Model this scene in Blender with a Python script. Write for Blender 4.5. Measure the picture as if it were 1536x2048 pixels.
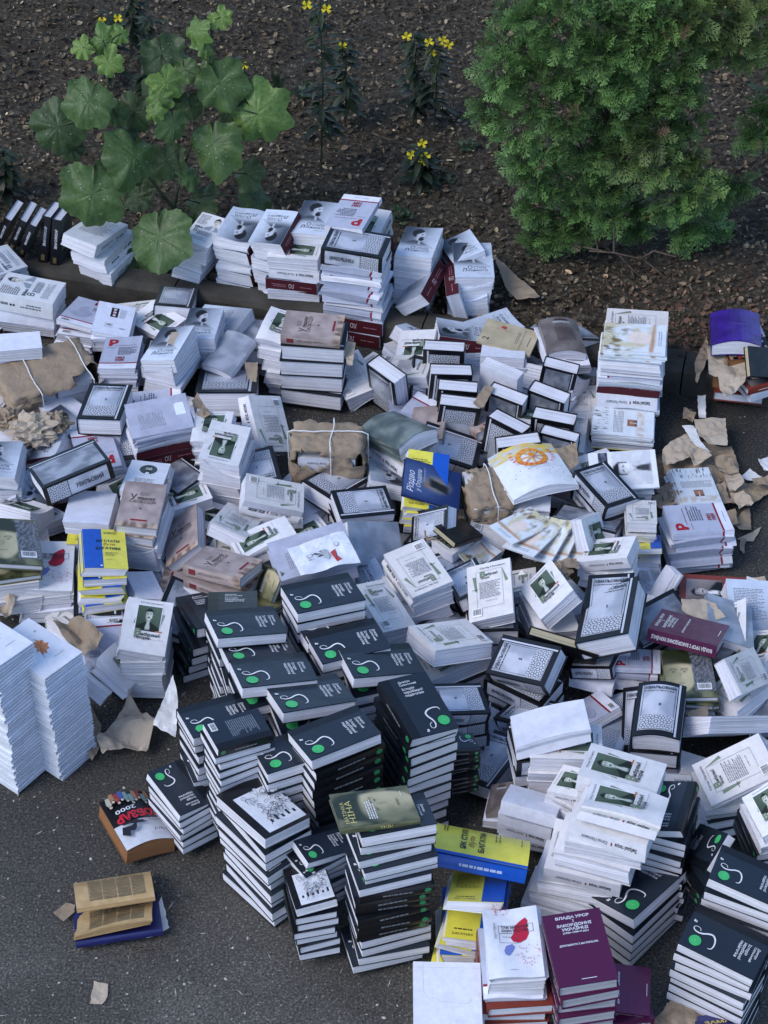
import bpy, bmesh, math, random
from mathutils import Vector, Matrix, Quaternion, Euler, noise
R = math.radians
for o in list(bpy.data.objects): bpy.data.objects.remove(o)
SC = bpy.context.scene
COL = SC.collection
# ------------------------------------------------------------------ camera, sky, sun, exposure
FPX, CAMZ, PITCH = 4000.0, 4.7, 42.0          # focal length in photo pixels (1536 wide), height, downward pitch
cam = bpy.data.cameras.new('camera'); cam.sensor_fit = 'HORIZONTAL'; cam.sensor_width = 36; cam.lens = FPX/1536*36
cam.clip_start = .1; cam.clip_end = 500
co = bpy.data.objects.new('camera', cam); COL.objects.link(co)
co.location = (0, 0, CAMZ); co.rotation_euler = (R(90-PITCH), 0, 0); SC.camera = co
SUN_EL, SUN_AZ = 46, 238                      # a bright veiled sky, strongest from the left and a little behind the camera
world = bpy.data.worlds.new('World'); SC.world = world; world.use_nodes = True
nt = world.node_tree; bg = nt.nodes['Background']
sky = nt.nodes.new('ShaderNodeTexSky'); sky.sky_type = 'NISHITA'; sky.sun_disc = False
sky.sun_elevation = R(SUN_EL); sky.sun_rotation = R(SUN_AZ); sky.air_density = 1.0; sky.dust_density = .8; sky.ozone_density = 3.5
nt.links.new(sky.outputs[0], bg.inputs[0]); bg.inputs[1].default_value = .13
sl = bpy.data.lights.new('sun', 'SUN'); sl.energy = 1.0; sl.angle = R(28); sl.color = (1, .95, .9)
so = bpy.data.objects.new('sun', sl); COL.objects.link(so)
az, el = R(SUN_AZ), R(SUN_EL)
to_sun = Vector((math.sin(az)*math.cos(el), math.cos(az)*math.cos(el), math.sin(el)))
so.rotation_euler = (-to_sun).to_track_quat('-Z', 'Y').to_euler()
vs = SC.view_settings; vs.view_transform = 'Standard'; vs.look = 'None'; vs.gamma = 1; vs.exposure = 0.88
# ------------------------------------------------------------------ helpers
FW = Vector((0, math.cos(R(PITCH)), -math.sin(R(PITCH)))); UPV = Vector((0, math.sin(R(PITCH)), math.cos(R(PITCH)))); RT = Vector((1, 0, 0)); CP = Vector((0, 0, CAMZ))
def ray(u, v): return FW+RT*((u-768)/FPX)+UPV*((1024-v)/FPX)
def atz(u, v, z):
    d = ray(u, v); return CP+d*((z-CAMZ)/d.z)
def aty(u, v, y):
    d = ray(u, v); return CP+d*(y/d.y)
def lin(c):
    return tuple(((x/255)/12.92 if x/255 <= .04045 else ((x/255+.055)/1.055)**2.4) for x in c)
def sm(a, b, x):
    if a == b: return 0. if x < a else 1.
    t = max(0., min(1., (x-a)/(b-a))); return t*t*(3-2*t)
def mix(a, b, t): return tuple(x+(y-x)*t for x, y in zip(a, b))
def tag(o, label=None, cat=None, group=None, kind=None):
    if label: o['label'] = label
    if cat: o['category'] = cat
    if group: o['group'] = group
    if kind: o['kind'] = kind
    return o
def link(name, data, parent=None):
    o = bpy.data.objects.new(name, data); COL.objects.link(o)
    if parent: o.parent = parent
    return o
def empty(name, loc): 
    o = bpy.data.objects.new(name, None); COL.objects.link(o); o.location = loc; o.empty_display_size = .05; return o
class MB:
    """collects faces with a colour per corner"""
    def __init__(s): s.v = []; s.f = []; s.c = []; s.m = []
    def vert(s, p): s.v.append(tuple(p)); return len(s.v)-1
    def face(s, idx, col, m=0):
        s.f.append(tuple(idx)); s.m.append(m)
        s.c.append([col]*len(idx) if not isinstance(col, list) else col)
    def poly(s, pts, col, m=0): s.face([s.vert(p) for p in pts], col, m)
    def build(s, name, mats, smooth=False):
        me = bpy.data.meshes.new(name); me.from_pydata(s.v, [], s.f)
        for m in mats: me.materials.append(m)
        me.polygons.foreach_set('material_index', s.m)
        a = me.color_attributes.new('Col', 'FLOAT_COLOR', 'CORNER')
        flat = []
        for cs in s.c:
            for c in cs: flat.extend((c[0], c[1], c[2], 1.))
        a.data.foreach_set('color', flat)
        if smooth: me.polygons.foreach_set('use_smooth', [True]*len(s.f))
        me.update(); return me
    def tube(s, pts, r, col, n=6, m=0):
        pts = [Vector(p) for p in pts]; rings = []
        for i, p in enumerate(pts):
            d = (pts[min(i+1, len(pts)-1)]-pts[max(i-1, 0)]).normalized()
            a = d.orthogonal().normalized(); b = d.cross(a); rr = r[i] if isinstance(r, list) else r
            rings.append([s.vert(p+(a*math.cos(t)+b*math.sin(t))*rr) for t in [2*math.pi*k/n for k in range(n)]])
        for i in range(len(rings)-1):
            # keep rings from twisting: match nearest vertex
            A, B = rings[i], rings[i+1]; k0 = min(range(n), key=lambda k: (Vector(s.v[B[k]])-Vector(s.v[A[0]])).length_squared)
            B = B[k0:]+B[:k0]; rings[i+1] = B
            for k in range(n): s.face((A[k], A[(k+1) % n], B[(k+1) % n], B[k]), col, m)
        s.face(rings[0][::-1], col, m); s.face(rings[-1], col, m)
# ------------------------------------------------------------------ materials
def newmat(name):
    m = bpy.data.materials.new(name); m.use_nodes = True; n = m.node_tree.nodes; l = m.node_tree.links
    return m, n, l, n['Principled BSDF']
def N(n, t, **k):
    x = n.new(t)
    for a, b in k.items(): setattr(x, a, b)
    return x
def ramp(n, stops):
    r = n.new('ShaderNodeValToRGB'); e = r.color_ramp.elements
    e[0].position, e[0].color = stops[0][0], (*stops[0][1], 1); e[1].position, e[1].color = stops[1][0], (*stops[1][1], 1)
    for p, c in stops[2:]: x = e.new(p); x.color = (*c, 1)
    return r
def printed(name, rough, spec=.5, wear=.12, metal=0., coat=0., bump=.0006):
    """printed paper or board: the artwork comes from the Col attribute, with smudges, faint stains and slight waviness"""
    m, n, l, b = newmat(name)
    at = N(n, 'ShaderNodeAttribute', attribute_name='Col'); tc = N(n, 'ShaderNodeTexCoord'); oi = N(n, 'ShaderNodeObjectInfo')
    ad = N(n, 'ShaderNodeVectorMath', operation='ADD'); l.new(tc.outputs['Object'], ad.inputs[0]); l.new(oi.outputs['Location'], ad.inputs[1])
    nz = N(n, 'ShaderNodeTexNoise'); nz.inputs['Scale'].default_value = 34; nz.inputs['Detail'].default_value = 8; nz.inputs['Roughness'].default_value = .65; l.new(ad.outputs[0], nz.inputs['Vector'])
    mr = N(n, 'ShaderNodeMapRange'); mr.inputs[1].default_value = .35; mr.inputs[2].default_value = .75; mr.inputs[3].default_value = 1+wear*.3; mr.inputs[4].default_value = 1-wear
    l.new(nz.outputs[0], mr.inputs[0])
    rv = N(n, 'ShaderNodeMapRange'); rv.inputs[3].default_value = .9; rv.inputs[4].default_value = 1.06; l.new(oi.outputs['Random'], rv.inputs[0])
    mu = N(n, 'ShaderNodeMath', operation='MULTIPLY'); l.new(mr.outputs[0], mu.inputs[0]); l.new(rv.outputs[0], mu.inputs[1])
    vm = N(n, 'ShaderNodeVectorMath', operation='SCALE'); l.new(at.outputs['Color'], vm.inputs[0]); l.new(mu.outputs[0], vm.inputs['Scale'])
    l.new(vm.outputs[0], b.inputs['Base Color'])
    rr = N(n, 'ShaderNodeMapRange'); rr.inputs[3].default_value = rough*.75; rr.inputs[4].default_value = min(1, rough*1.3); l.new(nz.outputs[0], rr.inputs[0]); l.new(rr.outputs[0], b.inputs['Roughness'])
    b.inputs['Specular IOR Level'].default_value = spec; b.inputs['Metallic'].default_value = metal; b.inputs['Coat Weight'].default_value = coat; b.inputs['Coat Roughness'].default_value = .15
    n2 = N(n, 'ShaderNodeTexNoise'); n2.inputs['Scale'].default_value = 14; n2.inputs['Detail'].default_value = 3; l.new(ad.outputs[0], n2.inputs['Vector'])
    bp = N(n, 'ShaderNodeBump'); bp.inputs['Distance'].default_value = bump*8; bp.inputs['Strength'].default_value = .6; l.new(n2.outputs[0], bp.inputs['Height']); l.new(bp.outputs[0], b.inputs['Normal'])
    return m
GLOSS = printed('laminated_cover', .3, .45, .16, coat=.1)
MATTE = printed('uncoated_cover', .6, .3, .15)
SILVER = printed('silver_foil_cover', .33, .6, .12, metal=.15)
FOIL = printed('burgundy_foil_cover', .3, .6, .1, metal=.35, coat=.2)
def pagemat():
    m, n, l, b = newmat('page_edges')
    tc = N(n, 'ShaderNodeTexCoord'); oi = N(n, 'ShaderNodeObjectInfo'); mp = N(n, 'ShaderNodeMapping'); mp.inputs['Scale'].default_value = (4, 4, 520)
    l.new(tc.outputs['Object'], mp.inputs[0]); nz = N(n, 'ShaderNodeTexNoise'); nz.inputs['Scale'].default_value = 1.; nz.inputs['Detail'].default_value = 3; l.new(mp.outputs[0], nz.inputs['Vector'])
    at = N(n, 'ShaderNodeAttribute', attribute_name='Col')
    mr = N(n, 'ShaderNodeMapRange'); mr.inputs[1].default_value = .3; mr.inputs[2].default_value = .7; mr.inputs[3].default_value = .7; mr.inputs[4].default_value = 1.1; l.new(nz.outputs[0], mr.inputs[0])
    n3 = N(n, 'ShaderNodeTexNoise'); n3.inputs['Scale'].default_value = 17; n3.inputs['Detail'].default_value = 5
    ad = N(n, 'ShaderNodeVectorMath', operation='ADD'); l.new(tc.outputs['Object'], ad.inputs[0]); l.new(oi.outputs['Location'], ad.inputs[1]); l.new(ad.outputs[0], n3.inputs['Vector'])
    m3 = N(n, 'ShaderNodeMapRange'); m3.inputs[1].default_value = .4; m3.inputs[2].default_value = .8; m3.inputs[3].default_value = 1.; m3.inputs[4].default_value = .86; l.new(n3.outputs[0], m3.inputs[0])
    mm = N(n, 'ShaderNodeMath', operation='MULTIPLY'); l.new(mr.outputs[0], mm.inputs[0]); l.new(m3.outputs[0], mm.inputs[1])
    vm = N(n, 'ShaderNodeVectorMath', operation='SCALE'); l.new(at.outputs['Color'], vm.inputs[0]); l.new(mm.outputs[0], vm.inputs['Scale']); l.new(vm.outputs[0], b.inputs['Base Color'])
    b.inputs['Roughness'].default_value = .85; b.inputs['Specular IOR Level'].default_value = .15
    bp = N(n, 'ShaderNodeBump'); bp.inputs['Distance'].default_value = .0012; bp.inputs['Strength'].default_value = .5; l.new(nz.outputs[0], bp.inputs['Height']); l.new(bp.outputs[0], b.inputs['Normal'])
    return m
PAGE = pagemat()
def noisy(name, stops, scale, detail=8, rough=.9, bump=.003, bscale=None, obj=True, attr=False):
    m, n, l, b = newmat(name); tc = N(n, 'ShaderNodeTexCoord'); nz = N(n, 'ShaderNodeTexNoise'); nz.inputs['Scale'].default_value = scale; nz.inputs['Detail'].default_value = detail
    l.new(tc.outputs['Object'], nz.inputs['Vector']); r = ramp(n, stops); l.new(nz.outputs[0], r.inputs[0])
    if attr:
        at = N(n, 'ShaderNodeAttribute', attribute_name='Col'); mx = N(n, 'ShaderNodeMix', data_type='RGBA', blend_type='MULTIPLY'); mx.inputs[0].default_value = 1
        l.new(r.outputs[0], mx.inputs[6]); l.new(at.outputs['Color'], mx.inputs[7]); l.new(mx.outputs[2], b.inputs['Base Color'])
    else: l.new(r.outputs[0], b.inputs['Base Color'])
    b.inputs['Roughness'].default_value = rough; b.inputs['Specular IOR Level'].default_value = .25
    n2 = N(n, 'ShaderNodeTexNoise'); n2.inputs['Scale'].default_value = bscale or scale*2; n2.inputs['Detail'].default_value = 6; l.new(tc.outputs['Object'], n2.inputs['Vector'])
    bp = N(n, 'ShaderNodeBump'); bp.inputs['Distance'].default_value = bump; bp.inputs['Strength'].default_value = .8; l.new(n2.outputs[0], bp.inputs['Height']); l.new(bp.outputs[0], b.inputs['Normal'])
    return m
def kraft(name, c0, c1):
    m = noisy(name, [(.25, c0), (.75, c1)], 5, 9, .82, .0012, 90); n, l = m.node_tree.nodes, m.node_tree.links; b = n['Principled BSDF']; tc = [x for x in n if x.type == 'TEX_COORD'][0]
    nz = N(n, 'ShaderNodeTexNoise'); nz.inputs['Scale'].default_value = 11; nz.inputs['Detail'].default_value = 3; l.new(tc.outputs['Object'], nz.inputs['Vector'])
    mx = N(n, 'ShaderNodeMix', data_type='VECTOR'); mx.inputs[0].default_value = .12; l.new(tc.outputs['Object'], mx.inputs[4]); l.new(nz.outputs['Color'], mx.inputs[5])
    v = N(n, 'ShaderNodeTexVoronoi'); v.inputs['Scale'].default_value = 26; l.new(mx.outputs[1], v.inputs['Vector'])        # a net of sharp little creases
    old = [x for x in n if x.type == 'BUMP'][0]; bp = N(n, 'ShaderNodeBump'); bp.inputs['Distance'].default_value = .006; bp.inputs['Strength'].default_value = .7; l.new(v.outputs['Distance'], bp.inputs['Height']); l.new(old.outputs[0], bp.inputs['Normal']); l.new(bp.outputs[0], b.inputs['Normal'])
    return m
KRAFT = kraft('kraft_paper', (.27, .205, .145), (.34, .265, .19)); KRAFTP = kraft('pale_kraft_paper', (.39, .32, .245), (.48, .40, .315))
TANPAPER = noisy('white_scrap_paper', [(.3, (.62, .61, .6)), (.7, (.76, .75, .75))], 12, 6, .8, .001, 30)
STRING = noisy('white_string', [(.3, (.6, .6, .6)), (.7, (.78, .78, .78))], 60, 4, .8, .001)
def asphalt():
    m, n, l, b = newmat('asphalt'); tc = N(n, 'ShaderNodeTexCoord')
    v = N(n, 'ShaderNodeTexVoronoi'); v.inputs['Scale'].default_value = 150; l.new(tc.outputs['Object'], v.inputs['Vector'])
    n1 = N(n, 'ShaderNodeTexNoise'); n1.inputs['Scale'].default_value = 1.3; n1.inputs['Detail'].default_value = 10; n1.inputs['Roughness'].default_value = .65; l.new(tc.outputs['Object'], n1.inputs['Vector'])
    n2 = N(n, 'ShaderNodeTexNoise'); n2.inputs['Scale'].default_value = 150; n2.inputs['Detail'].default_value = 6; n2.inputs['Roughness'].default_value = .62; l.new(tc.outputs['Object'], n2.inputs['Vector'])
    r1 = ramp(n, [(.3, (.054, .052, .047)), (.68, (.15, .144, .132))]); l.new(n1.outputs[0], r1.inputs[0])
    r2 = ramp(n, [(.36, (.4, .4, .4)), (.58, (1.1, 1.1, 1.1)), (.7, (3.2, 3.1, 2.9))]); l.new(n2.outputs[0], r2.inputs[0])
    mx = N(n, 'ShaderNodeMix', data_type='RGBA', blend_type='MULTIPLY'); mx.inputs[0].default_value = 1; l.new(r1.outputs[0], mx.inputs[6]); l.new(r2.outputs[0], mx.inputs[7])
    r3 = ramp(n, [(.0, (.65, .65, .67)), (1., (1.35, 1.3, 1.25))]); l.new(v.outputs['Color'], r3.inputs[0])
    m2 = N(n, 'ShaderNodeMix', data_type='RGBA', blend_type='MULTIPLY'); m2.inputs[0].default_value = 1; l.new(mx.outputs[2], m2.inputs[6]); l.new(r3.outputs[0], m2.inputs[7]); # asphalt colour scaled darker on the kerb side of a ragged, noise-broken edge
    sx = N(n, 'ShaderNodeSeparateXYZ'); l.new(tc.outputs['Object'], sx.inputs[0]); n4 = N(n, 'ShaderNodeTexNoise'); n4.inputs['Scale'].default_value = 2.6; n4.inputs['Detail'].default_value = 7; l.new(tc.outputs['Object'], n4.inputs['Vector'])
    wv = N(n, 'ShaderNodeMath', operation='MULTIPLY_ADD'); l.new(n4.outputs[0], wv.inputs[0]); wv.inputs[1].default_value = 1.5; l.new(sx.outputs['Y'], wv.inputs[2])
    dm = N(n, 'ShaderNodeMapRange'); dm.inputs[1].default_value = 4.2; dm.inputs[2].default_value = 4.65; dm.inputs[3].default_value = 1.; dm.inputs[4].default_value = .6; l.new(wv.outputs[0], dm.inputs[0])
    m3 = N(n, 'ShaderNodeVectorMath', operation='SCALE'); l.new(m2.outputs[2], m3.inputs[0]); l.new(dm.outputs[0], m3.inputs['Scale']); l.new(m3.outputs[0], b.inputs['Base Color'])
    b.inputs['Roughness'].default_value = .85; b.inputs['Specular IOR Level'].default_value = .3
    bp = N(n, 'ShaderNodeBump'); bp.inputs['Distance'].default_value = .004; l.new(n2.outputs[0], bp.inputs['Height']); l.new(bp.outputs[0], b.inputs['Normal'])
    return m
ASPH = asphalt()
SOIL = noisy('soil', [(.32, (.018, .015, .010)), (.58, (.062, .051, .036)), (.72, (.14, .12, .09))], 45, 10, .95, .02, 60)
KERBM = noisy('kerb_concrete', [(.3, (.032, .029, .024)), (.7, (.078, .073, .062))], 7, 10, .9, .004, 60)
CHIP = noisy('litter', [(.3, (.7, .7, .7)), (.7, (1.15, 1.15, 1.15))], 60, 4, .9, .001, attr=True)
def leafmat(name, rough=.45, trans=.25):
    m, n, l, b = newmat(name); at = N(n, 'ShaderNodeAttribute', attribute_name='Col'); tc = N(n, 'ShaderNodeTexCoord'); oi = N(n, 'ShaderNodeObjectInfo')
    nz = N(n, 'ShaderNodeTexNoise'); nz.inputs['Scale'].default_value = 18; nz.inputs['Detail'].default_value = 5; l.new(tc.outputs['Object'], nz.inputs['Vector'])
    mr = N(n, 'ShaderNodeMapRange'); mr.inputs[1].default_value = .3; mr.inputs[2].default_value = .7; mr.inputs[3].default_value = .72; mr.inputs[4].default_value = 1.25; l.new(nz.outputs[0], mr.inputs[0])
    vm = N(n, 'ShaderNodeVectorMath', operation='SCALE'); l.new(at.outputs['Color'], vm.inputs[0]); l.new(mr.outputs[0], vm.inputs['Scale']); l.new(vm.outputs[0], b.inputs['Base Color'])
    b.inputs['Roughness'].default_value = rough; b.inputs['Specular IOR Level'].default_value = .35
    b.inputs['Subsurface Weight'].default_value = 0
    tr = N(n, 'ShaderNodeBsdfTranslucent'); l.new(vm.outputs[0], tr.inputs[0]); ms = N(n, 'ShaderNodeMixShader'); ms.inputs[0].default_value = trans
    l.new(b.outputs[0], ms.inputs[1]); l.new(tr.outputs[0], ms.inputs[2]); l.new(ms.outputs[0], n['Material Output'].inputs[0])
    return m
LEAF = leafmat('broad_leaf'); NEEDLE = leafmat('conifer_scale_leaf', .55, .15); PETAL = leafmat('petal', .5, .3); BARK = noisy('bark', [(.3, (.05, .035, .025)), (.7, (.16, .12, .09))], 30, 8)
# ------------------------------------------------------------------ lettering and artwork on covers
_tc = {}
def letters(s, bold=0., shear=0.):
    k = (s, bold, shear)
    if k not in _tc:
        c = bpy.data.curves.new('lettering', 'FONT'); c.body = s; c.resolution_u = 2; c.offset = bold; c.shear = shear
        o = bpy.data.objects.new('lettering', c); COL.objects.link(o)
        me = o.evaluated_get(bpy.context.evaluated_depsgraph_get()).to_mesh()
        _tc[k] = ([(v.co.x, v.co.y) for v in me.vertices], [tuple(p.vertices) for p in me.polygons])
        bpy.data.objects.remove(o); bpy.data.curves.remove(c)
    return _tc[k]
class Canvas:
    """a flat printed side of a book; fn maps (u, v, layer) to the book's own space"""
    def __init__(s, mb, fn, w, h, cell=.03): s.mb, s.fn, s.w, s.h, s.n, s.cell = mb, fn, w, h, 0, cell
    def lay(s): s.n += 1; return s.n
    def poly(s, pts, c, L=None):
        L = L or s.lay()
        if len(pts) == 4 and s.cell < .03:             # long pieces are cut finer so that they follow a bent cover
            a, b, c_, d = pts; nx = max(1, math.ceil(max(math.dist(a, b), math.dist(d, c_))/s.cell)); ny = max(1, math.ceil(max(math.dist(a, d), math.dist(b, c_))/s.cell))
            if nx*ny > 1:
                def at_(i, j):
                    t, q = i/nx, j/ny; return [(a[k]*(1-t)+b[k]*t)*(1-q)+(d[k]*(1-t)+c_[k]*t)*q for k in (0, 1)]
                g = [[s.mb.vert(s.fn(*at_(i, j), L)) for i in range(nx+1)] for j in range(ny+1)]
                for j in range(ny):
                    for i in range(nx): s.mb.face((g[j][i], g[j][i+1], g[j+1][i+1], g[j+1][i]), c)
                return
        s.mb.face([s.mb.vert(s.fn(u, v, L)) for u, v in pts], c)
    def rect(s, x0, y0, x1, y1, c, L=None):
        L = L or s.lay(); nx = max(1, math.ceil(abs(x1-x0)/s.cell)); ny = max(1, math.ceil(abs(y1-y0)/max(.016, s.cell)))
        g = [[s.mb.vert(s.fn(x0+(x1-x0)*i/nx, y0+(y1-y0)*j/ny, L)) for i in range(nx+1)] for j in range(ny+1)]
        for j in range(ny):
            for i in range(nx): s.mb.face((g[j][i], g[j][i+1], g[j+1][i+1], g[j+1][i]), c)
    def frame(s, x0, y0, x1, y1, t, c):
        L = s.lay()
        s.rect(x0, y0, x1, y0+t, c, L); s.rect(x0, y1-t, x1, y1, c, L); s.rect(x0, y0+t, x0+t, y1-t, c, L); s.rect(x1-t, y0+t, x1, y1-t, c, L)
    def ell(s, x, y, rx, ry, c, n=28, L=None):
        L = L or s.lay(); nr = 1 if max(rx, ry) < .005 else 3; o = s.mb.vert(s.fn(x, y, L)); prev = None
        for j in range(1, nr+1):
            row = [s.mb.vert(s.fn(x+rx*j/nr*math.cos(2*math.pi*k/n), y+ry*j/nr*math.sin(2*math.pi*k/n), L)) for k in range(n)]
            for k in range(n):
                k2 = (k+1) % n
                s.mb.face((o, row[k], row[k2]) if prev is None else (prev[k], row[k], row[k2], prev[k2]), c)
            prev = row
    def text(s, t, x, y, h, c, w=None, bold=0., shear=0., rot=0., L=None, align='l'):
        vs_, fs = letters(t, bold, shear)
        if not vs_: return
        k = h/.7; kx = k; x0 = min(v[0] for v in vs_); x1 = max(v[0] for v in vs_)
        if w: kx = w/(x1-x0)
        off = {'l': x0, 'c': (x0+x1)/2, 'r': x1}[align]
        L = L or s.lay(); ca, sa = math.cos(R(rot)), math.sin(R(rot)); ids = []
        for a, b in vs_:
            a = (a-off)*kx; b = b*k; ids.append(s.mb.vert(s.fn(x+a*ca-b*sa, y+a*sa+b*ca, L)))
        for f in fs: s.mb.face([ids[i] for i in f], c)
    def strip(s, pts, wd, c):
        L = s.lay(); n = len(pts); l, r = [], []
        for i in range(n):
            a, b = pts[max(i-1, 0)], pts[min(i+1, n-1)]; dx, dy = b[0]-a[0], b[1]-a[1]; d = math.hypot(dx, dy) or 1; w = wd[i] if isinstance(wd, list) else wd
            l.append(s.mb.vert(s.fn(pts[i][0]-dy/d*w/2, pts[i][1]+dx/d*w/2, L))); r.append(s.mb.vert(s.fn(pts[i][0]+dy/d*w/2, pts[i][1]-dx/d*w/2, L)))
        for i in range(n-1): s.mb.face((r[i], r[i+1], l[i+1], l[i]), c)
    def greek(s, x0, y0, x1, y1, n, c, seed=1, fill=.55, rag=.3):
        """lines of print too small to read: rows of word-sized dashes"""
        rd = random.Random(seed); L = s.lay(); st = (y1-y0)/n
        for i in range(n):
            y = y1-(i+1)*st+st*(1-fill)/2; x = x0; end = x1-(x1-x0)*rag*rd.random()*(rd.random() < .5 or i == n-1)
            while x < end-.002:
                w = min(rd.uniform(.004, .013), end-x); s.poly([(x, y), (x+w, y), (x+w, y+st*fill), (x, y+st*fill)], c, L); x += w+.0022
    def picture(s, x0, y0, x1, y1, fn, nx=24, ny=32):
        L = s.lay(); g = [[s.mb.vert(s.fn(x0+(x1-x0)*i/nx, y0+(y1-y0)*j/ny, L)) for i in range(nx+1)] for j in range(ny+1)]
        cc = [[fn(i/nx, j/ny) for i in range(nx+1)] for j in range(ny+1)]
        for j in range(ny):
            for i in range(nx): s.mb.face((g[j][i], g[j][i+1], g[j+1][i+1], g[j+1][i]), [cc[j][i], cc[j][i+1], cc[j+1][i+1], cc[j+1][i]])
    def barcode(s, x, y, w, h, seed=3):
        rd = random.Random(seed); s.rect(x, y, x+w, y+h, lin((236, 236, 238))); L = s.lay(); q = x+w*.08
        while q < x+w*.92:
            b = rd.uniform(.0005, .0015); s.poly([(q, y+h*.2), (q+b, y+h*.2), (q+b, y+h*.9), (q, y+h*.9)], lin((30, 30, 34)), L); q += b+rd.uniform(.0006, .0016)
WHITE = lin((236, 236, 240)); INK = lin((34, 34, 40)); GREYT = lin((105, 106, 116)); PAPERC = (.775, .775, .84)
def fbm(u, v, sc, seed=0, o=4):
    return noise.fractal(Vector((u*sc+seed*7.3, v*sc+seed*3.1, seed)), 1., 2., o)*.5+.5
def portrait(bgd, skin, hair, coat, shirt, cx=.5, cy=.62, s=1., beard=0., look=0., must=0., bg2=None):
    """returns a colour function for a photographic head-and-shoulders picture"""
    def f(u, v):
        c = mix(bgd, bg2 or bgd, sm(.1, .9, u*.5+v*.5)); x = (u-cx)/s; y = (v-cy)/s
        sh = sm(.03, -.02, y+.27+.35*max(0, abs(x)-.12)**1.0*1.6)*sm(.52, .46, abs(x))
        c = mix(c, coat, sh)
        if y < -.1: c = mix(c, shirt, sm(.02, -.01, abs(x+look*.02)-.02-.30*max(0, -.19-y+.1)*.55)*sm(-.17, -.2, y)*sm(-.62, -.5, y))
        c = mix(c, mix(skin, (0, 0, 0), .35), sm(.085, .07, abs(x))*sm(-.25, -.22, y)*sm(-.05, -.1, y))
        hd = (x/.155)**2+((y-.03)/.205)**2
        hr = ((x+look*.03)/.18)**2+((y-.075)/.205)**2
        c = mix(c, hair, sm(1.1, .95, hr)*sm(-.06, .02, y+abs(x)*.2))
        fc = sm(1.05, .9, hd)*sm(.165, .13, y+.25*x*x)
        sk = mix(skin, mix(skin, (0, 0, 0), .55), sm(.02, -.16, x*(1 if look >= 0 else -1))*.7)
        for ex in (-.06, .06):
            sk = mix(sk, hair, sm(.05, .015, math.hypot((x-ex-look*.03)/1., (y-.045)/.6))*.8); sk = mix(sk, hair, sm(.018, .006, abs(y-.085-.1*abs(x)))*sm(.06, .03, abs(x-ex-look*.03))*.75)
        sk = mix(sk, mix(skin, (0, 0, 0), .5), sm(.02, .006, abs(x-look*.05))*sm(-.05, -.02, y)*sm(.05, .02, y)*.6)
        sk = mix(sk, hair, sm(.016, .006, abs(y+.095))*sm(.065, .04, abs(x-look*.03))*.7)
        if must: sk = mix(sk, hair, sm(.022, .008, abs(y+.065))*sm(.08, .05, abs(x-look*.03)))
        c = mix(c, sk, fc)
        if beard: c = mix(c, hair, sm(1.1, .8, ((x-look*.05)/.13)**2+((y+.18)/.12)**2))
        g = .92+.16*fbm(u, v, 9, 2)
        return tuple(max(0, q*g) for q in c)
    return f
def voronoi(x0, y0, x1, y1, pts):
    out = []
    for i, p in enumerate(pts):
        pg = [(x0, y0), (x1, y0), (x1, y1), (x0, y1)]
        for j, q in enumerate(pts):
            if i == j: continue
            d = math.hypot(p[0]-q[0], p[1]-q[1])
            if d > .05: continue
            mx, my, nx, ny = (p[0]+q[0])/2, (p[1]+q[1])/2, q[0]-p[0], q[1]-p[1]; new = []
            for k in range(len(pg)):
                a, b = pg[k], pg[(k+1) % len(pg)]; da = (a[0]-mx)*nx+(a[1]-my)*ny; db = (b[0]-mx)*nx+(b[1]-my)*ny
                if da <= 0: new.append(a)
                if (da < 0 < db) or (db < 0 < da): t = da/(da-db); new.append((a[0]+(b[0]-a[0])*t, a[1]+(b[1]-a[1])*t))
            pg = new
            if not pg: break
        if len(pg) > 2: out.append(pg)
    return out
def rosette(x0, y0, x1, y1, s=1.):
    cs = [((x0+x1)/2, (y0+y1)/2), (x0, y0), (x1, y0), (x0, y1), (x1, y1)]; pts = []
    for k, (a, b) in enumerate(cs):
        pts.append((a, b))
        for r, n, o in ((.0105, 10, 0), (.0185, 10, .5), (.0268, 20, .25)):
            for i in range(n):
                t = 2*math.pi*(i+o)/n; p = (a+r*s*math.cos(t), b+r*s*math.sin(t))
                if x0-.004 < p[0] < x1+.004 and y0-.004 < p[1] < y1+.004 and all(math.hypot(p[0]-q[0], p[1]-q[1]) > .0045*s for q in pts): pts.append(p)
    return voronoi(x0, y0, x1, y1, pts)
def ornament(cv, x0, y0, x1, y1, bgc, cell, s=1.):
    cv.rect(x0, y0, x1, y1, bgc); L = cv.lay()
    for pg in rosette(x0, y0, x1, y1, s):
        gx = sum(p[0] for p in pg)/len(pg); gy = sum(p[1] for p in pg)/len(pg); q = [(gx+(p[0]-gx)*.82, gy+(p[1]-gy)*.82) for p in pg]
        cv.poly(q, cell, L)
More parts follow.
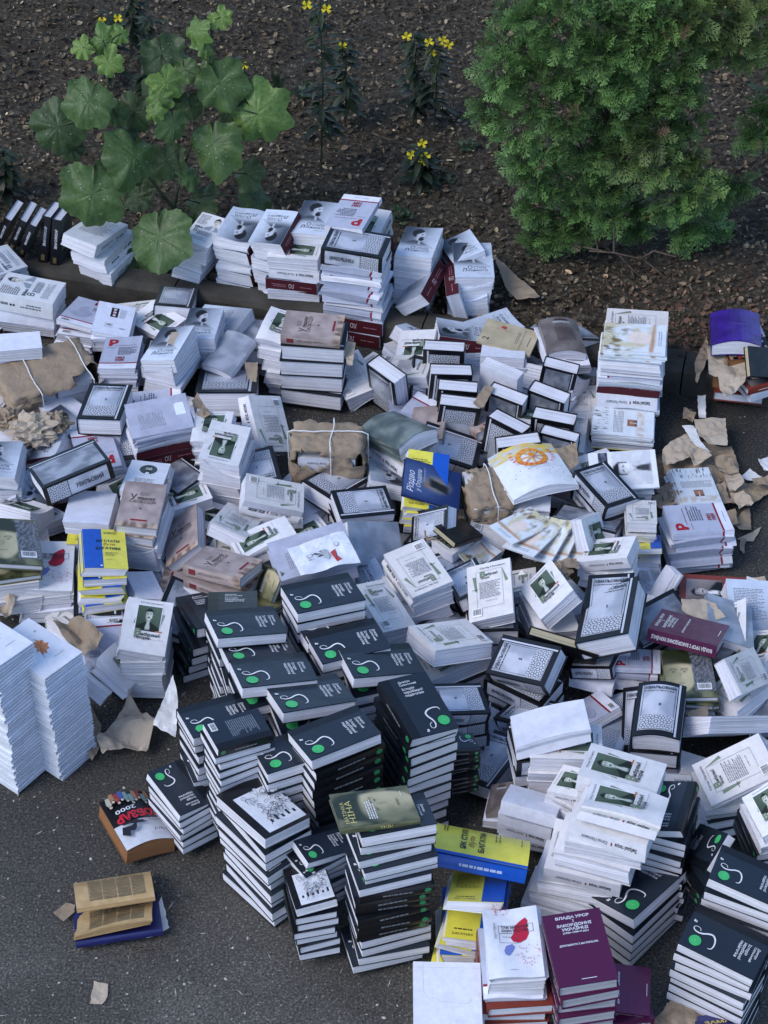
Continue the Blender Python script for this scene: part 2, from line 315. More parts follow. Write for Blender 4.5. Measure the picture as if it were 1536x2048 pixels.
# ------------------------------------------------------------------ the artwork of every kind of book: fr, bk, sp = front, back, spine
SLATE = lin((36, 45, 56)); BLK = (.006, .006, .008); GREEN = lin((70, 190, 110))
def art_A(fr, bk, sp, W, L, T):
    fr.rect(0, 0, W*.2, L, lin((20, 24, 30))); fr.rect(W*.2, 0, W, L, SLATE)
    for t, y, h in (('Дмитро', .89, .0066), ('Скільський', .842, .0066), ('Історія', .765, .0078), ('зарубіжної', .712, .0078), ('педагогіки', .659, .0078)):
        fr.text(t, W*.34, L*y, h, WHITE, bold=.012)
    p = [(.50, .30), (.47, .355), (.52, .385), (.63, .40), (.74, .395), (.82, .37)]; q = [(.50, .30), (.55, .24), (.585, .18), (.57, .125), (.52, .09), (.475, .105), (.47, .15), (.51, .18), (.55, .17)]
    def cat(P, n=7):
        o = []
        for i in range(len(P)-1):
            a, b, c, d = P[max(i-1, 0)], P[i], P[i+1], P[min(i+2, len(P)-1)]
            for k in range(n):
                t = k/n; o.append(tuple(.5*((2*b[j])+(-a[j]+c[j])*t+(2*a[j]-5*b[j]+4*c[j]-d[j])*t*t+(-a[j]+3*b[j]-3*c[j]+d[j])*t**3) for j in (0, 1)))
        return o+[P[-1]]
    curve = cat([(.83, .345), (.81, .385), (.72, .40), (.6, .385), (.525, .34), (.535, .28), (.58, .22), (.60, .16), (.575, .105), (.525, .085), (.485, .11), (.495, .16), (.55, .18)])
    n = len(curve); fr.strip([(u*W, v*L) for u, v in curve], [.0016+.0034*math.sin(math.pi*min(1, i/n*1.3)) for i in range(n)], WHITE)
    fr.text('a', W*.36, L*.05, .013, WHITE, bold=.02, shear=.35)
    fr.ell(W*.79, L*.17, .017, .0165, GREEN); fr.rect(W*.75, L*.168, W*.83, L*.172, lin((150, 225, 175)))
    bk.rect(0, 0, W*.8, L, SLATE); bk.greek(W*.15, L*.35, W*.7, L*.85, 14, lin((120, 130, 140)), 2); bk.barcode(W*.1, L*.06, .04, .025)
    sp.ell(L*.09, T*.5, .0095, .0095, lin((46, 132, 84))); sp.greek(L*.3, T*.4, L*.8, T*.62, 1, lin((120, 125, 130)), 5, .8)
def art_Ab(fr, bk, sp, W, L, T):
    art_A(fr, Canvas(MB(), lambda u, v, l: (0, 0, 0), W, L), sp, W, L, T)
    bk.rect(W*.16, .012, W*.97, L*.8, lin((222, 226, 234))); rd = random.Random(4)
    for i in range(34):
        x, y = rd.uniform(.24, .9)*W, rd.uniform(.22, .74)*L; r = rd.uniform(.004, .009)
        bk.strip([(x+r*math.cos(t), y+r*math.sin(t)) for t in [k*.5 for k in range(rd.randint(8, 13))]], .0012, lin((40, 44, 52)))
        bk.ell(x, y, r*.75, r*.7, lin((200, 205, 214)), 10)
        bk.strip([(x, y-r), (x+rd.uniform(-.006, .006), y-r-.012), (x+rd.uniform(-.01, .01), y-r-.02)], .0012, lin((60, 64, 74)))
    for k in range(6): bk.rect(W*(.22+.12*k), L*.06, W*(.27+.12*k), L*(.12+.04*(k % 2)), INK)
def cloud(a, b, sc=4., seed=0): return lambda u, v: mix(a, b, sm(.35, .7, fbm(u*.7, v, sc, seed)))
SIL = lin((166, 172, 186)); SIL2 = lin((204, 208, 220)); SILD = lin((96, 102, 114))
def art_H(fr, bk, sp, W, L, T):
    fr.rect(0, 0, W, L, BLK); fr.picture(W*.1, L*.09, W*.84, L*.93, cloud(SIL, SIL2, 2.2, 3), 8, 12)
    fr.rect(W*.86, L*.02, W*.9, L*.98, SIL2); fr.rect(W*.135, L*.09, W*.143, L*.93, INK); fr.rect(W*.80, L*.09, W*.808, L*.93, INK)
    ornament(fr, W*.1, L*.1, W*.84, L*.36, BLK, SIL2)
    fr.text('ХВИЛЬОВИЙ', W*.15, L*.84, .0105, INK, w=W*.64, bold=.02); fr.greek(W*.15, L*.795, W*.77, L*.815, 1, INK, 3, .6, 0); fr.text('{n}', W*.5, L*.52, .011, INK, bold=.02, align='c')
    bk.rect(0, 0, W, L, BLK); bk.picture(W*.16, L*.05, W*.9, L*.95, cloud(lin((112, 118, 130)), lin((160, 166, 178)), 3.2, 6), 16, 22); bk.rect(W*.1, L*.02, W*.13, L*.98, SIL2)
    sp.rect(0, 0, L, T, BLK); sp.picture(L*.36, T*.1, L*.93, T*.9, cloud(SIL, SIL2, 2.5, 5), 10, 5); ornament(sp, L*.06, T*.08, L*.35, T*.92, BLK, SIL2, .8); sp.text('ХВИЛЬОВИЙ', L*.45, T*.36, .014, INK, w=L*.4, bold=.02)
CREAM = lin((226, 224, 226)); CREAM2 = lin((216, 213, 212)); OLIVE = lin((118, 136, 112))
def art_V(fr, bk, sp, W, L, T):
    fr.rect(0, 0, W, L, CREAM)
    fr.poly([(W*.2, L*.53), (W*.3, L*.86), (W*.42, L*.86), (W*.36, L*.5)], OLIVE); fr.poly([(W*.76, L*.42), (W*.86, L*.74), (W*.78, L*.76), (W*.68, L*.42)], lin((140, 150, 140)))
    fr.poly([(W*.22, L*.4), (W*.79, L*.385), (W*.80, L*.885), (W*.25, L*.895)], WHITE)
    fr.picture(W*.25, L*.405, W*.775, L*.875, portrait(lin((58, 74, 60)), lin((205, 214, 200)), lin((26, 32, 28)), lin((30, 38, 33)), lin((190, 200, 190)), .5, .63, 1., 0, 0, .6, lin((88, 106, 90))), 26, 32)
    fr.text('Євген Маланюк', W*.28, L*.92, .0055, GREYT, w=W*.5); fr.rect(W*.7, L*.405, W*.84, L*.425, lin((196, 110, 60)))
    fr.text('В', W*.25, L*.31, .023, OLIVE, bold=.05); fr.text('ибрані', W*.385, L*.315, .0105, lin((72, 76, 74)), w=W*.42, bold=.03); fr.text('твори', W*.24, L*.25, .0105, lin((72, 76, 74)), w=W*.36, bold=.03); fr.greek(W*.62, L*.245, W*.9, L*.262, 1, GREYT, 4, .3, 0)
    bk.rect(0, 0, W, L, CREAM2); bk.poly([(W*.12, L*.78), (W*.2, L*.78), (W*.22, L*.5), (W*.17, L*.52)], OLIVE); bk.poly([(W*.8, L*.86), (W*.86, L*.6), (W*.93, L*.62)], OLIVE); bk.rect(W*.1, L*.545, W*.24, L*.553, INK)
    bk.frame(W*.2, L*.2, W*.8, L*.86, .0007, GREYT); bk.text('Євген Маланюк', W*.3, L*.895, .007, GREYT, w=W*.58)
    bk.text('В', W*.29, L*.755, .019, OLIVE, bold=.05); bk.text('ибрані', W*.41, L*.765, .009, lin((80, 84, 80)), bold=.02); bk.text('твори', W*.3, L*.715, .007, lin((80, 84, 80)), bold=.02)
    bk.greek(W*.26, L*.36, W*.74, L*.66, 11, lin((130, 130, 138)), 8, .4); bk.greek(W*.4, L*.3, W*.7, L*.315, 1, GREYT, 9, .4); bk.barcode(W*.08, L*.06, .03, .03)
    sp.rect(0, 0, L, T, lin((216, 216, 224))); sp.text('Вибрані твори', L*.12, T*.36, .0105, lin((66, 68, 72)), w=L*.28, bold=.03); sp.rect(L*.435, T*.38, L*.455, T*.56, lin((150, 40, 50))); sp.text('Євген Маланюк', L*.5, T*.36, .010, GREYT, w=L*.34, shear=.2)
def art_L(fr, bk, sp, W, L, T):
    g1, g2 = lin((58, 68, 84)), lin((196, 206, 222)); hairc, skin, coat = lin((24, 28, 35)), lin((184, 190, 202)), lin((66, 73, 86))
    def f(u, v):
        c = mix(g1, g2, sm(.1, 1.15, u*.85+(1-v)*.4)); x, y = u-.44, v-.72                    # bearded man in half profile, looking to the right
        c = mix(c, coat, sm(.03, -.03, y+.17+.55*max(0, abs(x+.05)-.10))*sm(.62, .5, abs(x+.05)))
        c = mix(c, lin((40, 45, 55)), sm(.016, .004, abs(x+.02-.5*(y+.36)))*sm(-.44, -.4, y)*sm(-.2, -.24, y)*.7)
        c = mix(c, lin((206, 212, 222)), sm(.013, .005, abs(y+.172+.5*(x-.02)))*sm(.08, .05, abs(x-.02)))
        c = mix(c, lin((190, 196, 208)), sm(.035, .02, abs(x-.06+.25*(y+.25)))*sm(-.32, -.28, y)*sm(-.19, -.22, y)*.8)
        hd = (x/.15)**2+((y-.01)/.165)**2; c = mix(c, skin, sm(1.08, .9, hd)); c = mix(c, lin((112, 118, 130)), sm(1.05, .9, hd)*sm(.0, -.1, x)*.8)
        c = mix(c, hairc, sm(1.12, .95, ((x+.045)/.165)**2+((y-.075)/.135)**2)*sm(.03, -.01, x*.5-y+.075)); c = mix(c, hairc, sm(.05, .03, math.hypot(x+.115, (y-.0)*.6)))
        c = mix(c, hairc, sm(1.1, .8, ((x-.075)/.075)**2+((y+.125)/.06)**2)); c = mix(c, hairc, sm(.016, .006, abs(y+.055))*sm(.06, .04, abs(x-.09)))
        c = mix(c, hairc, sm(.03, .012, math.hypot((x-.075)*.8, (y-.02)*1.7))*.85); c = mix(c, hairc, sm(.012, .004, abs(y-.05+.1*(x-.07)))*sm(.05, .035, abs(x-.075))*.8); c = mix(c, skin, sm(.022, .01, math.hypot(x-.15, (y+.012)*.7)))
        g = .93+.14*fbm(u, v, 8, 2); c = tuple(q*g for q in c); return mix(g2, c, sm(.26, .5, v))
    fr.picture(0, 0, W, L, f, 48, 64)
    fr.greek(W*.52, L*.315, W*.9, L*.33, 1, INK, 3, .4, 0); fr.text('О', W*.34, L*.245, .0185, INK); fr.text('СТАПА', W*.495, L*.25, .0105, INK, w=W*.32); fr.text('Л', W*.2, L*.165, .0185, INK); fr.text('УЦЬКОГО', W*.34, L*.17, .0105, INK, w=W*.5); fr.greek(W*.58, L*.105, W*.9, L*.118, 1, GREYT, 6, .4, 0)
    bk.picture(0, 0, W, L, lambda u, v: mix(lin((150, 158, 172)), g2, sm(.1, .8, v)), 6, 8); bk.greek(W*.15, L*.3, W*.85, L*.85, 20, GREYT, 5, .4)
    sp.rect(0, 0, L, T, lin((74, 22, 32))); sp.text('ЛО', L*.44, T*.3, .019, lin((215, 200, 205)), w=L*.11); sp.greek(L*.6, T*.34, L*.88, T*.66, 2, lin((170, 120, 128)), 7, .4); sp.greek(L*.1, T*.42, L*.36, T*.55, 1, lin((170, 120, 128)), 9, .5)
PG = lin((176, 181, 200)); DRED = lin((140, 26, 44))
def art_P(fr, bk, sp, W, L, T):
    for c in (fr, bk): c.rect(0, L*.16, W, L, PG); c.rect(0, 0, W, L*.16, lin((224, 226, 238))); c.rect(0, L*.155, W, L*.185, DRED)
    fr.text('Р', W*.13, L*.72, .036, lin((165, 24, 40)), w=W*.24, bold=.05); fr.greek(W*.3, L*.705, W*.86, L*.725, 1, lin((110, 60, 80)), 2, .5, 0); fr.greek(W*.42, L*.42, W*.9, L*.66, 6, lin((70, 72, 86)), 11, .4); fr.greek(W*.1, L*.64, W*.36, L*.655, 1, GREYT, 3, .5)
    fr.text('1921', W*.4, L*.3, .012, DRED, w=W*.22, bold=.04); fr.text('1939', W*.4, L*.225, .012, DRED, w=W*.22, bold=.04); fr.greek(W*.3, L*.08, W*.7, L*.095, 1, GREYT, 4, .5)
    bk.text('Р', W*.55, L*.84, .02, lin((165, 24, 40)), w=W*.14, bold=.05); bk.poly([(W*.12, L*.4), (W*.3, L*.52), (W*.28, L*.66), (W*.45, L*.72), (W*.52, L*.6), (W*.7, L*.5), (W*.62, L*.36), (W*.4, L*.3), (W*.24, L*.33)], lin((160, 166, 186))); bk.greek(W*.62, L*.62, W*.86, L*.74, 4, lin((90, 92, 108)), 5, .4); bk.barcode(W*.08, L*.03, .034, .02)
    sp.rect(0, 0, L, T, lin((190, 195, 214))); sp.rect(L*.16, 0, L*.19, T, DRED); sp.rect(0, 0, L*.155, T, lin((222, 224, 236)))
MAUVE = lin((150, 137, 134))
def art_S(fr, bk, sp, W, L, T):
    def f(u, v):
        n = fbm(u*1.4, v*.6, 6, 4, 6); c = mix(MAUVE, lin((176, 160, 156)), sm(.3, .8, fbm(u, v, 3, 9)))
        c = mix(c, mix(lin((112, 92, 84)), lin((190, 168, 150)), sm(.3, .7, n)), sm(.17, .07, v+.03*n)); return mix(c, mix(lin((128, 110, 102)), MAUVE, n), sm(.86, .97, v)*.8)
    for c in (fr, bk): c.picture(0, 0, W, L, f, 26, 38)
    fr.text('Богдан', W*.42, L*.745, .0055, lin((92, 76, 72))); fr.text('Пастух', W*.42, L*.705, .0055, lin((92, 76, 72)))
    fr.text('У', W*.2, L*.6, .024, lin((44, 34, 34))); fr.text('пошуку', W*.38, L*.61, .0125, lin((50, 40, 40)), w=W*.42, bold=.02); fr.text('СВОБОДИ', W*.2, L*.53, .0115, lin((92, 62, 62)), w=W*.62); fr.ell(W*.5, L*.41, .003, .003, INK, 12)
    fr.rect(W*.33, L*.135, W*.72, L*.165, lin((138, 34, 44)))
    sp.picture(0, 0, L, T, lambda u, v: f(v, u), 20, 4); sp.text('У пошуку СВОБОДИ', L*.22, T*.36, .008, lin((70, 54, 54)), w=L*.5); sp.rect(L*.78, T*.25, L*.9, T*.75, lin((118, 46, 52)))
YEL = lin((236, 226, 88)); BLU = lin((26, 88, 190))
def art_Y(fr, bk, sp, W, L, T):
    fr.rect(0, 0, W*.44, L, BLU); fr.rect(W*.44, 0, W, L, YEL); d = lin((30, 44, 60))
    fr.text('ЯК', W*.3, L*.66, .0115, lin((20, 30, 60)), bold=.03); fr.text('СТАТИ', W*.48, L*.66, .0115, d, w=W*.36, bold=.03); fr.text('бути', W*.46, L*.575, .012, lin((150, 70, 40)), shear=.35); fr.text('БАГАТИМ', W*.28, L*.47, .0115, d, w=W*.56, bold=.03)
    fr.greek(W*.48, L*.86, W*.8, L*.92, 2, d, 2, .4); fr.greek(W*.48, L*.3, W*.78, L*.4, 3, lin((90, 92, 60)), 5, .3); fr.greek(W*.5, L*.2, W*.75, L*.215, 1, d, 6, .5); fr.ell(W*.38, L*.04, .004, .004, WHITE, 10)
    bk.rect(0, 0, W*.6, L, YEL); bk.rect(W*.6, 0, W, L, BLU); bk.greek(W*.14, L*.12, W*.5, L*.17, 1, lin((80, 80, 50)), 3, .4); bk.text('БАГАТИМ', W*.12, L*.06, .006, d, w=W*.36); bk.greek(W*.1, L*.4, W*.55, L*.86, 15, lin((110, 110, 60)), 9, .35)
    sp.rect(0, 0, L, T, BLU); sp.greek(L*.25, T*.35, L*.8, T*.65, 1, lin((190, 205, 230)), 5, .7)
def art_Yb(fr, bk, sp, W, L, T):
    art_Y(fr, bk, sp, W, L, T); fr.rect(0, 0, W, L, YEL); fr.rect(0, 0, W*.05, L, BLU); d = lin((30, 44, 60))
    fr.text('ЯК СТАТИ', W*.14, L*.66, .0115, d, w=W*.6, bold=.03); fr.text('бути', W*.2, L*.575, .012, lin((150, 70, 40)), shear=.35); fr.text('БАГАТИМ', W*.12, L*.47, .0115, d, w=W*.58, bold=.03)
    fr.greek(W*.48, L*.86, W*.8, L*.92, 2, d, 2, .4); fr.greek(W*.4, L*.3, W*.78, L*.38, 2, lin((90, 92, 60)), 5, .3); fr.greek(W*.4, L*.08, W*.75, L*.1, 1, d, 6, .5)
def art_Z(fr, bk, sp, W, L, T):
    for c in (fr, bk, sp): c.rect(0, 0, c.w, c.h, lin((228, 230, 238)))
    red = lin((190, 36, 66)); fr.ell(W*.47, L*.1, .012, .0006, GREYT, 12)
    blob = [(.52, .62), (.56, .74), (.66, .8), (.76, .84), (.8, .79), (.78, .7), (.8, .6), (.74, .52), (.62, .48), (.5, .5), (.46, .56)]
    fr.poly([(a*W, b*L) for a, b in blob], red); fr.poly([(a*W, b*L) for a, b in [(.32, .36), (.36, .43), (.47, .46), (.52, .42), (.46, .34), (.4, .29), (.34, .3)]], lin((120, 134, 200)))
    fr.frame(W*.25, L*.62, W*.88, L*.74, .0009, lin((60, 80, 90))); fr.frame(W*.25, L*.47, W*.58, L*.62, .0009, lin((60, 80, 90)))
    fr.text('ТАК МОВЧАВ', W*.29, L*.69, .0075, lin((70, 46, 60)), w=W*.5, bold=.03); fr.text('ЗАРАТУСТРА', W*.29, L*.635, .0075, lin((70, 46, 60)), w=W*.5, bold=.03); fr.text('Сергій Пантюк', W*.19, L*.52, .0055, lin((60, 46, 60)), w=L*.26, rot=90); fr.greek(W*.3, L*.54, W*.5, L*.56, 1, GREYT, 2, .5)
    rd = random.Random(6)
    for (a, b, n) in ((.5, .26, 34), (.06, .93, 16)):
        for i in range(n):
            t = rd.random()*2*math.pi; rr = rd.uniform(.55, 1); x = W*(a+.2)+.032*rr*math.cos(t)*(1 if n > 20 else .7); y = L*(b)+.026*rr*math.sin(t)*(1 if n > 20 else .45); an = rd.random()*3
            fr.strip([(x-.0028*math.cos(an), y-.0028*math.sin(an)), (x+.0028*math.cos(an), y+.0028*math.sin(an))], .0011, red)
    bk.barcode(W*.1, L*.05, .035, .022); bk.greek(W*.2, L*.4, W*.8, L*.8, 12, GREYT, 4, .35)
BURG = lin((92, 30, 72))
def art_U(fr, bk, sp, W, L, T):
    for c in (fr, bk, sp): c.rect(0, 0, c.w, c.h, BURG)
    for t, y, h, w in (('ВЛАДА УРСР', .91, .0085, .58), ('І', .858, .0075, None), ('ЗАКОРДОННІ', .8, .0085, .6), ('УКРАЇНЦІ', .742, .0085, .46), ('(1950–1980-ті рр.)', .7, .0055, .44), ('ДОКУМЕНТИ І МАТЕРІАЛИ', .53, .0055, .66)):
        fr.text(t, W*.5, L*y, h, WHITE, w=W*w if w else None, bold=.04, align='c')
    fr.rect(W*.4, L*.06, W*.66, L*.07, WHITE); sp.text('ВЛАДА УРСР І ЗАКОРДОННІ УКРАЇНЦІ', L*.06, T*.36, .0125, WHITE, w=L*.88, bold=.04)
def face_pic(a, b, c, cx=.5, cy=.5, s=1., seed=1):
    def f(u, v):
        x, y = (u-cx)/s, (v-cy)/s; k = mix(a, b, sm(.2, .8, fbm(u, v, 4, seed))); fcol = mix(b, c, sm(-.3, .3, x+.2*fbm(u, v, 5, seed+2)))
        k = mix(k, fcol, sm(.42, .36, math.hypot(x, y*.8)))
        k = mix(k, a, sm(.5, .42, math.hypot(x, (y-.2)*.9))*sm(.22, .3, y+.3*x*x))
        for ex in (-.14, .14): k = mix(k, a, sm(.075, .02, math.hypot((x-ex), (y-.05)*2.4))*.85); k = mix(k, a, sm(.03, .01, abs(y-.13+abs(x-ex)*.3))*sm(.12, .08, abs(x-ex))*.7)
        k = mix(k, a, sm(.02, .0, abs(y+.24))*sm(.14, .08, abs(x))*.8); k = mix(k, a, sm(.04, .0, abs(x-.02))*sm(-.12, -.05, y)*sm(.06, 0, y)*.4)
        return k
    return f
def art_N(fr, bk, sp, W, L, T):
    a, b, c = lin((44, 52, 34)), lin((124, 124, 92)), lin((196, 186, 150)); gold = lin((222, 208, 130))
    fr.picture(0, 0, W, L, face_pic(a, b, c, .55, .42, .95, 3), 26, 36); fr.text('МАТІНКА', W*.1, L*.87, .0095, gold, w=W*.62); fr.text('НІНА', W*.1, L*.78, .0155, gold, w=W*.64); fr.greek(W*.15, L*.5, W*.7, L*.62, 4, WHITE, 7, .5); fr.rect(W*.7, L*.12, W*.85, L*.128, WHITE)
    bk.picture(0, 0, W, L, lambda u, v: mix(face_pic(a, b, c, .3, .5, .8, 5)(u, v), mix(lin((60, 66, 74)), lin((126, 130, 138)), sm(.3, .7, fbm(u, v, 22, 8))), sm(.56, .58, u)*sm(.12, .14, v)*sm(.97, .95, v)), 34, 40); bk.barcode(W*.62, L*.16, .042, .028)
    sp.picture(0, 0, L, T, lambda u, v: mix(a, b, fbm(u, v, 4, 3)), 12, 3); sp.text('НІНА', L*.35, T*.3, .009, gold)
def art_K(fr, bk, sp, W, L, T):
    fr.rect(0, 0, W, L*.55, BLK); fr.rect(0, L*.55, W, L, lin((214, 218, 228))); rd = random.Random(3)
    for i in range(10):
        x = W*(.08+.09*i); y = L*.13+rd.uniform(-.012, .012); c = lin(rd.choice([(150, 60, 60), (70, 90, 160), (180, 176, 160), (120, 150, 150), (160, 120, 90)]))
        fr.poly([(x-.006, y-.022), (x+.004, y-.024), (x+.008, y), (x+.004, y+.012), (x-.007, y+.008)], c); fr.ell(x, y+.017, .0045, .005, lin((206, 186, 170)), 10); fr.strip([(x, y+.006), (x+rd.uniform(-.014, .014), y+.018)], .0028, c)
    fr.text('КОБЗАР', W*.07, L*.45, .027, lin((200, 36, 52)), w=W*.86, bold=.05); fr.text('2000', W*.48, L*.345, .014, WHITE, w=W*.4, bold=.01)
    fr.poly([(W*.62, L*.66), (W*.74, L*.7), (W*.9, L*.66), (W*.96, L*.78), (W*.84, L*.86), (W*.8, L*.77), (W*.72, L*.8), (W*.66, L*.76)], INK); fr.poly([(W*.44, L*.72), (W*.5, L*.66), (W*.86, L*.64), (W*.9, L*.6), (W*.6, L*.62)], INK); fr.greek(W*.08, L*.6, W*.5, L*.72, 4, GREYT, 6, .35); fr.text('Hard', W*.1, L*.85, .014, INK, shear=.25)
    bk.rect(0, 0, W, L, lin((120, 84, 56))); sp.rect(0, 0, L, T, lin((128, 90, 60)))
def art_R(fr, bk, sp, W, L, T):
    def f(u, v):
        c = mix(lin((24, 44, 96)), lin((72, 92, 138)), sm(.1, .75, v)*sm(1, .3, abs(u-.5)*1.6)); c = mix(c, lin((170, 158, 120)), sm(.34, .05, math.hypot((u-.5)*1.2, v-.42))*.75)
        c = mix(c, lin((28, 24, 22)), sm(.13, .08, abs(u-.5-.3*(v-.45)))*sm(.18, .24, v)*sm(.62, .5, v)); return mix(c, lin((150, 110, 80)), sm(.07, .03, math.hypot(u-.42, (v-.6)*1.3)))
    fr.picture(0, 0, W, L, f, 26, 36); fr.text('Різдво', W*.14, L*.82, .024, WHITE, w=W*.56, shear=.3); fr.text('у Опудала', W*.2, L*.7, .017, WHITE, w=W*.58, shear=.3); fr.greek(W*.5, L*.63, W*.85, L*.66, 2, lin((190, 200, 220)), 3, .4)
    for c in (bk, sp): c.rect(0, 0, c.w, c.h, lin((22, 38, 78)))
    sp.greek(L*.15, T*.3, L*.8, T*.7, 1, lin((190, 190, 170)), 2, .8)
def birch(u, v, d=1.): return sm(.44, .3, noise.fractal(Vector((u*24, v*7, 2.)), 1, 2, 5)*.5+.5)*d
def art_W(fr, bk, sp, W, L, T):
    cr = lin((214, 222, 230)); warm = lin((176, 128, 92)); ink = lin((84, 82, 82))
    def f(u, v):
        c = mix(lin((196, 190, 160)), cr, sm(.3, .7, fbm(u, v, 3, 5))); c = mix(c, lin((120, 104, 74)), sm(.5, .75, fbm(u, v, 6, 7))*sm(.4, .8, v)); c = mix(c, lin((226, 212, 204)), sm(.26, .16, math.hypot(u-.5, (v-.42)))); c = mix(c, warm, sm(.05, .02, abs(v-.23+.05*u))*.8); c = mix(c, cr, sm(.2, .14, v)); return mix(c, ink, birch(u, v, sm(.78, .9, v)*.7))
    fr.picture(0, 0, W, L, f, 30, 40); fr.greek(W*.25, L*.06, W*.8, L*.13, 2, lin((130, 150, 180)), 4, .4)
    def g(u, v):
        c = mix(cr, lin((196, 160, 130)), sm(.1, .02, abs(v-.22))*sm(.3, .6, fbm(u, v, 8, 3))*.6); return mix(c, ink, birch(u, v, sm(.72, .8, v)*.9))
    bk.picture(0, 0, W, L, g, 40, 44); bk.greek(W*.12, L*.5, W*.92, L*.67, 8, lin((120, 120, 126)), 6, .4); bk.picture(W*.38, L*.28, W*.62, L*.44, portrait(lin((150, 110, 92)), lin((206, 170, 146)), lin((52, 38, 34)), lin((110, 74, 60)), WHITE), 10, 12)
    sp.rect(0, 0, L, T, cr)
def art_G(fr, bk, sp, W, L, T):
    for c in (fr, bk, sp): c.rect(0, 0, c.w, c.h, lin((226, 230, 236)))
    def f(u, v):
        c = mix(lin((232, 190, 90)), lin((186, 204, 214)), sm(.3, .7, fbm(u, v, 4, 2))); return mix(c, lin((222, 200, 90)), sm(.45, .75, fbm(u*1.5, v*.7, 7, 6)))
    fr.picture(0, 0, W, L*.24, f, 26, 10); og = lin((222, 140, 50)); cx, cy = W*.44, L*.33
    def ring(r0, r1, c, n=40):
        Lr = fr.lay()
        for k in range(n):
            a, b = 2*math.pi*k/n, 2*math.pi*(k+1)/n; fr.poly([(cx+r0*math.cos(a), cy+r0*math.sin(a)), (cx+r1*math.cos(a), cy+r1*math.sin(a)), (cx+r1*math.cos(b), cy+r1*math.sin(b)), (cx+r0*math.cos(b), cy+r0*math.sin(b))], c if k % 3 else mix(c, lin((236, 180, 90)), .5), Lr)
    ring(.034, .05, og)
    for k in range(8): a = math.pi*k/4; fr.strip([(cx+.008*math.cos(a), cy+.008*math.sin(a)), (cx+.036*math.cos(a), cy+.036*math.sin(a))], .005, lin((226, 168, 96)))
    fr.ell(cx, cy, .011, .011, og); s = 'Золоте колесо року'
    for i, ch in enumerate(s):
        if ch != ' ':
            a = R(205-i*13.2); fr.text(ch, cx+.062*math.cos(a), cy+.062*math.sin(a), .0105, lin((205, 52, 70)), rot=math.degrees(a)-90, bold=.04, align='c')
    rd = random.Random(8)
    for i in range(26): x, y = rd.uniform(.06, .94)*W, rd.uniform(.6, .96)*L; fr.strip([(x, y), (x+rd.uniform(-.004, .004), y+.004)], .002, rd.choice([lin((120, 120, 150)), lin((170, 110, 110)), lin((110, 140, 110))]))
    fr.text('Галина Кирпа', W*.36, L*.8, .007, GREYT, shear=.3)
def art_D(fr, bk, sp, W, L, T):
    for c in (fr, bk): c.picture(0, 0, W, L, cloud(lin((28, 36, 38)), lin((70, 84, 86)), 4, 3), 10, 14); c.greek(W*.2, L*.3, W*.8, L*.4, 2, lin((190, 180, 140)), 2, .6); c.greek(W*.3, L*.15, W*.7, L*.2, 1, lin((140, 150, 150)), 3, .4)
    sp.rect(0, 0, L, T, BLK); sp.text('ІВАН СЛЮСАР', L*.4, T*.34, .009, lin((200, 204, 210)), w=L*.4, bold=.04); sp.rect(L*.1, T*.3, L*.22, T*.7, lin((92, 80, 54)))
def art_M(fr, bk, sp, W, L, T):
    cr = lin((222, 224, 228)); fr.rect(0, 0, W, L, cr); f = portrait(cr, lin((226, 220, 212)), lin((34, 36, 42)), lin((150, 158, 170)), cr, .5, .6, 1.05); fr.picture(W*.42, L*.5, W*.98, L*.97, f, 24, 26)
    fr.greek(W*.07, L*.62, W*.4, L*.94, 9, lin((110, 112, 122)), 2, .5); fr.text('Війна', W*.1, L*.5, .011, lin((60, 62, 70)), bold=.03); fr.text('В', W*.14, L*.36, .024, lin((74, 78, 92))); fr.greek(W*.3, L*.3, W*.8, L*.43, 4, lin((90, 94, 106)), 5, .4); fr.greek(W*.12, L*.12, W*.85, L*.25, 4, lin((150, 152, 160)), 7, .35)
    for c in (bk, sp): c.rect(0, 0, c.w, c.h, lin((208, 210, 214)))
    bk.greek(W*.15, L*.3, W*.85, L*.85, 16, GREYT, 8, .35); sp.greek(L*.2, T*.3, L*.55, T*.62, 2, lin((80, 82, 92)), 3, .5); sp.ell(L*.66, T*.5, .004, .004, INK, 10); sp.ell(L*.71, T*.5, .004, .004, INK, 10); sp.greek(L*.76, T*.35, L*.93, T*.6, 1, GREYT, 5, .6)
RUST = lin((128, 56, 44))
def art_C(fr, bk, sp, W, L, T):
    for c in (fr, bk, sp): c.rect(0, 0, c.w, c.h, RUST)
    fr.picture(W*.08, L*.36, W*.85, L*.9, portrait(lin((40, 36, 38)), lin((190, 184, 184)), lin((20, 18, 20)), lin((16, 16, 20)), WHITE, .5, .6, .9, 0, .5, .4, lin((150, 140, 138))), 20, 26); fr.text('МСТИСЛАВ', W*.08, L*.17, .016, WHITE, w=W*.84, bold=.02); fr.text('СКРИПНИК', W*.3, L*.09, .008, lin((220, 190, 180)), w=W*.56)
    sp.greek(L*.2, T*.35, L*.8, T*.65, 1, lin((220, 200, 190)), 4, .7)
def plain(c1, c2=None, cs=None):
    def f(fr, bk, sp, W, L, T):
        for c in (fr, bk, sp):
            if c2: c.picture(0, 0, c.w, c.h, cloud(c1, c2, 3, 4), 10, 12)
            else: c.rect(0, 0, c.w, c.h, cs if (cs and c is sp) else c1)
    return f
def art_Q(fr, bk, sp, W, L, T): plain(lin((50, 22, 118)), lin((66, 34, 146)))(fr, bk, sp, W, L, T); fr.text('Слово', W*.36, L*.5, .013, lin((104, 84, 178)), w=W*.34)
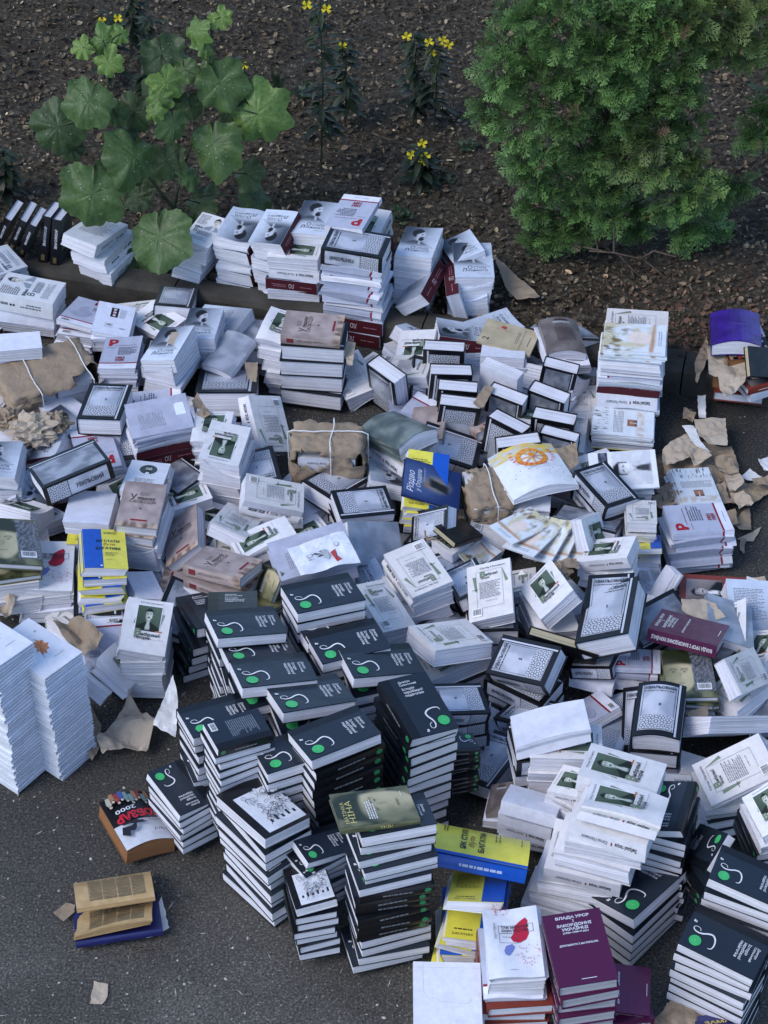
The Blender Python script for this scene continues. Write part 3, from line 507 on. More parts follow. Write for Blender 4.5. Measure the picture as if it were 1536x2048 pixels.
def art_T(fr, bk, sp, W, L, T):
    plain(lin((176, 164, 136)), lin((190, 178, 150)))(fr, bk, sp, W, L, T); fr.text('2', W*.16, L*.82, .026, lin((50, 46, 44)), bold=.01); fr.rect(W*.1, L*.24, W*.9, L*.245, INK); fr.greek(W*.3, L*.3, W*.8, L*.36, 2, GREYT, 4, .3); fr.greek(W*.3, L*.1, W*.7, L*.13, 1, GREYT, 4, .5); fr.poly([(W*.72, L*.6), (W*.84, L*.6), (W*.84, L*.68), (W*.76, L*.7)], lin((170, 70, 60))); fr.rect(W*.68, L*.3, W*.685, L*.85, lin((170, 90, 80)))
def art_X(fr, bk, sp, W, L, T): plain(lin((98, 90, 90)), lin((122, 114, 112)))(fr, bk, sp, W, L, T); fr.rect(W*.3, L*.82, W*.75, L*.87, lin((160, 160, 168))); fr.rect(W*.35, L*.9, W*.7, L*.925, lin((60, 40, 44))); fr.greek(W*.3, L*.3, W*.8, L*.7, 9, lin((88, 80, 82)), 3, .5)
LAV = lin((166, 170, 188))
def art_I(fr, bk, sp, W, L, T): plain(LAV, lin((176, 180, 198)))(fr, bk, sp, W, L, T); fr.greek(W*.2, L*.42, W*.62, L*.84, 18, lin((104, 108, 122)), 12, .3, .5); fr.poly([(W*.42, L*.07), (W*.76, L*.08), (W*.77, L*.2), (W*.72, L*.235), (W*.42, L*.23)], lin((226, 232, 242)))
def art_MM(fr, bk, sp, W, L, T):
    for c in (fr, bk, sp): c.rect(0, 0, c.w, c.h, lin((222, 224, 232)))
    fr.picture(W*.1, L*.08, W*.98, L*.66, portrait(lin((206, 208, 214)), lin((220, 222, 226)), lin((34, 34, 38)), lin((196, 200, 208)), lin((60, 62, 68)), .5, .66, 1.15), 28, 28); fr.picture(W*.3, L*.72, W*.98, L*.86, cloud(lin((44, 48, 60)), lin((110, 116, 134)), 4, 2), 10, 8); fr.text('ЖМ', W*.04, L*.89, .015, INK, bold=.05); fr.text('3', W*.5, L*.9, .011, GREYT)
def art_F(fr, bk, sp, W, L, T):
    for c in (fr, bk): 
        c.picture(0, 0, W, L, cloud(lin((178, 150, 106)), lin((196, 168, 124)), 6, 2), 8, 12)
        for k in range(4): c.greek(W*.12, L*(.1+.185*k), W*.9, L*(.27+.185*k), 13, lin((112, 102, 84)), k, .6, .2)
    sp.rect(0, 0, L, T, lin((170, 140, 98)))
def art_KK(fr, bk, sp, W, L, T): plain(BLK, (.014, .014, .016))(fr, bk, sp, W, L, T)
def art_NB(fr, bk, sp, W, L, T): plain(lin((34, 36, 92)), lin((44, 48, 110)))(fr, bk, sp, W, L, T); fr.text('ЗАМА', W*.2, L*.72, .018, lin((210, 190, 90)), w=W*.6, bold=.03); fr.greek(W*.2, L*.5, W*.8, L*.6, 2, lin((170, 176, 200)), 3, .4)
def art_E(fr, bk, sp, W, L, T):
    plain(lin((228, 231, 240)))(fr, bk, sp, W, L, T); g = lin((176, 180, 192)); fr.strip([(W*.14, L*.98), (W*.15, L*.64), (W*.19, L*.575), (W*.32, L*.56), (W*.4, L*.52), (W*.8, L*.5), (W*.86, L*.56)], .001, g); fr.rect(0, L*.93, W, L*.932, g)
def art_B(fr, bk, sp, W, L, T):
    for c in (fr, bk, sp): c.rect(0, 0, c.w, c.h, lin((226, 230, 240)))
    leaf = [(.42, .34), (.47, .42), (.41, .44), (.49, .5), (.45, .55), (.53, .56), (.55, .63), (.6, .58), (.63, .65), (.67, .57), (.73, .56), (.69, .5), (.76, .46), (.68, .43), (.66, .37), (.58, .38), (.53, .32), (.5, .36)]
    cx, cy = .56, .47; Lr = fr.lay()
    for k in range(len(leaf)):
        a, b = leaf[k], leaf[(k+1) % len(leaf)]; fr.poly([(cx*W, cy*L), (a[0]*W, a[1]*L), (b[0]*W, b[1]*L)], mix(lin((206, 120, 70)), lin((222, 160, 112)), (k % 3)/3), Lr)
    fr.strip([(.4*W, .28*L), (.5*W, .4*L), (.64*W, .58*L)], .0012, lin((160, 84, 44))); fr.greek(W*.55, L*.2, W*.85, L*.215, 1, GREYT, 3, .4); fr.ell(W*.8, L*.75, .004, .004, lin((170, 176, 190)), 12); sp.rect(0, 0, L, T, lin((206, 212, 224)))
def art_OO(fr, bk, sp, W, L, T):
    for c in (fr, bk, sp): c.rect(0, 0, c.w, c.h, lin((224, 228, 238)))
    f = portrait(lin((70, 84, 84)), lin((190, 196, 192)), lin((44, 50, 50)), lin((60, 72, 72)), WHITE, .5, .55, 1.2, .7); cx, cy, rr = W*.5, L*.74, .031; Lr = fr.lay()
    for j in range(7):
        for k in range(24):
            P = [(cx+rr*r*math.cos(t), cy+rr*r*math.sin(t)) for r, t in ((j/7, 2*math.pi*k/24), ((j+1)/7, 2*math.pi*k/24), ((j+1)/7, 2*math.pi*(k+1)/24), (j/7, 2*math.pi*(k+1)/24))]
            gx = sum(p[0] for p in P)/4; gy = sum(p[1] for p in P)/4; fr.poly(P if j else P[:3], f(.5+(gx-cx)/rr*.5, .5+(gy-cy)/rr*.5), Lr)
    fr.greek(W*.25, L*.3, W*.75, L*.45, 4, GREYT, 5, .4)
def art_JP(fr, bk, sp, W, L, T):
    for c in (fr, bk, sp): c.rect(0, 0, c.w, c.h, lin((222, 226, 240)))
    fr.rect(W*.38, L*.56, W*.58, L*.86, lin((24, 20, 30)))
    for k in range(3): fr.ell(W*.48, L*(.62+.09*k), .007, .008, lin((206, 186, 190)), 14)
    fr.greek(W*.62, L*.55, W*.8, L*.84, 12, lin((150, 152, 168)), 2, .3); fr.frame(W*.3, L*.22, W*.5, L*.34, .0008, GREYT); fr.barcode(W*.33, L*.24, .02, .018); fr.greek(W*.7, L*.2, W*.85, L*.24, 1, GREYT, 3, .5)
ART = {'A': art_A, 'Ab': art_Ab, 'H': art_H, 'V': art_V, 'L': art_L, 'P': art_P, 'S': art_S, 'Y': art_Y, 'Yb': art_Yb, 'Z': art_Z, 'U': art_U, 'N': art_N, 'K': art_K, 'R': art_R, 'W': art_W, 'G': art_G, 'D': art_D, 'M': art_M, 'C': art_C, 'Q': art_Q, 'T': art_T, 'X': art_X,
 'J': plain(lin((226, 228, 240))), 'E': art_E, 'I': art_I, 'O': plain(lin((140, 146, 158)), lin((168, 174, 186))), 'GG': plain(lin((74, 84, 82)), lin((122, 134, 130))), 'MM': art_MM, 'F': art_F, 'KK': art_KK, 'NB': art_NB, 'B': art_B, 'OO': art_OO, 'JP': art_JP}
# kind: (W, L, T, binding, cover material, cover base colour, page colour, object name, category, noun for labels)
KIND = {
'A': (.145, .215, .037, 'hard', GLOSS, BLK, PAPERC, 'textbook', 'textbook', 'black textbook'), 'Ab': (.145, .215, .037, 'hard', GLOSS, BLK, PAPERC, 'textbook', 'textbook', 'black textbook with cartoon back'),
'H': (.145, .215, .064, 'hard', SILVER, BLK, PAPERC, 'hardcover_book', 'hardback book', 'silver and black hardback'), 'V': (.14, .205, .05, 'semi', MATTE, CREAM, PAPERC, 'jacketed_book', 'book', 'white jacketed book'),
'L': (.145, .21, .054, 'soft', MATTE, lin((205, 210, 220)), PAPERC, 'paperback_book', 'paperback', 'grey portrait paperback'), 'P': (.145, .21, .02, 'soft', MATTE, PG, PAPERC, 'paperback_book', 'paperback', 'thin grey paperback'),
'S': (.13, .20, .036, 'hard', MATTE, MAUVE, PAPERC, 'hardcover_book', 'hardback book', 'pink-brown hardback'), 'Y': (.135, .205, .027, 'soft', GLOSS, YEL, PAPERC, 'paperback_book', 'paperback', 'yellow and blue paperback'), 'Yb': (.135, .205, .03, 'soft', GLOSS, BLU, PAPERC, 'paperback_book', 'paperback', 'thick yellow and blue paperback'),
'Z': (.135, .205, .025, 'soft', MATTE, lin((228, 230, 238)), PAPERC, 'paperback_book', 'paperback', 'white paperback'), 'U': (.165, .24, .047, 'hard', FOIL, BURG, (.5, .5, .54), 'hardcover_book', 'hardback book', 'burgundy hardback'),
'N': (.145, .21, .02, 'hard', GLOSS, lin((96, 98, 72)), PAPERC, 'hardcover_book', 'hardback book', 'olive hardback'), 'K': (.15, .215, .05, 'semi', GLOSS, lin((120, 84, 56)), lin((150, 106, 72)), 'hardcover_book', 'hardback book', 'worn brown book'),
'R': (.16, .215, .014, 'hard', GLOSS, lin((24, 40, 84)), PAPERC, 'hardcover_book', 'hardback book', 'dark blue hardback'), 'W': (.145, .205, .006, 'soft', MATTE, lin((214, 222, 230)), PAPERC, 'pamphlet', 'pamphlet', 'pale pamphlet'),
'G': (.21, .25, .015, 'soft', MATTE, lin((226, 230, 236)), PAPERC, 'picture_book', 'picture book', 'white picture book'), 'D': (.14, .21, .036, 'hard', GLOSS, BLK, PAPERC, 'hardcover_book', 'hardback book', 'black-spined hardback'),
'M': (.145, .21, .054, 'soft', MATTE, lin((222, 224, 228)), PAPERC, 'paperback_book', 'paperback', 'white paperback'), 'C': (.16, .235, .036, 'hard', GLOSS, RUST, PAPERC, 'hardcover_book', 'hardback book', 'rust-red hardback'),
'Q': (.16, .2, .04, 'semi', GLOSS, lin((50, 22, 118)), PAPERC, 'hardcover_book', 'hardback book', 'purple book'), 'T': (.15, .22, .012, 'soft', MATTE, lin((176, 164, 136)), lin((196, 180, 150)), 'paperback_book', 'paperback', 'tan book'), 'X': (.13, .18, .03, 'soft', GLOSS, lin((98, 90, 90)), PAPERC, 'paperback_book', 'paperback', 'grey-brown book'),
'J': (.145, .21, .045, 'soft', MATTE, lin((226, 228, 240)), PAPERC, 'page_block', 'coverless book', 'white coverless book'), 'E': (.23, .32, .03, 'soft', MATTE, lin((228, 231, 240)), PAPERC, 'envelope', 'envelope', 'thick white envelope'), 'I': (.15, .215, .03, 'semi', MATTE, LAV, PAPERC, 'hardcover_book', 'hardback book', 'lavender-grey hardback'),
'O': (.15, .215, .03, 'semi', SILVER, lin((150, 156, 168)), PAPERC, 'hardcover_book', 'hardback book', 'silver-grey book'), 'GG': (.15, .21, .045, 'soft', GLOSS, lin((80, 90, 88)), PAPERC, 'paperback_book', 'paperback', 'grey-green book'), 'MM': (.17, .24, .008, 'soft', MATTE, lin((222, 224, 232)), PAPERC, 'magazine', 'magazine', 'white magazine'),
'F': (.135, .21, .012, 'soft', MATTE, lin((180, 150, 106)), lin((180, 152, 110)), 'page_block', 'coverless book', 'brown newsprint pages'), 'KK': (.145, .21, .03, 'hard', GLOSS, BLK, lin((190, 180, 150)), 'hardcover_book', 'hardback book', 'plain black book'), 'NB': (.15, .21, .02, 'hard', GLOSS, lin((34, 36, 92)), PAPERC, 'hardcover_book', 'hardback book', 'navy blue book'),
'B': (.145, .21, .0125, 'soft', MATTE, lin((232, 235, 244)), (.58, .58, .68), 'booklet', 'booklet', 'white booklet'), 'OO': (.14, .21, .02, 'soft', MATTE, lin((224, 228, 238)), PAPERC, 'paperback_book', 'paperback', 'white paperback'), 'JP': (.15, .21, .02, 'soft', MATTE, lin((222, 226, 240)), PAPERC, 'paperback_book', 'paperback', 'white paperback')}
def warp(var, W, L, T, soft):
    """how a book has been bent: returns a map of normalised place (x, y, z) to an offset"""
    if var == 2: return lambda x, y, z: (0, 0, .12*W*math.sin(math.pi*min(1, max(0, x)))*(.25+.75*z))
    if var == 1: return lambda x, y, z: (.004*z, 0, .011*max(0, x)**2*z*(.5+.5*y))
    if var == 3: return lambda x, y, z: (.012*(z-.5), .003*(z-.5), .004*math.sin(3.2*x+1)*z)
    if var == 4: return lambda x, y, z: (.010*(z-.5), .004*z, .034*max(0, x)**2*z*z*(.35+.65*(1-y)))
    if var == 6: return lambda x, y, z: (-.012*z*max(0, x)**2, 0, .055*max(0, x)**2*sm(.35, 1, z)*(.7+.3*y))
    if var == 5: return lambda x, y, z: (.006*math.sin(5*z), .004*math.sin(4*z+1), (.0045*math.sin(5.5*x+2.5*y)+.004*math.sin(4*y))*z)
    return lambda x, y, z: (0, 0, 0)
_bm = {}
def book_meshes(t, var, vol='3'):
    k = (t, var, vol if t == 'H' else '')
    if k in _bm: return _bm[k]
    W, L, T, bind, mat, base, page, name = KIND[t][:8]; rd = random.Random(hash(t) % 997 if False else sum(map(ord, t))*7+var)
    bd = {'hard': .0028 if t[0] != 'A' else .0019, 'semi': .0016, 'soft': .0007 if t != 'B' else .0026}[bind]; ins = {'hard': .0038 if t[0] != 'A' else .0016, 'semi': .0018, 'soft': .0006}[bind]; bul = {'hard': .0022, 'semi': .0012, 'soft': .0006}[bind]
    wp = warp(var, W, L, T, bind == 'soft')
    def place(x, y, z):
        d = wp(x/W, y/L, z/T); return (x-W/2+d[0], y-L/2+d[1], z+d[2])
    def slab(mb, x0, x1, y0, y1, z0, z1, col, nx=14 if var else 5, ny=12 if var else 6, m=0, wob=0., topcol=None, botcol=None):
        def xy(i, j): return x0+(x1-x0)*i/nx, y0+(y1-y0)*j/ny
        lo = [[mb.vert(place(*xy(i, j), z0)) for i in range(nx+1)] for j in range(ny+1)]; hi = [[mb.vert(place(*xy(i, j), z1)) for i in range(nx+1)] for j in range(ny+1)]
        for j in range(ny):
            for i in range(nx):
                mb.face((hi[j][i], hi[j][i+1], hi[j+1][i+1], hi[j+1][i]), topcol or col, m); mb.face((lo[j+1][i], lo[j+1][i+1], lo[j][i+1], lo[j][i]), botcol or col, m)
        for i in range(nx): mb.face((lo[0][i], lo[0][i+1], hi[0][i+1], hi[0][i]), col, m); mb.face((lo[ny][i+1], lo[ny][i], hi[ny][i], hi[ny][i+1]), col, m)
        for j in range(ny): mb.face((lo[j+1][0], lo[j][0], hi[j][0], hi[j+1][0]), col, m); mb.face((lo[j][nx], lo[j+1][nx], hi[j+1][nx], hi[j][nx]), col, m)
    mb = MB()
    fx = W if bind != 'soft' else W-.0005
    slab(mb, 0, fx, 0, L, T-bd, T, base); slab(mb, 0, fx, 0, L, 0, bd, base)
    ns = 6                                           # the spine bulges a little between the two boards
    def bulge(q): return -bul*(1-(2*q-1)**2)
    def spv(y, z, L_=0): return place(bulge(z/T)-.00025*L_, y, z)
    nyy = 12 if var else 6; g = [[mb.vert(spv(L*j/nyy, T*i/ns)) for i in range(ns+1)] for j in range(nyy+1)]; gi = [[mb.vert(place(bulge(i/ns)+bd, L*j/nyy, min(max(T*i/ns, bd), T-bd))) for i in range(ns+1)] for j in range(nyy+1)]
    for j in range(nyy):
        for i in range(ns): mb.face((g[j][i], g[j][i+1], g[j+1][i+1], g[j+1][i]), base); mb.face((gi[j+1][i], gi[j+1][i+1], gi[j][i+1], gi[j][i]), base)
    for i in range(ns): mb.face((g[0][i+1], g[0][i], gi[0][i], gi[0][i+1]), base); mb.face((g[nyy][i], g[nyy][i+1], gi[nyy][i+1], gi[nyy][i]), base)
    e = .00028 if var == 0 else .0004; cl = .01 if var else .03
    fr = Canvas(mb, lambda u, v, l: place(min(max(u, .0004), fx-.0004), min(max(v, .0004), L-.0004), T+e*l), W, L, cl)
    bk = Canvas(mb, lambda u, v, l: place(min(max(W-u, .0004), fx-.0004), min(max(v, .0004), L-.0004), -e*l), W, L, cl)
    sp = Canvas(mb, lambda u, v, l: place(bulge(1-v/T)-e*l, min(max(u, .0004), L-.0004), min(max(T-v, .0004), T-.0004)), L, T)
    if t == 'H':
        ot = fr.text; fr.text = lambda s_, *a, **k_: ot(vol if s_ == '{n}' else s_, *a, **k_)
    ART[t](fr, bk, sp, W, L, T)
    ins = .0042 if t == 'B' else ins
    cov = mb.build(name+'_cover', [mat])
    pb = MB(); n = max(1, int((T-2*bd)/.0042)) if bind != 'hard' else max(1, int((T-2*bd)/.008)); h = (T-2*bd)/n; jt = .0016 if bind == 'soft' else (.001 if bind == 'semi' else .0004)
    for i in range(n):
        a = bd+h*i; q = [rd.uniform(-jt, jt*.6) for _ in range(3)]; k_ = rd.choice((1., 1., 1.02, .95, .88))
        slab(pb, .0015, W-ins+q[0]-(.0008 if bind != 'hard' else 0), max(0, ins)+q[1]*.7+.0006, L-ins+q[2]*.7-.0006, a+.0002, a+h-.0002, tuple(c*k_ for c in page))
    pag = pb.build('pages', [PAGE])
    _bm[k] = (cov, pag); return _bm[k]
ORD = 'zeroth first second third fourth fifth sixth seventh eighth ninth tenth eleventh twelfth thirteenth fourteenth fifteenth sixteenth seventeenth eighteenth nineteenth twentieth'.split()
def ordinal(n):
    if n <= 20: return ORD[n]
    tens = {2: 'twent', 3: 'thirt', 4: 'fort'}[n//10]
    return tens+'ieth' if n % 10 == 0 else tens+'y-'+ORD[n % 10]
def put_book(t, mat, label, group, var=0, vol='3'):
    """one book: an Empty at its base with its cover and its block of pages"""
    cov, pag = book_meshes(t, var, vol); k = KIND[t]
    e = bpy.data.objects.new(k[7], None); COL.objects.link(e); e.matrix_world = mat; e.empty_display_size = .03
    tag(e, label, k[8], group)
    link('cover', cov, e); link('pages', pag, e)
    return e
GROUPS = {'textbook': 'black swirl textbooks', 'hardback book': 'assorted hardbacks in the heap', 'book': 'white jacketed books in the heap', 'paperback': 'paperbacks in the heap', 'pamphlet': 'pale pamphlets', 'booklet': 'white booklets in two columns', 'coverless book': 'coverless page blocks', 'envelope': 'thick envelopes'}
LOWER = {'a': 'A', 'v': 'V', 'l': 'L', 'p': 'P', 'y': 'Y', 'h': 'H', 'j': 'J'}
STACKS = [
('D', (-1.5085, 6.6801, 0.2328), (0.402, 0.6973, 0.4855, 0.3411), 0.894, (), (0, 0), 3, 0.006, 0, '', 'leftmost black-spined book leaning on the kerb, white page top up'),
('D', (-1.4518, 6.6681, 0.2333), (0.39, 0.6871, 0.5026, 0.351), 0.892, (), (0, 0), 3, 0.006, 0, '', 'second black-spined book from the left leaning on the kerb'),
('D', (-1.4069, 6.6289, 0.2325), (0.4134, 0.6748, 0.5039, 0.3462), 0.874, (), (0, 0), 3, 0.006, 0, '', 'third black-spined book from the left leaning on the kerb'),
('D', (-1.3436, 6.6546, 0.2075), (0.5375, 0.5559, 0.5152, 0.3695), 1.026, (), (0, 0), 3, 0.006, 0, '', 'upright book with grey-green cover beside the leaning black-spined books'),
('D', (-1.2972, 6.6329, 0.2067), (0.5447, 0.5483, 0.507, 0.3816), 1.021, (), (0, 0), 3, 0.006, 0, '', 'upright black-spined book nearest the three white hardbacks on the kerb'),
('M', (-1.1332, 6.5669, 0.2824), (0.0509, -0.2324, -0.9688, 0.069), 1.068, (('M', 2),), (0.05, 0), 2, 0.006, 0, 'three white hardbacks under the big leaf on the kerb', None),
('M', (-0.6964, 6.5285, 0.2599), (0.974, 0.0623, -0.0216, -0.2168), 0.844, (('M', 3),), (-0.04, 0.0), 3, 0.006, 0, 'white paperback stack right of the hanging leaf', None),
('L', (-0.5598, 6.5132, 0.2872), (0.1404, 0.0227, -0.0225, 0.9896), 0.977, (('L', 4),), (0, 0), 3, 0.006, 0, 'upside-down grey portrait stack beside the leafy plant', None),
('L', (-0.4135, 6.4477, 0.3235), (0.1693, -0.0542, -0.0612, 0.9822), 0.94, (('L', 4), ('l', 1)), (0.02, 0), 3, 0.006, 0, 'second upside-down grey portrait stack from the left', None),
('L', (-0.2635, 6.5075, 0.3152), (0.9911, 0.0224, -0.055, -0.119), 1.024, (('L', 4),), (0, 0), 3, 0.006, 0, 'grey portrait stack behind the brown portrait book', None),
('V', (-0.0678, 6.5608, 0.255), (0.1413, -0.0065, -0.0145, 0.9898), 1.067, (('V', 1), ('L', 2)), (0, 0), 3, 0.006, 0, 'white-spined books under the red P book', None),
('P', (-0.1164, 6.4458, 0.4192), (0.165, -0.0515, -0.0001, 0.9849), 1.067, (), (0, 0), 3, 0.006, 0, '', 'grey book with upside-down red P, topmost at the back'),
('V', (-0.3392, 6.3811, 0.2634), (0.6496, 0.0066, 0.0041, -0.7602), 0.969, (('v', 1), ('l', 1), ('L', 2)), (0, 0), 3, 0.006, 0, 'brown portrait stack at the back', None),
('H', (-0.1045, 6.2642, 0.356), (0.7866, 0.0079, 0.0155, 0.6172), 1.104, (('P', 2), ('p', 1), ('P', 4), ('p', 1), ('P', 2), ('L', 3)), (0, 0), 4, 0.008, 0, 'tall thin-book stack at the back', None),
('L', (0.1316, 6.4076, 0.2697), (0.9932, -0.0177, -0.0007, -0.1151), 1.008, (('L', 5),), (0, 0), 5, 0.006, 0, 'grey portrait stack right of the tall thin-book stack', None),
('L', (0.3426, 6.3719, 0.214), (0.9996, 0.0203, 0.0127, 0.0127), 1.044, (('L', 4),), (-0.03, -0.03), 7, 0.006, 0, 'rightmost grey portrait stack beside the torn kraft sheet', None),
('L', (0.3109, 6.4569, 0.2175), (0.9812, -0.0645, -0.1133, 0.1421), 0.92, (('L', 3),), (0, 0), 3, 0.006, 0, 'half-hidden grey portrait stack behind the rightmost one', None),
('L', (0.1257, 6.2946, 0.2149), (0.3619, 0.1876, 0.9131, -0.0072), 0.99, (), (0, 0), 3, 0.006, 0, '', 'burgundy spine leaning between two grey portrait stacks'),
('L', (0.2519, 6.3014, 0.1605), (0.7986, 0.0102, 0.601, 0.0297), 0.951, (), (0, 0), 3, 0.006, 0, '', 'second burgundy spine leaning against the rightmost portrait stack'),
('S', (-0.2581, 5.8565, 0.3035), (0.75, 0.0327, -0.0218, 0.6603), 1.086, (('h', 4), ('V', 1)), (0, 0), 6, 0.006, 0, 'warped book stack at the kerb, pink-brown on top', None),
('V', (-0.3792, 5.9802, 0.2019), (0.991, 0.0211, 0.0275, -0.1292), 0.959, (('V', 4),), (0.03, -0.02), 3, 0.006, 0, 'white book stack left of the pink-brown title book', None),
('M', (-1.3671, 6.2914, 0.1294), (0.7734, 0.0216, 0.0392, 0.6324), 1.12, (('J', 1), ('j', 1), ('J', 1)), (-0.02, 0), 4, 0.006, 0, 'left-edge stack with a drawn portrait', None),
('M', (-1.5153, 6.4438, 0.1673), (0.3411, 0.2016, 0.0638, 0.9159), 0.896, (('M', 2),), (0, 0), 3, 0.006, 0, 'sideways-lettered stack behind the drawn portrait', None),
('P', (-1.1427, 6.1933, 0.1501), (0.0613, -0.1459, -0.9841, 0.081), 1.011, (('P', 5),), (-0.02, -0.02), 3, 0.006, 0, 'thin grey pile behind the large kraft bundle', None),
('JP', (-1.0195, 6.0763, 0.1861), (0.995, -0.0135, 0.0954, -0.0265), 0.946, (('J', 1), ('P', 1)), (0, 0), 3, 0.006, 0, 'white pair with a small dark photo', None),
('P', (-0.9746, 5.8729, 0.1805), (0.9995, -0.0208, -0.0019, -0.0233), 0.968, (('P', 4),), (0, 0), 2, 0.006, 0, 'upright red P book right of the large kraft bundle', None),
('L', (-0.7821, 5.8464, 0.211), (0.9807, 0.002, -0.1111, -0.1607), 0.964, (('L', 2),), (0, 0), 8, 0.006, 0, 'grey portrait stack carrying a kraft scrap', None),
('L', (-0.6763, 6.0281, 0.1727), (0.9972, 0.0056, -0.037, -0.065), 0.906, (('L', 2),), (0, 0), 3, 0.006, 0, 'grey portrait stack behind the kraft-scrap one', None),
('O', (-0.5738, 5.9196, 0.1442), (0.9595, 0.1254, -0.0089, -0.2522), 0.858, (), (0, 0), 3, 0.006, 2, '', 'silver-grey book with a rolled shiny cover, pages fanning out'),
('H', (-0.5746, 5.7773, 0.0385), (0.9839, -0.1786, 0.0033, 0.0088), 1.534, (('H', 1),), (0, 0), 6, 0.006, 0, 'black hardcover pages under the rolled silver cover', None),
('V', (-0.5974, 5.3896, 0.2033), (0.9986, -0.0186, 0.0369, -0.0317), 0.929, (('V', 3),), (0, 0), 3, 0.006, 0, 'half-hidden stack behind the green portrait book', None),
('V', (-0.4033, 5.5176, 0.1614), (0.2263, -0.9045, -0.208, 0.2955), 1.053, (), (0, 0), 3, 0.006, 0, '', 'white book propped up with its upside-down back cover showing'),
('V', (-0.548, 5.2848, 0.2098), (0.0828, 0.0367, -0.0136, 0.9958), 1.007, (('V', 3),), (0, 0), 4, 0.006, 0, 'upside-down green portrait stack by the tied parcel', None),
('H', (-0.9917, 5.5478, 0.1598), (0.9975, -0.0518, -0.0119, -0.0467), 1.079, (('H', 1),), (0, 0), 3, 0.006, 0, 'volume three pair by the crumpled paper', None),
('I', (-0.7853, 5.4162, 0.2526), (0.6014, 0.0876, -0.0899, 0.789), 1.014, (('I', 1), ('L', 3)), (0, 0), 6, 0.006, 0, 'plain lavender-grey book with a white sticker', None),
('P', (-1.0112, 5.3749, 0.14), (0.1518, -0.0198, 0.0278, -0.9878), 1.005, (('P', 3),), (0, 0), 3, 0.006, 0, 'upside-down red P pile by the clouded cover', None),
('H', (-1.0646, 5.1172, 0.3134), (0.0973, 0.5147, 0.8519, -0.0008), 1.152, (), (0, 0), 3, 0.006, 0, '', 'tilted thick book with clouded silver cover and lettered spine up'),
('J', (-1.3608, 5.8938, 0.1944), (0.7783, -0.0493, -0.0031, -0.6259), 0.892, (('J', 2),), (0, 0), 3, 0.006, 0, 'blank white pages behind the large kraft bundle', None),
('L', (-1.3308, 5.227, 0.1856), (0.9956, -0.0696, 0.0627, 0.0038), 1.071, (('L', 2),), (0, 0), 3, 0.006, 0, 'left-edge grey portrait pile under crumpled paper', None),
('OO', (-0.815, 5.1511, 0.2006), (0.9944, -0.0871, 0.0277, -0.053), 0.979, (('V', 2),), (0, 0), 3, 0.006, 0, 'white book with a round portrait', None),
('J', (-0.9867, 4.9851, 0.1764), (0.0119, 0.068, 0.1152, 0.9909), 1.059, (('Y', 1), ('V', 1)), (0, 0), 3, 0.006, 0, 'open blank book by the clouded cover', None),
('S', (-0.8085, 4.9543, 0.2336), (0.9986, 0.0118, 0.0303, -0.0413), 1.083, (('S', 1), ('V', 2)), (0, 0), 6, 0.006, 0, 'upright pink-brown pile, left centre', None),
('S', (-0.6551, 4.9398, 0.118), (0.9414, -0.0103, -0.3327, 0.0538), 1.11, (), (0, 0), 3, 0.006, 0, '', 'pink-brown title book propped steeply against white pages'),
('V', (-0.7651, 4.8948, 0.0433), (0.7907, 0.1804, 0.444, 0.3809), 0.771, (), (0, 0), 3, 0.006, 0, '', 'cream book on its side with page edges up, beside the blue and yellow stack'),
('J', (-0.7986, 4.7111, 0.0993), (0.9586, -0.0617, 0.1962, 0.1967), 0.697, (('J', 1),), (0, 0), 3, 0.006, 0, 'fanned white pages right of the blue and yellow stack', None),
('N', (-1.2106, 4.7884, 0.2611), (0.1257, 0.1039, -0.9845, 0.0638), 1.207, (('N', 1), ('V', 2)), (-0.02, -0.03), 3, 0.006, 0, "left-edge pile topped by a woman's face", None),
('Z', (-1.1127, 4.78, 0.1271), (0.9952, -0.0142, 0.0893, 0.0381), 1.168, (('Z', 2), ('P', 2)), (0, 0), 3, 0.006, 0, 'red-blob pile left of the blue and yellow stack', None),
('Y', (-0.9163, 4.7467, 0.2314), (0.9939, -0.0567, 0.054, 0.0775), 1.044, (('Y', 1), ('y', 2), ('Y', 1), ('H', 1)), (-0.02, -0.05), 4, 0.006, 0, 'blue and yellow stack at left', None),
('V', (-0.3733, 5.0746, 0.22), (0.1, -0.6982, -0.7036, 0.0871), 0.998, (('V', 1),), (0, 0), 3, 0.006, 0, 'white pair left of the tied parcel', None),
('V', (-0.4913, 4.9587, 0.1998), (0.1612, 0.9642, -0.1497, -0.1478), 0.961, (('V', 1),), (0, 0), 3, 0.006, 0, 'curled white pair near the sideways portrait', None),
('V', (-0.391, 4.8451, 0.1728), (0.555, -0.1554, -0.0315, 0.8166), 0.994, (('V', 1),), (0, 0), 3, 0.006, 0, 'sideways portrait book above the plain grey book', None),
('I', (-0.23, 4.7341, 0.2354), (0.5928, -0.0173, -0.0619, 0.8028), 1.198, (('I', 1), ('V', 1)), (0, 0), 3, 0.006, 0, 'plain grey book under the torn white sheet', None),
('O', (-0.0451, 4.9097, 0.1292), (0.5273, 0.3921, 0.0105, 0.7537), 1.003, (), (0, 0), 3, 0.006, 0, '', 'shiny blank silver cover in the middle of the heap'),
('H', (-0.0788, 5.0672, 0.1297), (0.7979, -0.02, 0.084, -0.5965), 0.917, (('H', 1),), (0, 0), 3, 0.006, 0, 'dark ornament-band volume under the tied kraft parcel', None),
('S', (-0.5208, 4.6986, 0.2045), (0.8497, -0.1161, 0.0626, 0.5105), 1.093, (('S', 1), ('V', 1)), (0, 0), 3, 0.006, 0, 'sideways pink-brown pile above the swirl books', None),
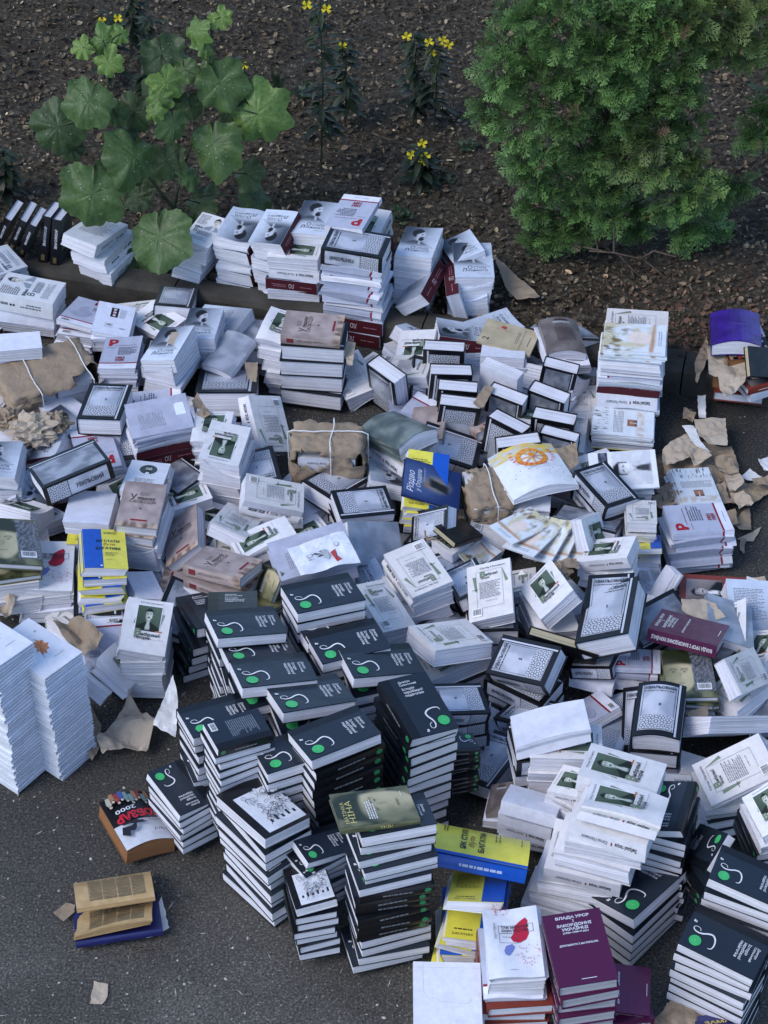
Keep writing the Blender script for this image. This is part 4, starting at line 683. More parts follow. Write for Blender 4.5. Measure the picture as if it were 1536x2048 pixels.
('N', (-0.3704, 4.6636, 0.1895), (0.827, -0.0596, -0.4391, 0.3459), 0.705, (('N', 2),), (0, 0), 3, 0.006, 0, 'olive pile beside the topmost swirl stack', None),
('GG', (0.0538, 5.3888, 0.1766), (0.935, -0.1279, -0.0481, 0.3273), 1.134, (('V', 1),), (0, 0), 3, 0.006, 2, 'bowed grey-green pair by the standing books', None),
('Y', (0.1458, 5.1338, 0.2223), (0.0859, -0.0266, -0.975, -0.203), 1.062, (('Y', 3), ('H', 1)), (0, 0), 3, 0.006, 0, 'yellow-blue pile under the dark blue book', None),
('R', (0.159, 5.1172, 0.2117), (0.7024, 0.2226, 0.0462, 0.6745), 0.965, (), (0, 0), 3, 0.006, 0, '', 'dark blue illustrated hardback with white script title'),
('H', (0.2248, 5.9307, 0.1027), (0.0329, -0.0317, -0.6984, 0.7142), 1.043, (), (0, 0), 3, 0.006, 0, '', 'silver and black book stood on its head at the back of the standing row'),
('H', (0.2345, 5.7911, 0.104), (0.0098, 0.0437, -0.7089, 0.7039), 1.044, (), (0, 0), 3, 0.006, 0, '', 'silver and black book upended second from the back of the left standing column'),
('H', (0.2657, 5.6984, 0.1103), (0.0443, -0.0196, -0.7188, 0.6935), 0.983, (), (0, 0), 3, 0.006, 0, '', 'silver and black book upended third from the back of the left standing column'),
('H', (0.264, 5.612, 0.1089), (0.0553, 0.019, -0.724, 0.6873), 1.01, (), (0, 0), 3, 0.006, 0, '', 'silver and black book upended at the front of the left standing column, full cover showing'),
('H', (0.4268, 5.6044, 0.1087), (0.7343, -0.6401, 0.1866, -0.128), 0.965, (), (0, 0), 3, 0.006, 0, '', 'silver and black book upended in the middle of the standing block, beside a kraft scrap'),
('H', (0.4488, 5.4855, 0.103), (0.2496, -0.181, -0.647, 0.6974), 1.022, (), (0, 0), 3, 0.006, 0, '', 'silver and black book upended at the front of the middle standing column'),
('H', (0.4717, 5.3865, 0.1009), (0.0714, -0.0203, 0.6888, -0.7211), 1.056, (), (0, 0), 3, 0.006, 0, '', 'silver and black book stood on its head half under the orange wheel cover'),
('H', (0.6312, 5.7679, 0.1163), (0.7344, -0.6652, 0.128, -0.0427), 0.893, (), (0, 0), 3, 0.006, 0, '', 'silver and black book upended at the back of the right standing column'),
('H', (0.5767, 5.61, 0.1062), (0.7193, -0.6526, 0.1868, -0.148), 0.995, (), (0, 0), 3, 0.006, 0, '', 'silver and black book stood on its head second in the right standing column'),
('H', (0.6093, 5.524, 0.1014), (0.1049, -0.0852, -0.6997, 0.7015), 1.062, (), (0, 0), 3, 0.006, 0, '', 'silver and black book stood on its head third in the right standing column'),
('H', (0.6022, 5.3644, 0.117), (0.6727, -0.7171, 0.1411, -0.1153), 0.923, (), (0, 0), 3, 0.006, 0, '', 'silver and black book upended at the front of the right standing column'),
('H', (0.0752, 5.8425, 0.0623), (0.5235, 0.1724, 0.8124, 0.1902), 0.999, (), (0, 0), 3, 0.006, 0, '', 'silver and black volume standing with ornamented spine facing out'),
('H', (0.0424, 5.798, 0.1138), (0.5791, 0.7108, -0.2886, -0.2761), 1.019, (), (0, 0), 3, 0.006, 0, '', 'upright thick silver volume at the left end of the standing books'),
('J', (0.441, 5.7963, 0.1017), (0.2016, -0.177, -0.7052, 0.6563), 1.071, (), (0, 0), 3, 0.006, 0, '', 'coverless white page block standing among the silver volumes'),
('J', (0.442, 5.9277, 0.1243), (0.6624, -0.0869, -0.0537, -0.7421), 0.779, (('J', 1),), (0, 0), 3, 0.006, 0, 'white page block under the tan card cover', None),
('T', (0.4675, 6.026, 0.1504), (0.8154, 0.0504, -0.0009, 0.5767), 0.945, (), (0, 0), 3, 0.006, 0, '', 'tan card-covered book marked 2 at the kerb'),
('X', (0.6637, 5.9783, 0.1623), (0.9967, 0.011, 0.0523, 0.0617), 1.119, (('J', 1),), (0, 0), 3, 0.006, 2, 'grey-brown leatherette book by the kerb', None),
('W', (0.9022, 5.7582, 0.352), (0.7539, 0.003, -0.0347, 0.656), 1.08, (('W', 5), ('v', 1), ('p', 2), ('L', 1), ('V', 1), ('L', 2)), (-0.01, -0.02), 3, 0.007, 0, 'tall mixed stack right of the standing volumes', None),
('V', (0.9228, 5.8878, 0.3205), (0.0328, -0.6604, 0.7501, 0.0149), 1.095, (('V', 5),), (0, 0), 3, 0.006, 0, 'white stack behind the pale painted pamphlets', None),
('W', (0.8654, 5.5842, 0.1074), (0.0144, 0.6629, -0.7485, -0.0109), 1.072, (('W', 4), ('Y', 1), ('V', 1)), (0, 0), 3, 0.006, 0, 'pale pile at the foot of the mixed stack', None),
('Q', (1.3073, 5.9648, 0.1915), (0.9971, -0.0467, -0.0273, -0.0536), 1.138, (('K', 2), ('C', 1)), (0.05, -0.04), 12, 0.03, 2, 'purple cover at the right edge', None),
('KK', (1.3844, 5.8187, 0.194), (0.5514, 0.4024, -0.0484, 0.7292), 0.77, (('C', 1), ('J', 1)), (0, 0), 3, 0.006, 0, 'black book beside the purple one', None),
('MM', (0.8261, 5.2221, 0.1863), (0.698, 0.0498, -0.1031, 0.7069), 0.965, (('W', 6), ('V', 1)), (0, 0), 2, 0.006, 0, 'magazine with a black and white face', None),
('H', (0.7441, 5.0862, 0.1887), (0.9612, 0.0262, 0.0682, 0.266), 0.93, (('H', 1),), (0, 0), 3, 0.006, 0, 'volume two pair right of the orange wheel', None),
('H', (0.6887, 4.9811, 0.1883), (0.1378, 0.5574, -0.8124, 0.1019), 1.056, (('H', 1),), (0, 0), 3, 0.006, 0, 'grey ornamented pair behind the fanned pamphlets', None),
('V', (0.8611, 4.9694, 0.2281), (0.0922, 0.9947, -0.0442, 0.009), 0.719, (('V', 2),), (0, 0), 3, 0.006, 0, 'barcoded white pile behind the lavender stack', None),
('P', (1.0568, 4.9787, 0.16), (0.6532, -0.0209, 0.0367, 0.756), 1.008, (('P', 3), ('p', 1), ('P', 4)), (0.01, -0.01), 4, 0.01, 0, 'lavender red P stack at the right', None),
('W', (1.095, 5.2587, 0.0799), (0.0436, 0.0838, -0.9953, -0.0214), 0.976, (('W', 4),), (-0.02, 0), 3, 0.006, 0, 'birch pamphlet pile on the kraft scraps', None),
('V', (0.7456, 4.7571, 0.2112), (0.8061, -0.1834, -0.1106, 0.5516), 0.832, (('V', 2),), (0, 0), 3, 0.006, 0, 'white portrait book behind silver volume one', None),
('V', (0.6602, 4.8713, 0.2204), (0.7783, -0.0666, 0.512, -0.3574), 0.78, (('V', 1),), (0, 0), 3, 0.006, 0, 'small tilted white book beside the fanned pamphlets', None),
('Y', (0.8788, 4.8977, 0.1548), (0.0324, 0.0343, 0.9774, -0.2062), 0.678, (('V', 1),), (0, 0), 3, 0.006, 0, 'blue cover corner near the lavender P stack', None),
('J', (0.9382, 4.7227, 0.1082), (0.7406, 0.258, -0.4205, -0.4562), 0.607, (), (0, 0), 3, 0.006, 0, '', 'open white pages with yellow markers behind silver volume one'),
('J', (0.8825, 4.8742, 0.0422), (0.8053, 0.0374, 0.5677, -0.1667), 0.718, (), (0, 0), 3, 0.006, 0, '', 'upright white page fan near the blue cover corner'),
('H', (0.7224, 4.4762, 0.2358), (0.9839, 0.0709, -0.139, -0.0867), 1.024, (('H', 1), ('V', 1)), (0, 0), 3, 0.006, 0, 'silver volume one with a bold ornament band', None),
('H', (0.7273, 4.4157, 0.2375), (0.968, -0.0371, -0.2262, -0.1019), 1.228, (), (0, 0), 3, 0.006, 0, '', 'black and silver volume on edge right of silver volume one'),
('U', (0.9514, 4.3954, 0.2051), (0.8292, -0.103, 0.109, 0.5385), 0.924, (), (0, 0), 3, 0.006, 0, '', 'shiny burgundy hardback lying sideways at right, spine toward the camera'),
('C', (1.0842, 4.7178, 0.0683), (0.7563, -0.0204, -0.0202, 0.6536), 0.927, (('C', 1),), (0, 0), 3, 0.006, 0, 'rust-red book with a dark photograph at the right', None),
('C', (1.2929, 4.5715, 0.0496), (0.8365, -0.1623, -0.4529, 0.2623), 0.779, (), (0, 0), 3, 0.006, 0, '', 'rust-red book cut off by the right edge'),
('O', (1.0891, 4.4801, 0.1711), (0.9851, -0.0524, 0.151, -0.0627), 1.02, (('V', 1),), (0, 0), 3, 0.006, 0, 'blue-grey cover behind the burgundy hardback', None),
('N', (0.9393, 4.2436, 0.2102), (0.0164, -0.0015, 0.999, -0.042), 1.044, (('N', 2), ('V', 1)), (0, 0), 10, 0.006, 0, 'olive books under the burgundy hardback', None),
('N', (1.0831, 4.3392, 0.0902), (0.855, 0.2626, -0.4069, -0.1857), 0.82, (('N', 1),), (0, 0), 3, 0.006, 0, 'olive cover strip right of the olive books', None),
('V', (1.1122, 4.219, 0.2492), (0.0598, 0.8404, -0.4073, -0.3525), 0.863, (('V', 2),), (0, 0), 3, 0.006, 0, 'open-covered white pile near the right edge', None),
('J', (1.0222, 4.042, 0.1546), (0.798, -0.3682, -0.2265, -0.4199), 1.179, (), (0, 0), 3, 0.006, 0, '', 'thick white page block on edge at the right'),
('V', (0.5426, 4.5449, 0.2304), (0.9323, -0.0767, -0.3118, 0.1666), 0.997, (('V', 2),), (0, 0), 5, 0.006, 0, 'diagonal green portrait pile, centre right', None),
('V', (0.3301, 4.5558, 0.2643), (0.1833, 0.009, 0.9787, 0.0924), 1.048, (('H', 1), ('V', 1)), (0, 0), 3, 0.006, 0, 'green-wedged white pile, centre right', None),
('V', (0.1074, 4.6456, 0.2802), (0.0327, -0.973, -0.2247, -0.0404), 1.031, (('V', 3),), (0, 0), 4, 0.006, 0, 'upside-down white back cover, centre of the heap', None),
('V', (0.2104, 4.3544, 0.2645), (0.1772, 0.8564, -0.4848, -0.0141), 1.088, (('V', 1), ('H', 1)), (0, 0), 5, 0.006, 0, 'white pile right of the swirl stacks', None),
('V', (0.0016, 4.5021, 0.2497), (0.19, 0.2798, -0.9378, -0.0786), 0.946, (('V', 2),), (0, 0), 3, 0.006, 0, 'cream pile right of the topmost swirl stack', None),
('H', (0.4511, 4.2632, 0.206), (0.8405, -0.0218, -0.2215, 0.494), 0.969, (('H', 2),), (0, 0), 3, 0.006, 0, 'silver volume five tilted below the white books', None),
('H', (0.208, 4.0646, 0.2389), (0.6097, 0.0948, 0.0757, 0.7833), 0.838, (('H', 2),), (0, 0), 3, 0.006, 0, 'silver ornament-band book behind the fanned black stack', None),
('KK', (0.5474, 4.3432, 0.184), (0.5334, -0.5104, -0.3141, -0.5969), 1.082, (), (0, 0), 3, 0.006, 0, '', 'dark book on edge with a bright page strip right of volume five'),
('H', (0.3132, 4.134, 0.0554), (0.0029, -0.3812, 0.1782, -0.9072), 0.766, (), (0, 0), 3, 0.006, 0, '', 'upside-down silver cover leaning under the white board'),
('J', (0.4902, 3.9006, 0.3144), (0.6683, -0.162, -0.0261, 0.7256), 1.055, (('H', 1), ('V', 1)), (0, 0), 3, 0.006, 0, 'blank white board pile at lower right', None),
('V', (0.5305, 3.8719, 0.2641), (0.6847, -0.0097, -0.0288, -0.7282), 1.023, (('V', 2), ('J', 1)), (0, 0), 5, 0.006, 0, 'sideways green portrait book at lower right', None),
('V', (0.6594, 3.6423, 0.3974), (0.8165, -0.0388, 0.0717, 0.5715), 1.074, (('V', 4),), (0, 0), 3, 0.006, 0, 'upper overlapping green portrait pile, lower right', None),
('V', (0.6461, 3.4866, 0.4501), (0.7981, -0.0707, 0.1318, 0.5836), 1.051, (('V', 1), ('v', 2), ('V', 1), ('v', 2), ('V', 1)), (-0.14, -0.03), 4, 0.006, 0, 'leaning white column at lower right', None),
('V', (0.5596, 3.708, 0.2852), (0.8653, -0.1553, -0.1407, 0.4554), 0.72, (('V', 3),), (0, 0), 3, 0.006, 0, 'white portrait book left of the two overlapping ones', None),
('J', (0.4245, 3.7047, 0.2059), (0.8008, -0.0945, 0.152, 0.5716), 0.776, (('J', 1), ('V', 2)), (0, 0), 5, 0.006, 0, 'grey page pile above the yellow and blue book', None),
('X', (0.3488, 3.8076, 0.1175), (0.9337, 0.0725, -0.3185, -0.1463), 0.632, (('J', 1),), (0, 0), 3, 0.006, 0, 'small grey cover above the yellow and blue book', None),
('H', (0.8256, 4.026, 0.2148), (0.9936, 0.0104, -0.0517, -0.0996), 0.992, (('H', 1), ('V', 1)), (0, 0), 3, 0.006, 2, 'silver volume four with a bold ornament band', None),
('H', (0.815, 4.1116, 0.1407), (0.8715, 0.2415, -0.3997, -0.15), 0.909, (('V', 1),), (0, 0), 3, 0.006, 0, 'silver volume half hidden behind volume four', None),
('H', (0.6653, 4.3295, 0.127), (0.8015, -0.1832, 0.0164, 0.569), 0.664, (('J', 1),), (0, 0), 3, 0.006, 0, 'dark book over wavy pages left of volume four', None),
('P', (0.7884, 4.3378, 0.1541), (0.7388, -0.1031, 0.0711, 0.6621), 0.729, (('P', 1), ('V', 1), ('P', 1)), (0, 0), 3, 0.006, 0, 'thin white books above volume four', None),
('V', (1.0146, 3.7868, 0.2942), (0.2074, -0.7765, 0.5903, -0.0744), 1.042, (('V', 1), ('A', 2)), (0, 0), 6, 0.006, 0, 'white back cover with green wedge at the right edge', None),
('V', (1.0708, 3.5288, 0.3952), (0.9643, -0.0274, -0.235, 0.1187), 0.772, (('V', 1), ('A', 3)), (0, 0), 3, 0.006, 0, 'white portrait book cut by the right edge', None),
('A', (-0.1877, 4.3545, 0.4063), (0.8297, -0.0741, -0.0155, -0.5531), 1.035, (('A', 11),), (0, 0), 3, 0.008, 0, 'topmost black stack nearest the torn white sheet', None),
('A', (-0.1582, 4.2944, 0.3324), (0.828, -0.097, -0.0098, -0.5521), 1.042, (('A', 9),), (0, 0), 3, 0.008, 0, 'second stack of the right row of swirl books', None),
('A', (-0.1083, 4.1887, 0.3694), (0.8277, -0.0469, -0.0131, -0.5591), 1.026, (('A', 10),), (0, 0), 3, 0.008, 0, 'third stack of the right row of swirl books', None),
('A', (-0.0125, 4.104, 0.3696), (0.8047, -0.1225, 0.0021, -0.5809), 1.05, (('A', 10),), (0, 0), 3, 0.008, 0, 'front stack of the right row of swirl books', None),
('A', (-0.4189, 4.2271, 0.4079), (0.8083, -0.1267, -0.0008, -0.575), 1.011, (('A', 11),), (0, 0), 3, 0.008, 0, 'rearmost stack of the left row of swirl books', None),
('A', (-0.3802, 4.1537, 0.3712), (0.8013, -0.1476, -0.0307, -0.5789), 1.016, (('A', 10),), (0, 0), 3, 0.008, 0, 'second stack of the left row of swirl books', None),
('A', (-0.3265, 4.0279, 0.4063), (0.8008, -0.1239, -0.0407, -0.5846), 1.065, (('A', 11),), (0, 0), 3, 0.008, 0, 'third stack of the left row of swirl books', None),
('A', (-0.2167, 3.9365, 0.4068), (0.8268, -0.1287, -0.0328, -0.5466), 1.052, (('A', 11),), (0, 0), 3.5, 0.009, 0, 'swirl stack behind the foremost one', None),
('A', (-0.1372, 3.7225, 0.4808), (0.8602, -0.0548, -0.0581, -0.5037), 1.023, (('a', 6), ('A', 7)), (0.02, -0.02), 3, 0.008, 0, 'foremost high swirl stack with green-dotted spines', None),
('A', (0.0926, 3.8657, 0.4433), (0.9723, 0.0263, 0.081, 0.2175), 1.042, (('A', 9), ('a', 3)), (-0.03, -0.03), 3, 0.006, 0, 'fanned swirl stack with its cover upright', None),
('A', (-0.4813, 3.8918, 0.372), (0.8438, -0.0593, -0.0092, -0.5333), 0.943, (('A', 10),), (0, 0), 3.5, 0.009, 0, 'outer left swirl stack by the kraft scraps', None),
('A', (-0.4069, 3.7419, 0.5165), (0.0306, -0.526, -0.8482, 0.0533), 0.781, (('a', 5), ('A', 8)), (0, 0), 3, 0.008, 0, 'stack of black spines with a plain black top', None),
('A', (-0.2514, 3.7288, 0.4081), (0.8312, -0.0453, -0.0656, -0.5502), 0.978, (('A', 11),), (0, 0), 3, 0.006, 0, 'low swirl stack tucked under two others', None),
('Ab', (-0.3366, 3.5878, 0.3704), (0.0492, 0.335, -0.9377, 0.0783), 1.076, (('A', 9),), (0.01, -0.01), 4, 0.01, 0, 'stack topped by a cartoon back cover', None),
('A', (-0.5973, 3.7814, 0.1912), (0.322, -0.1109, 0.0349, -0.9396), 0.827, (('A', 5),), (0, 0), 3, 0.006, 0, 'small swirl stack beside the worn brown book', None),
('Ab', (-0.2052, 3.4047, 0.2577), (0.05, -0.1306, 0.9852, -0.0993), 0.801, (('a', 5), ('A', 1)), (0, 0), 3, 0.006, 0, 'low black-spined stack with a cartoon back cover', None),
('N', (-0.0261, 3.3802, 0.5924), (0.6164, -0.0568, 0.0986, 0.7792), 1.01, (), (0, 0), 3, 0.006, 0, '', 'olive portrait hardback with gold lettering on top of a black stack'),
('A', (-0.1786, 3.5179, 0.2683), (0.8665, -0.0992, 0.1035, -0.4781), 0.73, (('A', 7),), (0, 0), 6, 0.012, 0, 'low swirl stack behind the cartoon-backed ones', None),
('A', (0.0249, 3.3662, 0.5575), (0.7837, -0.0727, -0.0832, -0.6113), 0.947, (('A', 5), ('a', 6), ('A', 4)), (-0.02, -0.01), 4, 0.012, 0, 'front stack under the olive portrait hardback', None),
('A', (0.2105, 3.8539, 0.3101), (0.6043, 0.0181, 0.1177, 0.7878), 0.535, (('A', 8),), (0, 0), 3, 0.006, 0, 'dotted-spine stack right of the fanned one', None),
('A', (0.7955, 3.556, 0.3777), (0.1757, -0.1974, 0.0041, 0.9644), 0.827, (('A', 6), ('a', 4)), (0.02, -0.03), 3, 0.006, 0, 'fanned swirl stack behind the overlapping portrait books', None),
('A', (0.7087, 3.4307, 0.1821), (0.9216, -0.054, -0.0946, -0.3726), 1.124, (('A', 5),), (0, 0), 2, 0.006, 0, 'low swirl stack behind the burgundy book', None),
('A', (0.9064, 3.4879, 0.2926), (0.8424, -0.2439, -0.3895, 0.2814), 0.802, (('A', 2),), (0, 0), 3, 0.006, 0, 'single tilted swirl book at lower right', None),
('A', (0.9734, 3.3138, 0.3724), (0.5433, -0.0789, 0.0298, -0.8353), 0.938, (('A', 10),), (0, 0), 2, 0.007, 0, 'upper swirl stack in the lower right corner', None),
('A', (0.8986, 3.1612, 0.2961), (0.5046, -0.0148, 0.0344, -0.8625), 1.002, (('A', 8),), (0, 0), 3, 0.008, 0, 'lower swirl stack in the lower right corner', None),
('Yb', (0.2632, 3.4879, 0.2565), (0.7359, -0.1064, 0.2022, 0.6374), 1.303, (), (0, 0), 3, 0.006, 2, '', 'large yellow and blue book with shiny blue spine toward the camera'),
('Y', (0.2512, 3.3884, 0.2707), (0.0175, 0.0504, 0.961, -0.2712), 1.126, (('Y', 2), ('y', 1), ('Y', 4), ('y', 1), ('Y', 1)), (-0.03, -0.02), 9, 0.02, 0, 'yellow and blue books under the large one', None),
('Z', (0.3456, 3.1425, 0.3325), (0.9992, -0.0013, -0.033, 0.0234), 1.079, (('Z', 2), ('P', 1), ('C', 4)), (0, 0), 3, 0.006, 0, 'front red-blob stack beside the burgundy one', None),
('U', (0.5099, 3.0978, 0.3508), (0.997, 0.0057, -0.0348, 0.0693), 0.933, (('U', 4),), (0, 0), 4, 0.006, 0, 'front burgundy book with white title', None),
('U', (0.6149, 3.1218, 0.1711), (0.6549, 0.323, -0.0114, 0.6831), 0.764, (('U', 2),), (0, 0), 3, 0.006, 0, 'lower burgundy book right of the front one', None),
('E', (0.1664, 3.0327, 0.2152), (0.9995, 0.0261, 0.0167, -0.0012), 0.781, (('E', 3),), (0, 0), 1.5, 0.006, 0, 'stack of white envelopes at the bottom edge', None),
('NB', (0.8981, 3.0218, 0.1044), (0.9756, -0.2101, -0.0487, 0.0414), 0.782, (), (0, 0), 3, 0.006, 0, '', 'navy blue book with yellow lettering at the bottom right corner'),
('K', (-0.7382, 3.7793, 0.01), (0.2387, -0.0838, -0.0607, -0.9656), 1.025, (), (0, 0), 3, 0.006, 2, '', 'worn brown-paged book with black and white cover on the asphalt'),
('F', (-0.7731, 3.5277, 0.0505), (0.6154, -0.1361, 0.1243, 0.7664), 1.058, (), (0, 0), 3, 0.006, 2, '', 'upper brown newsprint pages of the battered open book'),
('F', (-0.7671, 3.4454, 0.0362), (0.6306, -0.2103, 0.1116, 0.7386), 1.037, (), (0, 0), 3, 0.006, 5, '', 'lower brown newsprint pages of the battered open book'),
('NB', (-0.7612, 3.4637, 0.0014), (0.6272, -0.1042, 0.0915, 0.7664), 1.17, (), (0, 0), 3, 0.006, 0, '', 'blue-covered book beneath the brown newsprint pages'),
('B', (-1.1506, 4.0625, 0.5373), (0.8917, -0.0101, 0.0633, 0.4481), 1.049, (('B', 43),), (0, 0), 1.4, 0.003, 0, 'left white booklet column', None),
('B', (-1.026, 4.1194, 0.4371), (0.8976, -0.0095, 0.0426, 0.4387), 1.066, (('B', 35),), (0, 0), 1.4, 0.003, 0, 'right white booklet column with the oak leaf', None),
('V', (-0.7595, 4.4234, 0.1909), (0.991, 0.064, 0.1152, -0.0249), 1.019, (('V', 3),), (0, 0), 3, 0.006, 0, 'green portrait book left of the black stacks', None),
('V', (-0.8508, 4.3737, 0.0635), (0.9158, -0.1974, 0.3056, -0.1698), 0.992, (('V', 1),), (0, 0), 3, 0.006, 0, 'cream book lying askew below the green portrait book', None),
('V', (-0.9216, 4.3199, 0.0698), (0.9036, -0.2577, 0.3144, -0.1351), 0.88, (('V', 1),), (0, 0), 3, 0.006, 0, 'cream book nearest the white booklets', None),
('H', (-0.9096, 4.5936, 0.0682), (0.6391, -0.0416, 0.0752, 0.7643), 0.694, (('N', 1), ('B', 1)), (0, 0), 3, 0.006, 0, 'silver hardcover under the blue and yellow stack', None),
('A', (-0.5682, 4.5419, 0.15), (0.9725, -0.1128, 0.0404, 0.1996), 0.968, (('A', 4),), (-0.05, -0.03), 4, 0.006, 0, 'fanned black spines left of the swirl rows', None),
('A', (-0.4631, 4.3439, 0.3488), (0.9848, -0.1694, 0.0128, 0.0371), 1.046, (('A', 4),), (0, 0), 3, 0.006, 0, 'upright swirl book behind the left row', None),
('W', (0.4571, 4.9142, 0.2107), (0.8898, -0.032, -0.0246, -0.4546), 0.858, (), (0, 0), 3, 0.006, 0, '', 'topmost pamphlet of the pale fan below the orange wheel cover'),
('W', (0.5006, 4.8754, 0.2026), (0.933, 0.0049, -0.1221, -0.3386), 0.919, (), (0, 0), 3, 0.006, 0, '', 'second pamphlet of the pale fan below the orange wheel cover'),
('W', (0.5466, 4.862, 0.1955), (0.9179, 0.1365, -0.2133, -0.3055), 0.821, (), (0, 0), 3, 0.006, 0, '', 'third pamphlet of the pale fan below the orange wheel cover'),
('W', (0.5866, 4.8662, 0.1877), (0.9296, 0.1314, -0.2245, -0.2611), 0.787, (), (0, 0), 3, 0.006, 0, '', 'fourth pamphlet of the pale fan below the orange wheel cover'),
('W', (0.6273, 4.8751, 0.1795), (0.9648, 0.1252, -0.1309, -0.1908), 0.743, (), (0, 0), 3, 0.006, 0, '', 'lowest pamphlet of the pale fan below the orange wheel cover'),
('W', (0.3038, 4.9066, 0.1083), (0.3697, 0.2056, 0.0566, 0.9044), 0.756, (('W', 8),), (0, 0), 3, 0.006, 0, 'pale pamphlet pile left of the fan', None),
('KK', (0.2442, 4.9262, 0.1586), (0.386, 0.122, 0.1443, 0.9029), 0.694, (('V', 1),), (0, 0), 3, 0.006, 0, 'black cover pair left of the pamphlet pile', None),
('G', (0.5106, 5.1846, 0.1986), (0.138, 0.0401, -0.0712, -0.9871), 1.118, (), (0, 0), 3, 0.006, 2, '', 'white picture book with an orange wheel on its cover'),
('J', (0.5052, 5.0781, 0.1406), (0.7428, -0.0533, -0.0068, 0.6674), 0.59, (('J', 1),), (0, 0), 3, 0.006, 0, 'white pages under the orange wheel cover', None),
('H', (0.1866, 4.9897, 0.1358), (0.7214, -0.0816, -0.4263, 0.5396), 0.771, (('H', 1),), (0, 0), 3, 0.006, 0, 'silver volume below the dark blue book', None),
('H', (0.2874, 4.6818, 0.1372), (0.9721, -0.0772, -0.1663, 0.1462), 0.833, (('H', 1),), (0, 0), 3, 0.006, 0, 'silver ornament-band book between two white back covers', None),
]
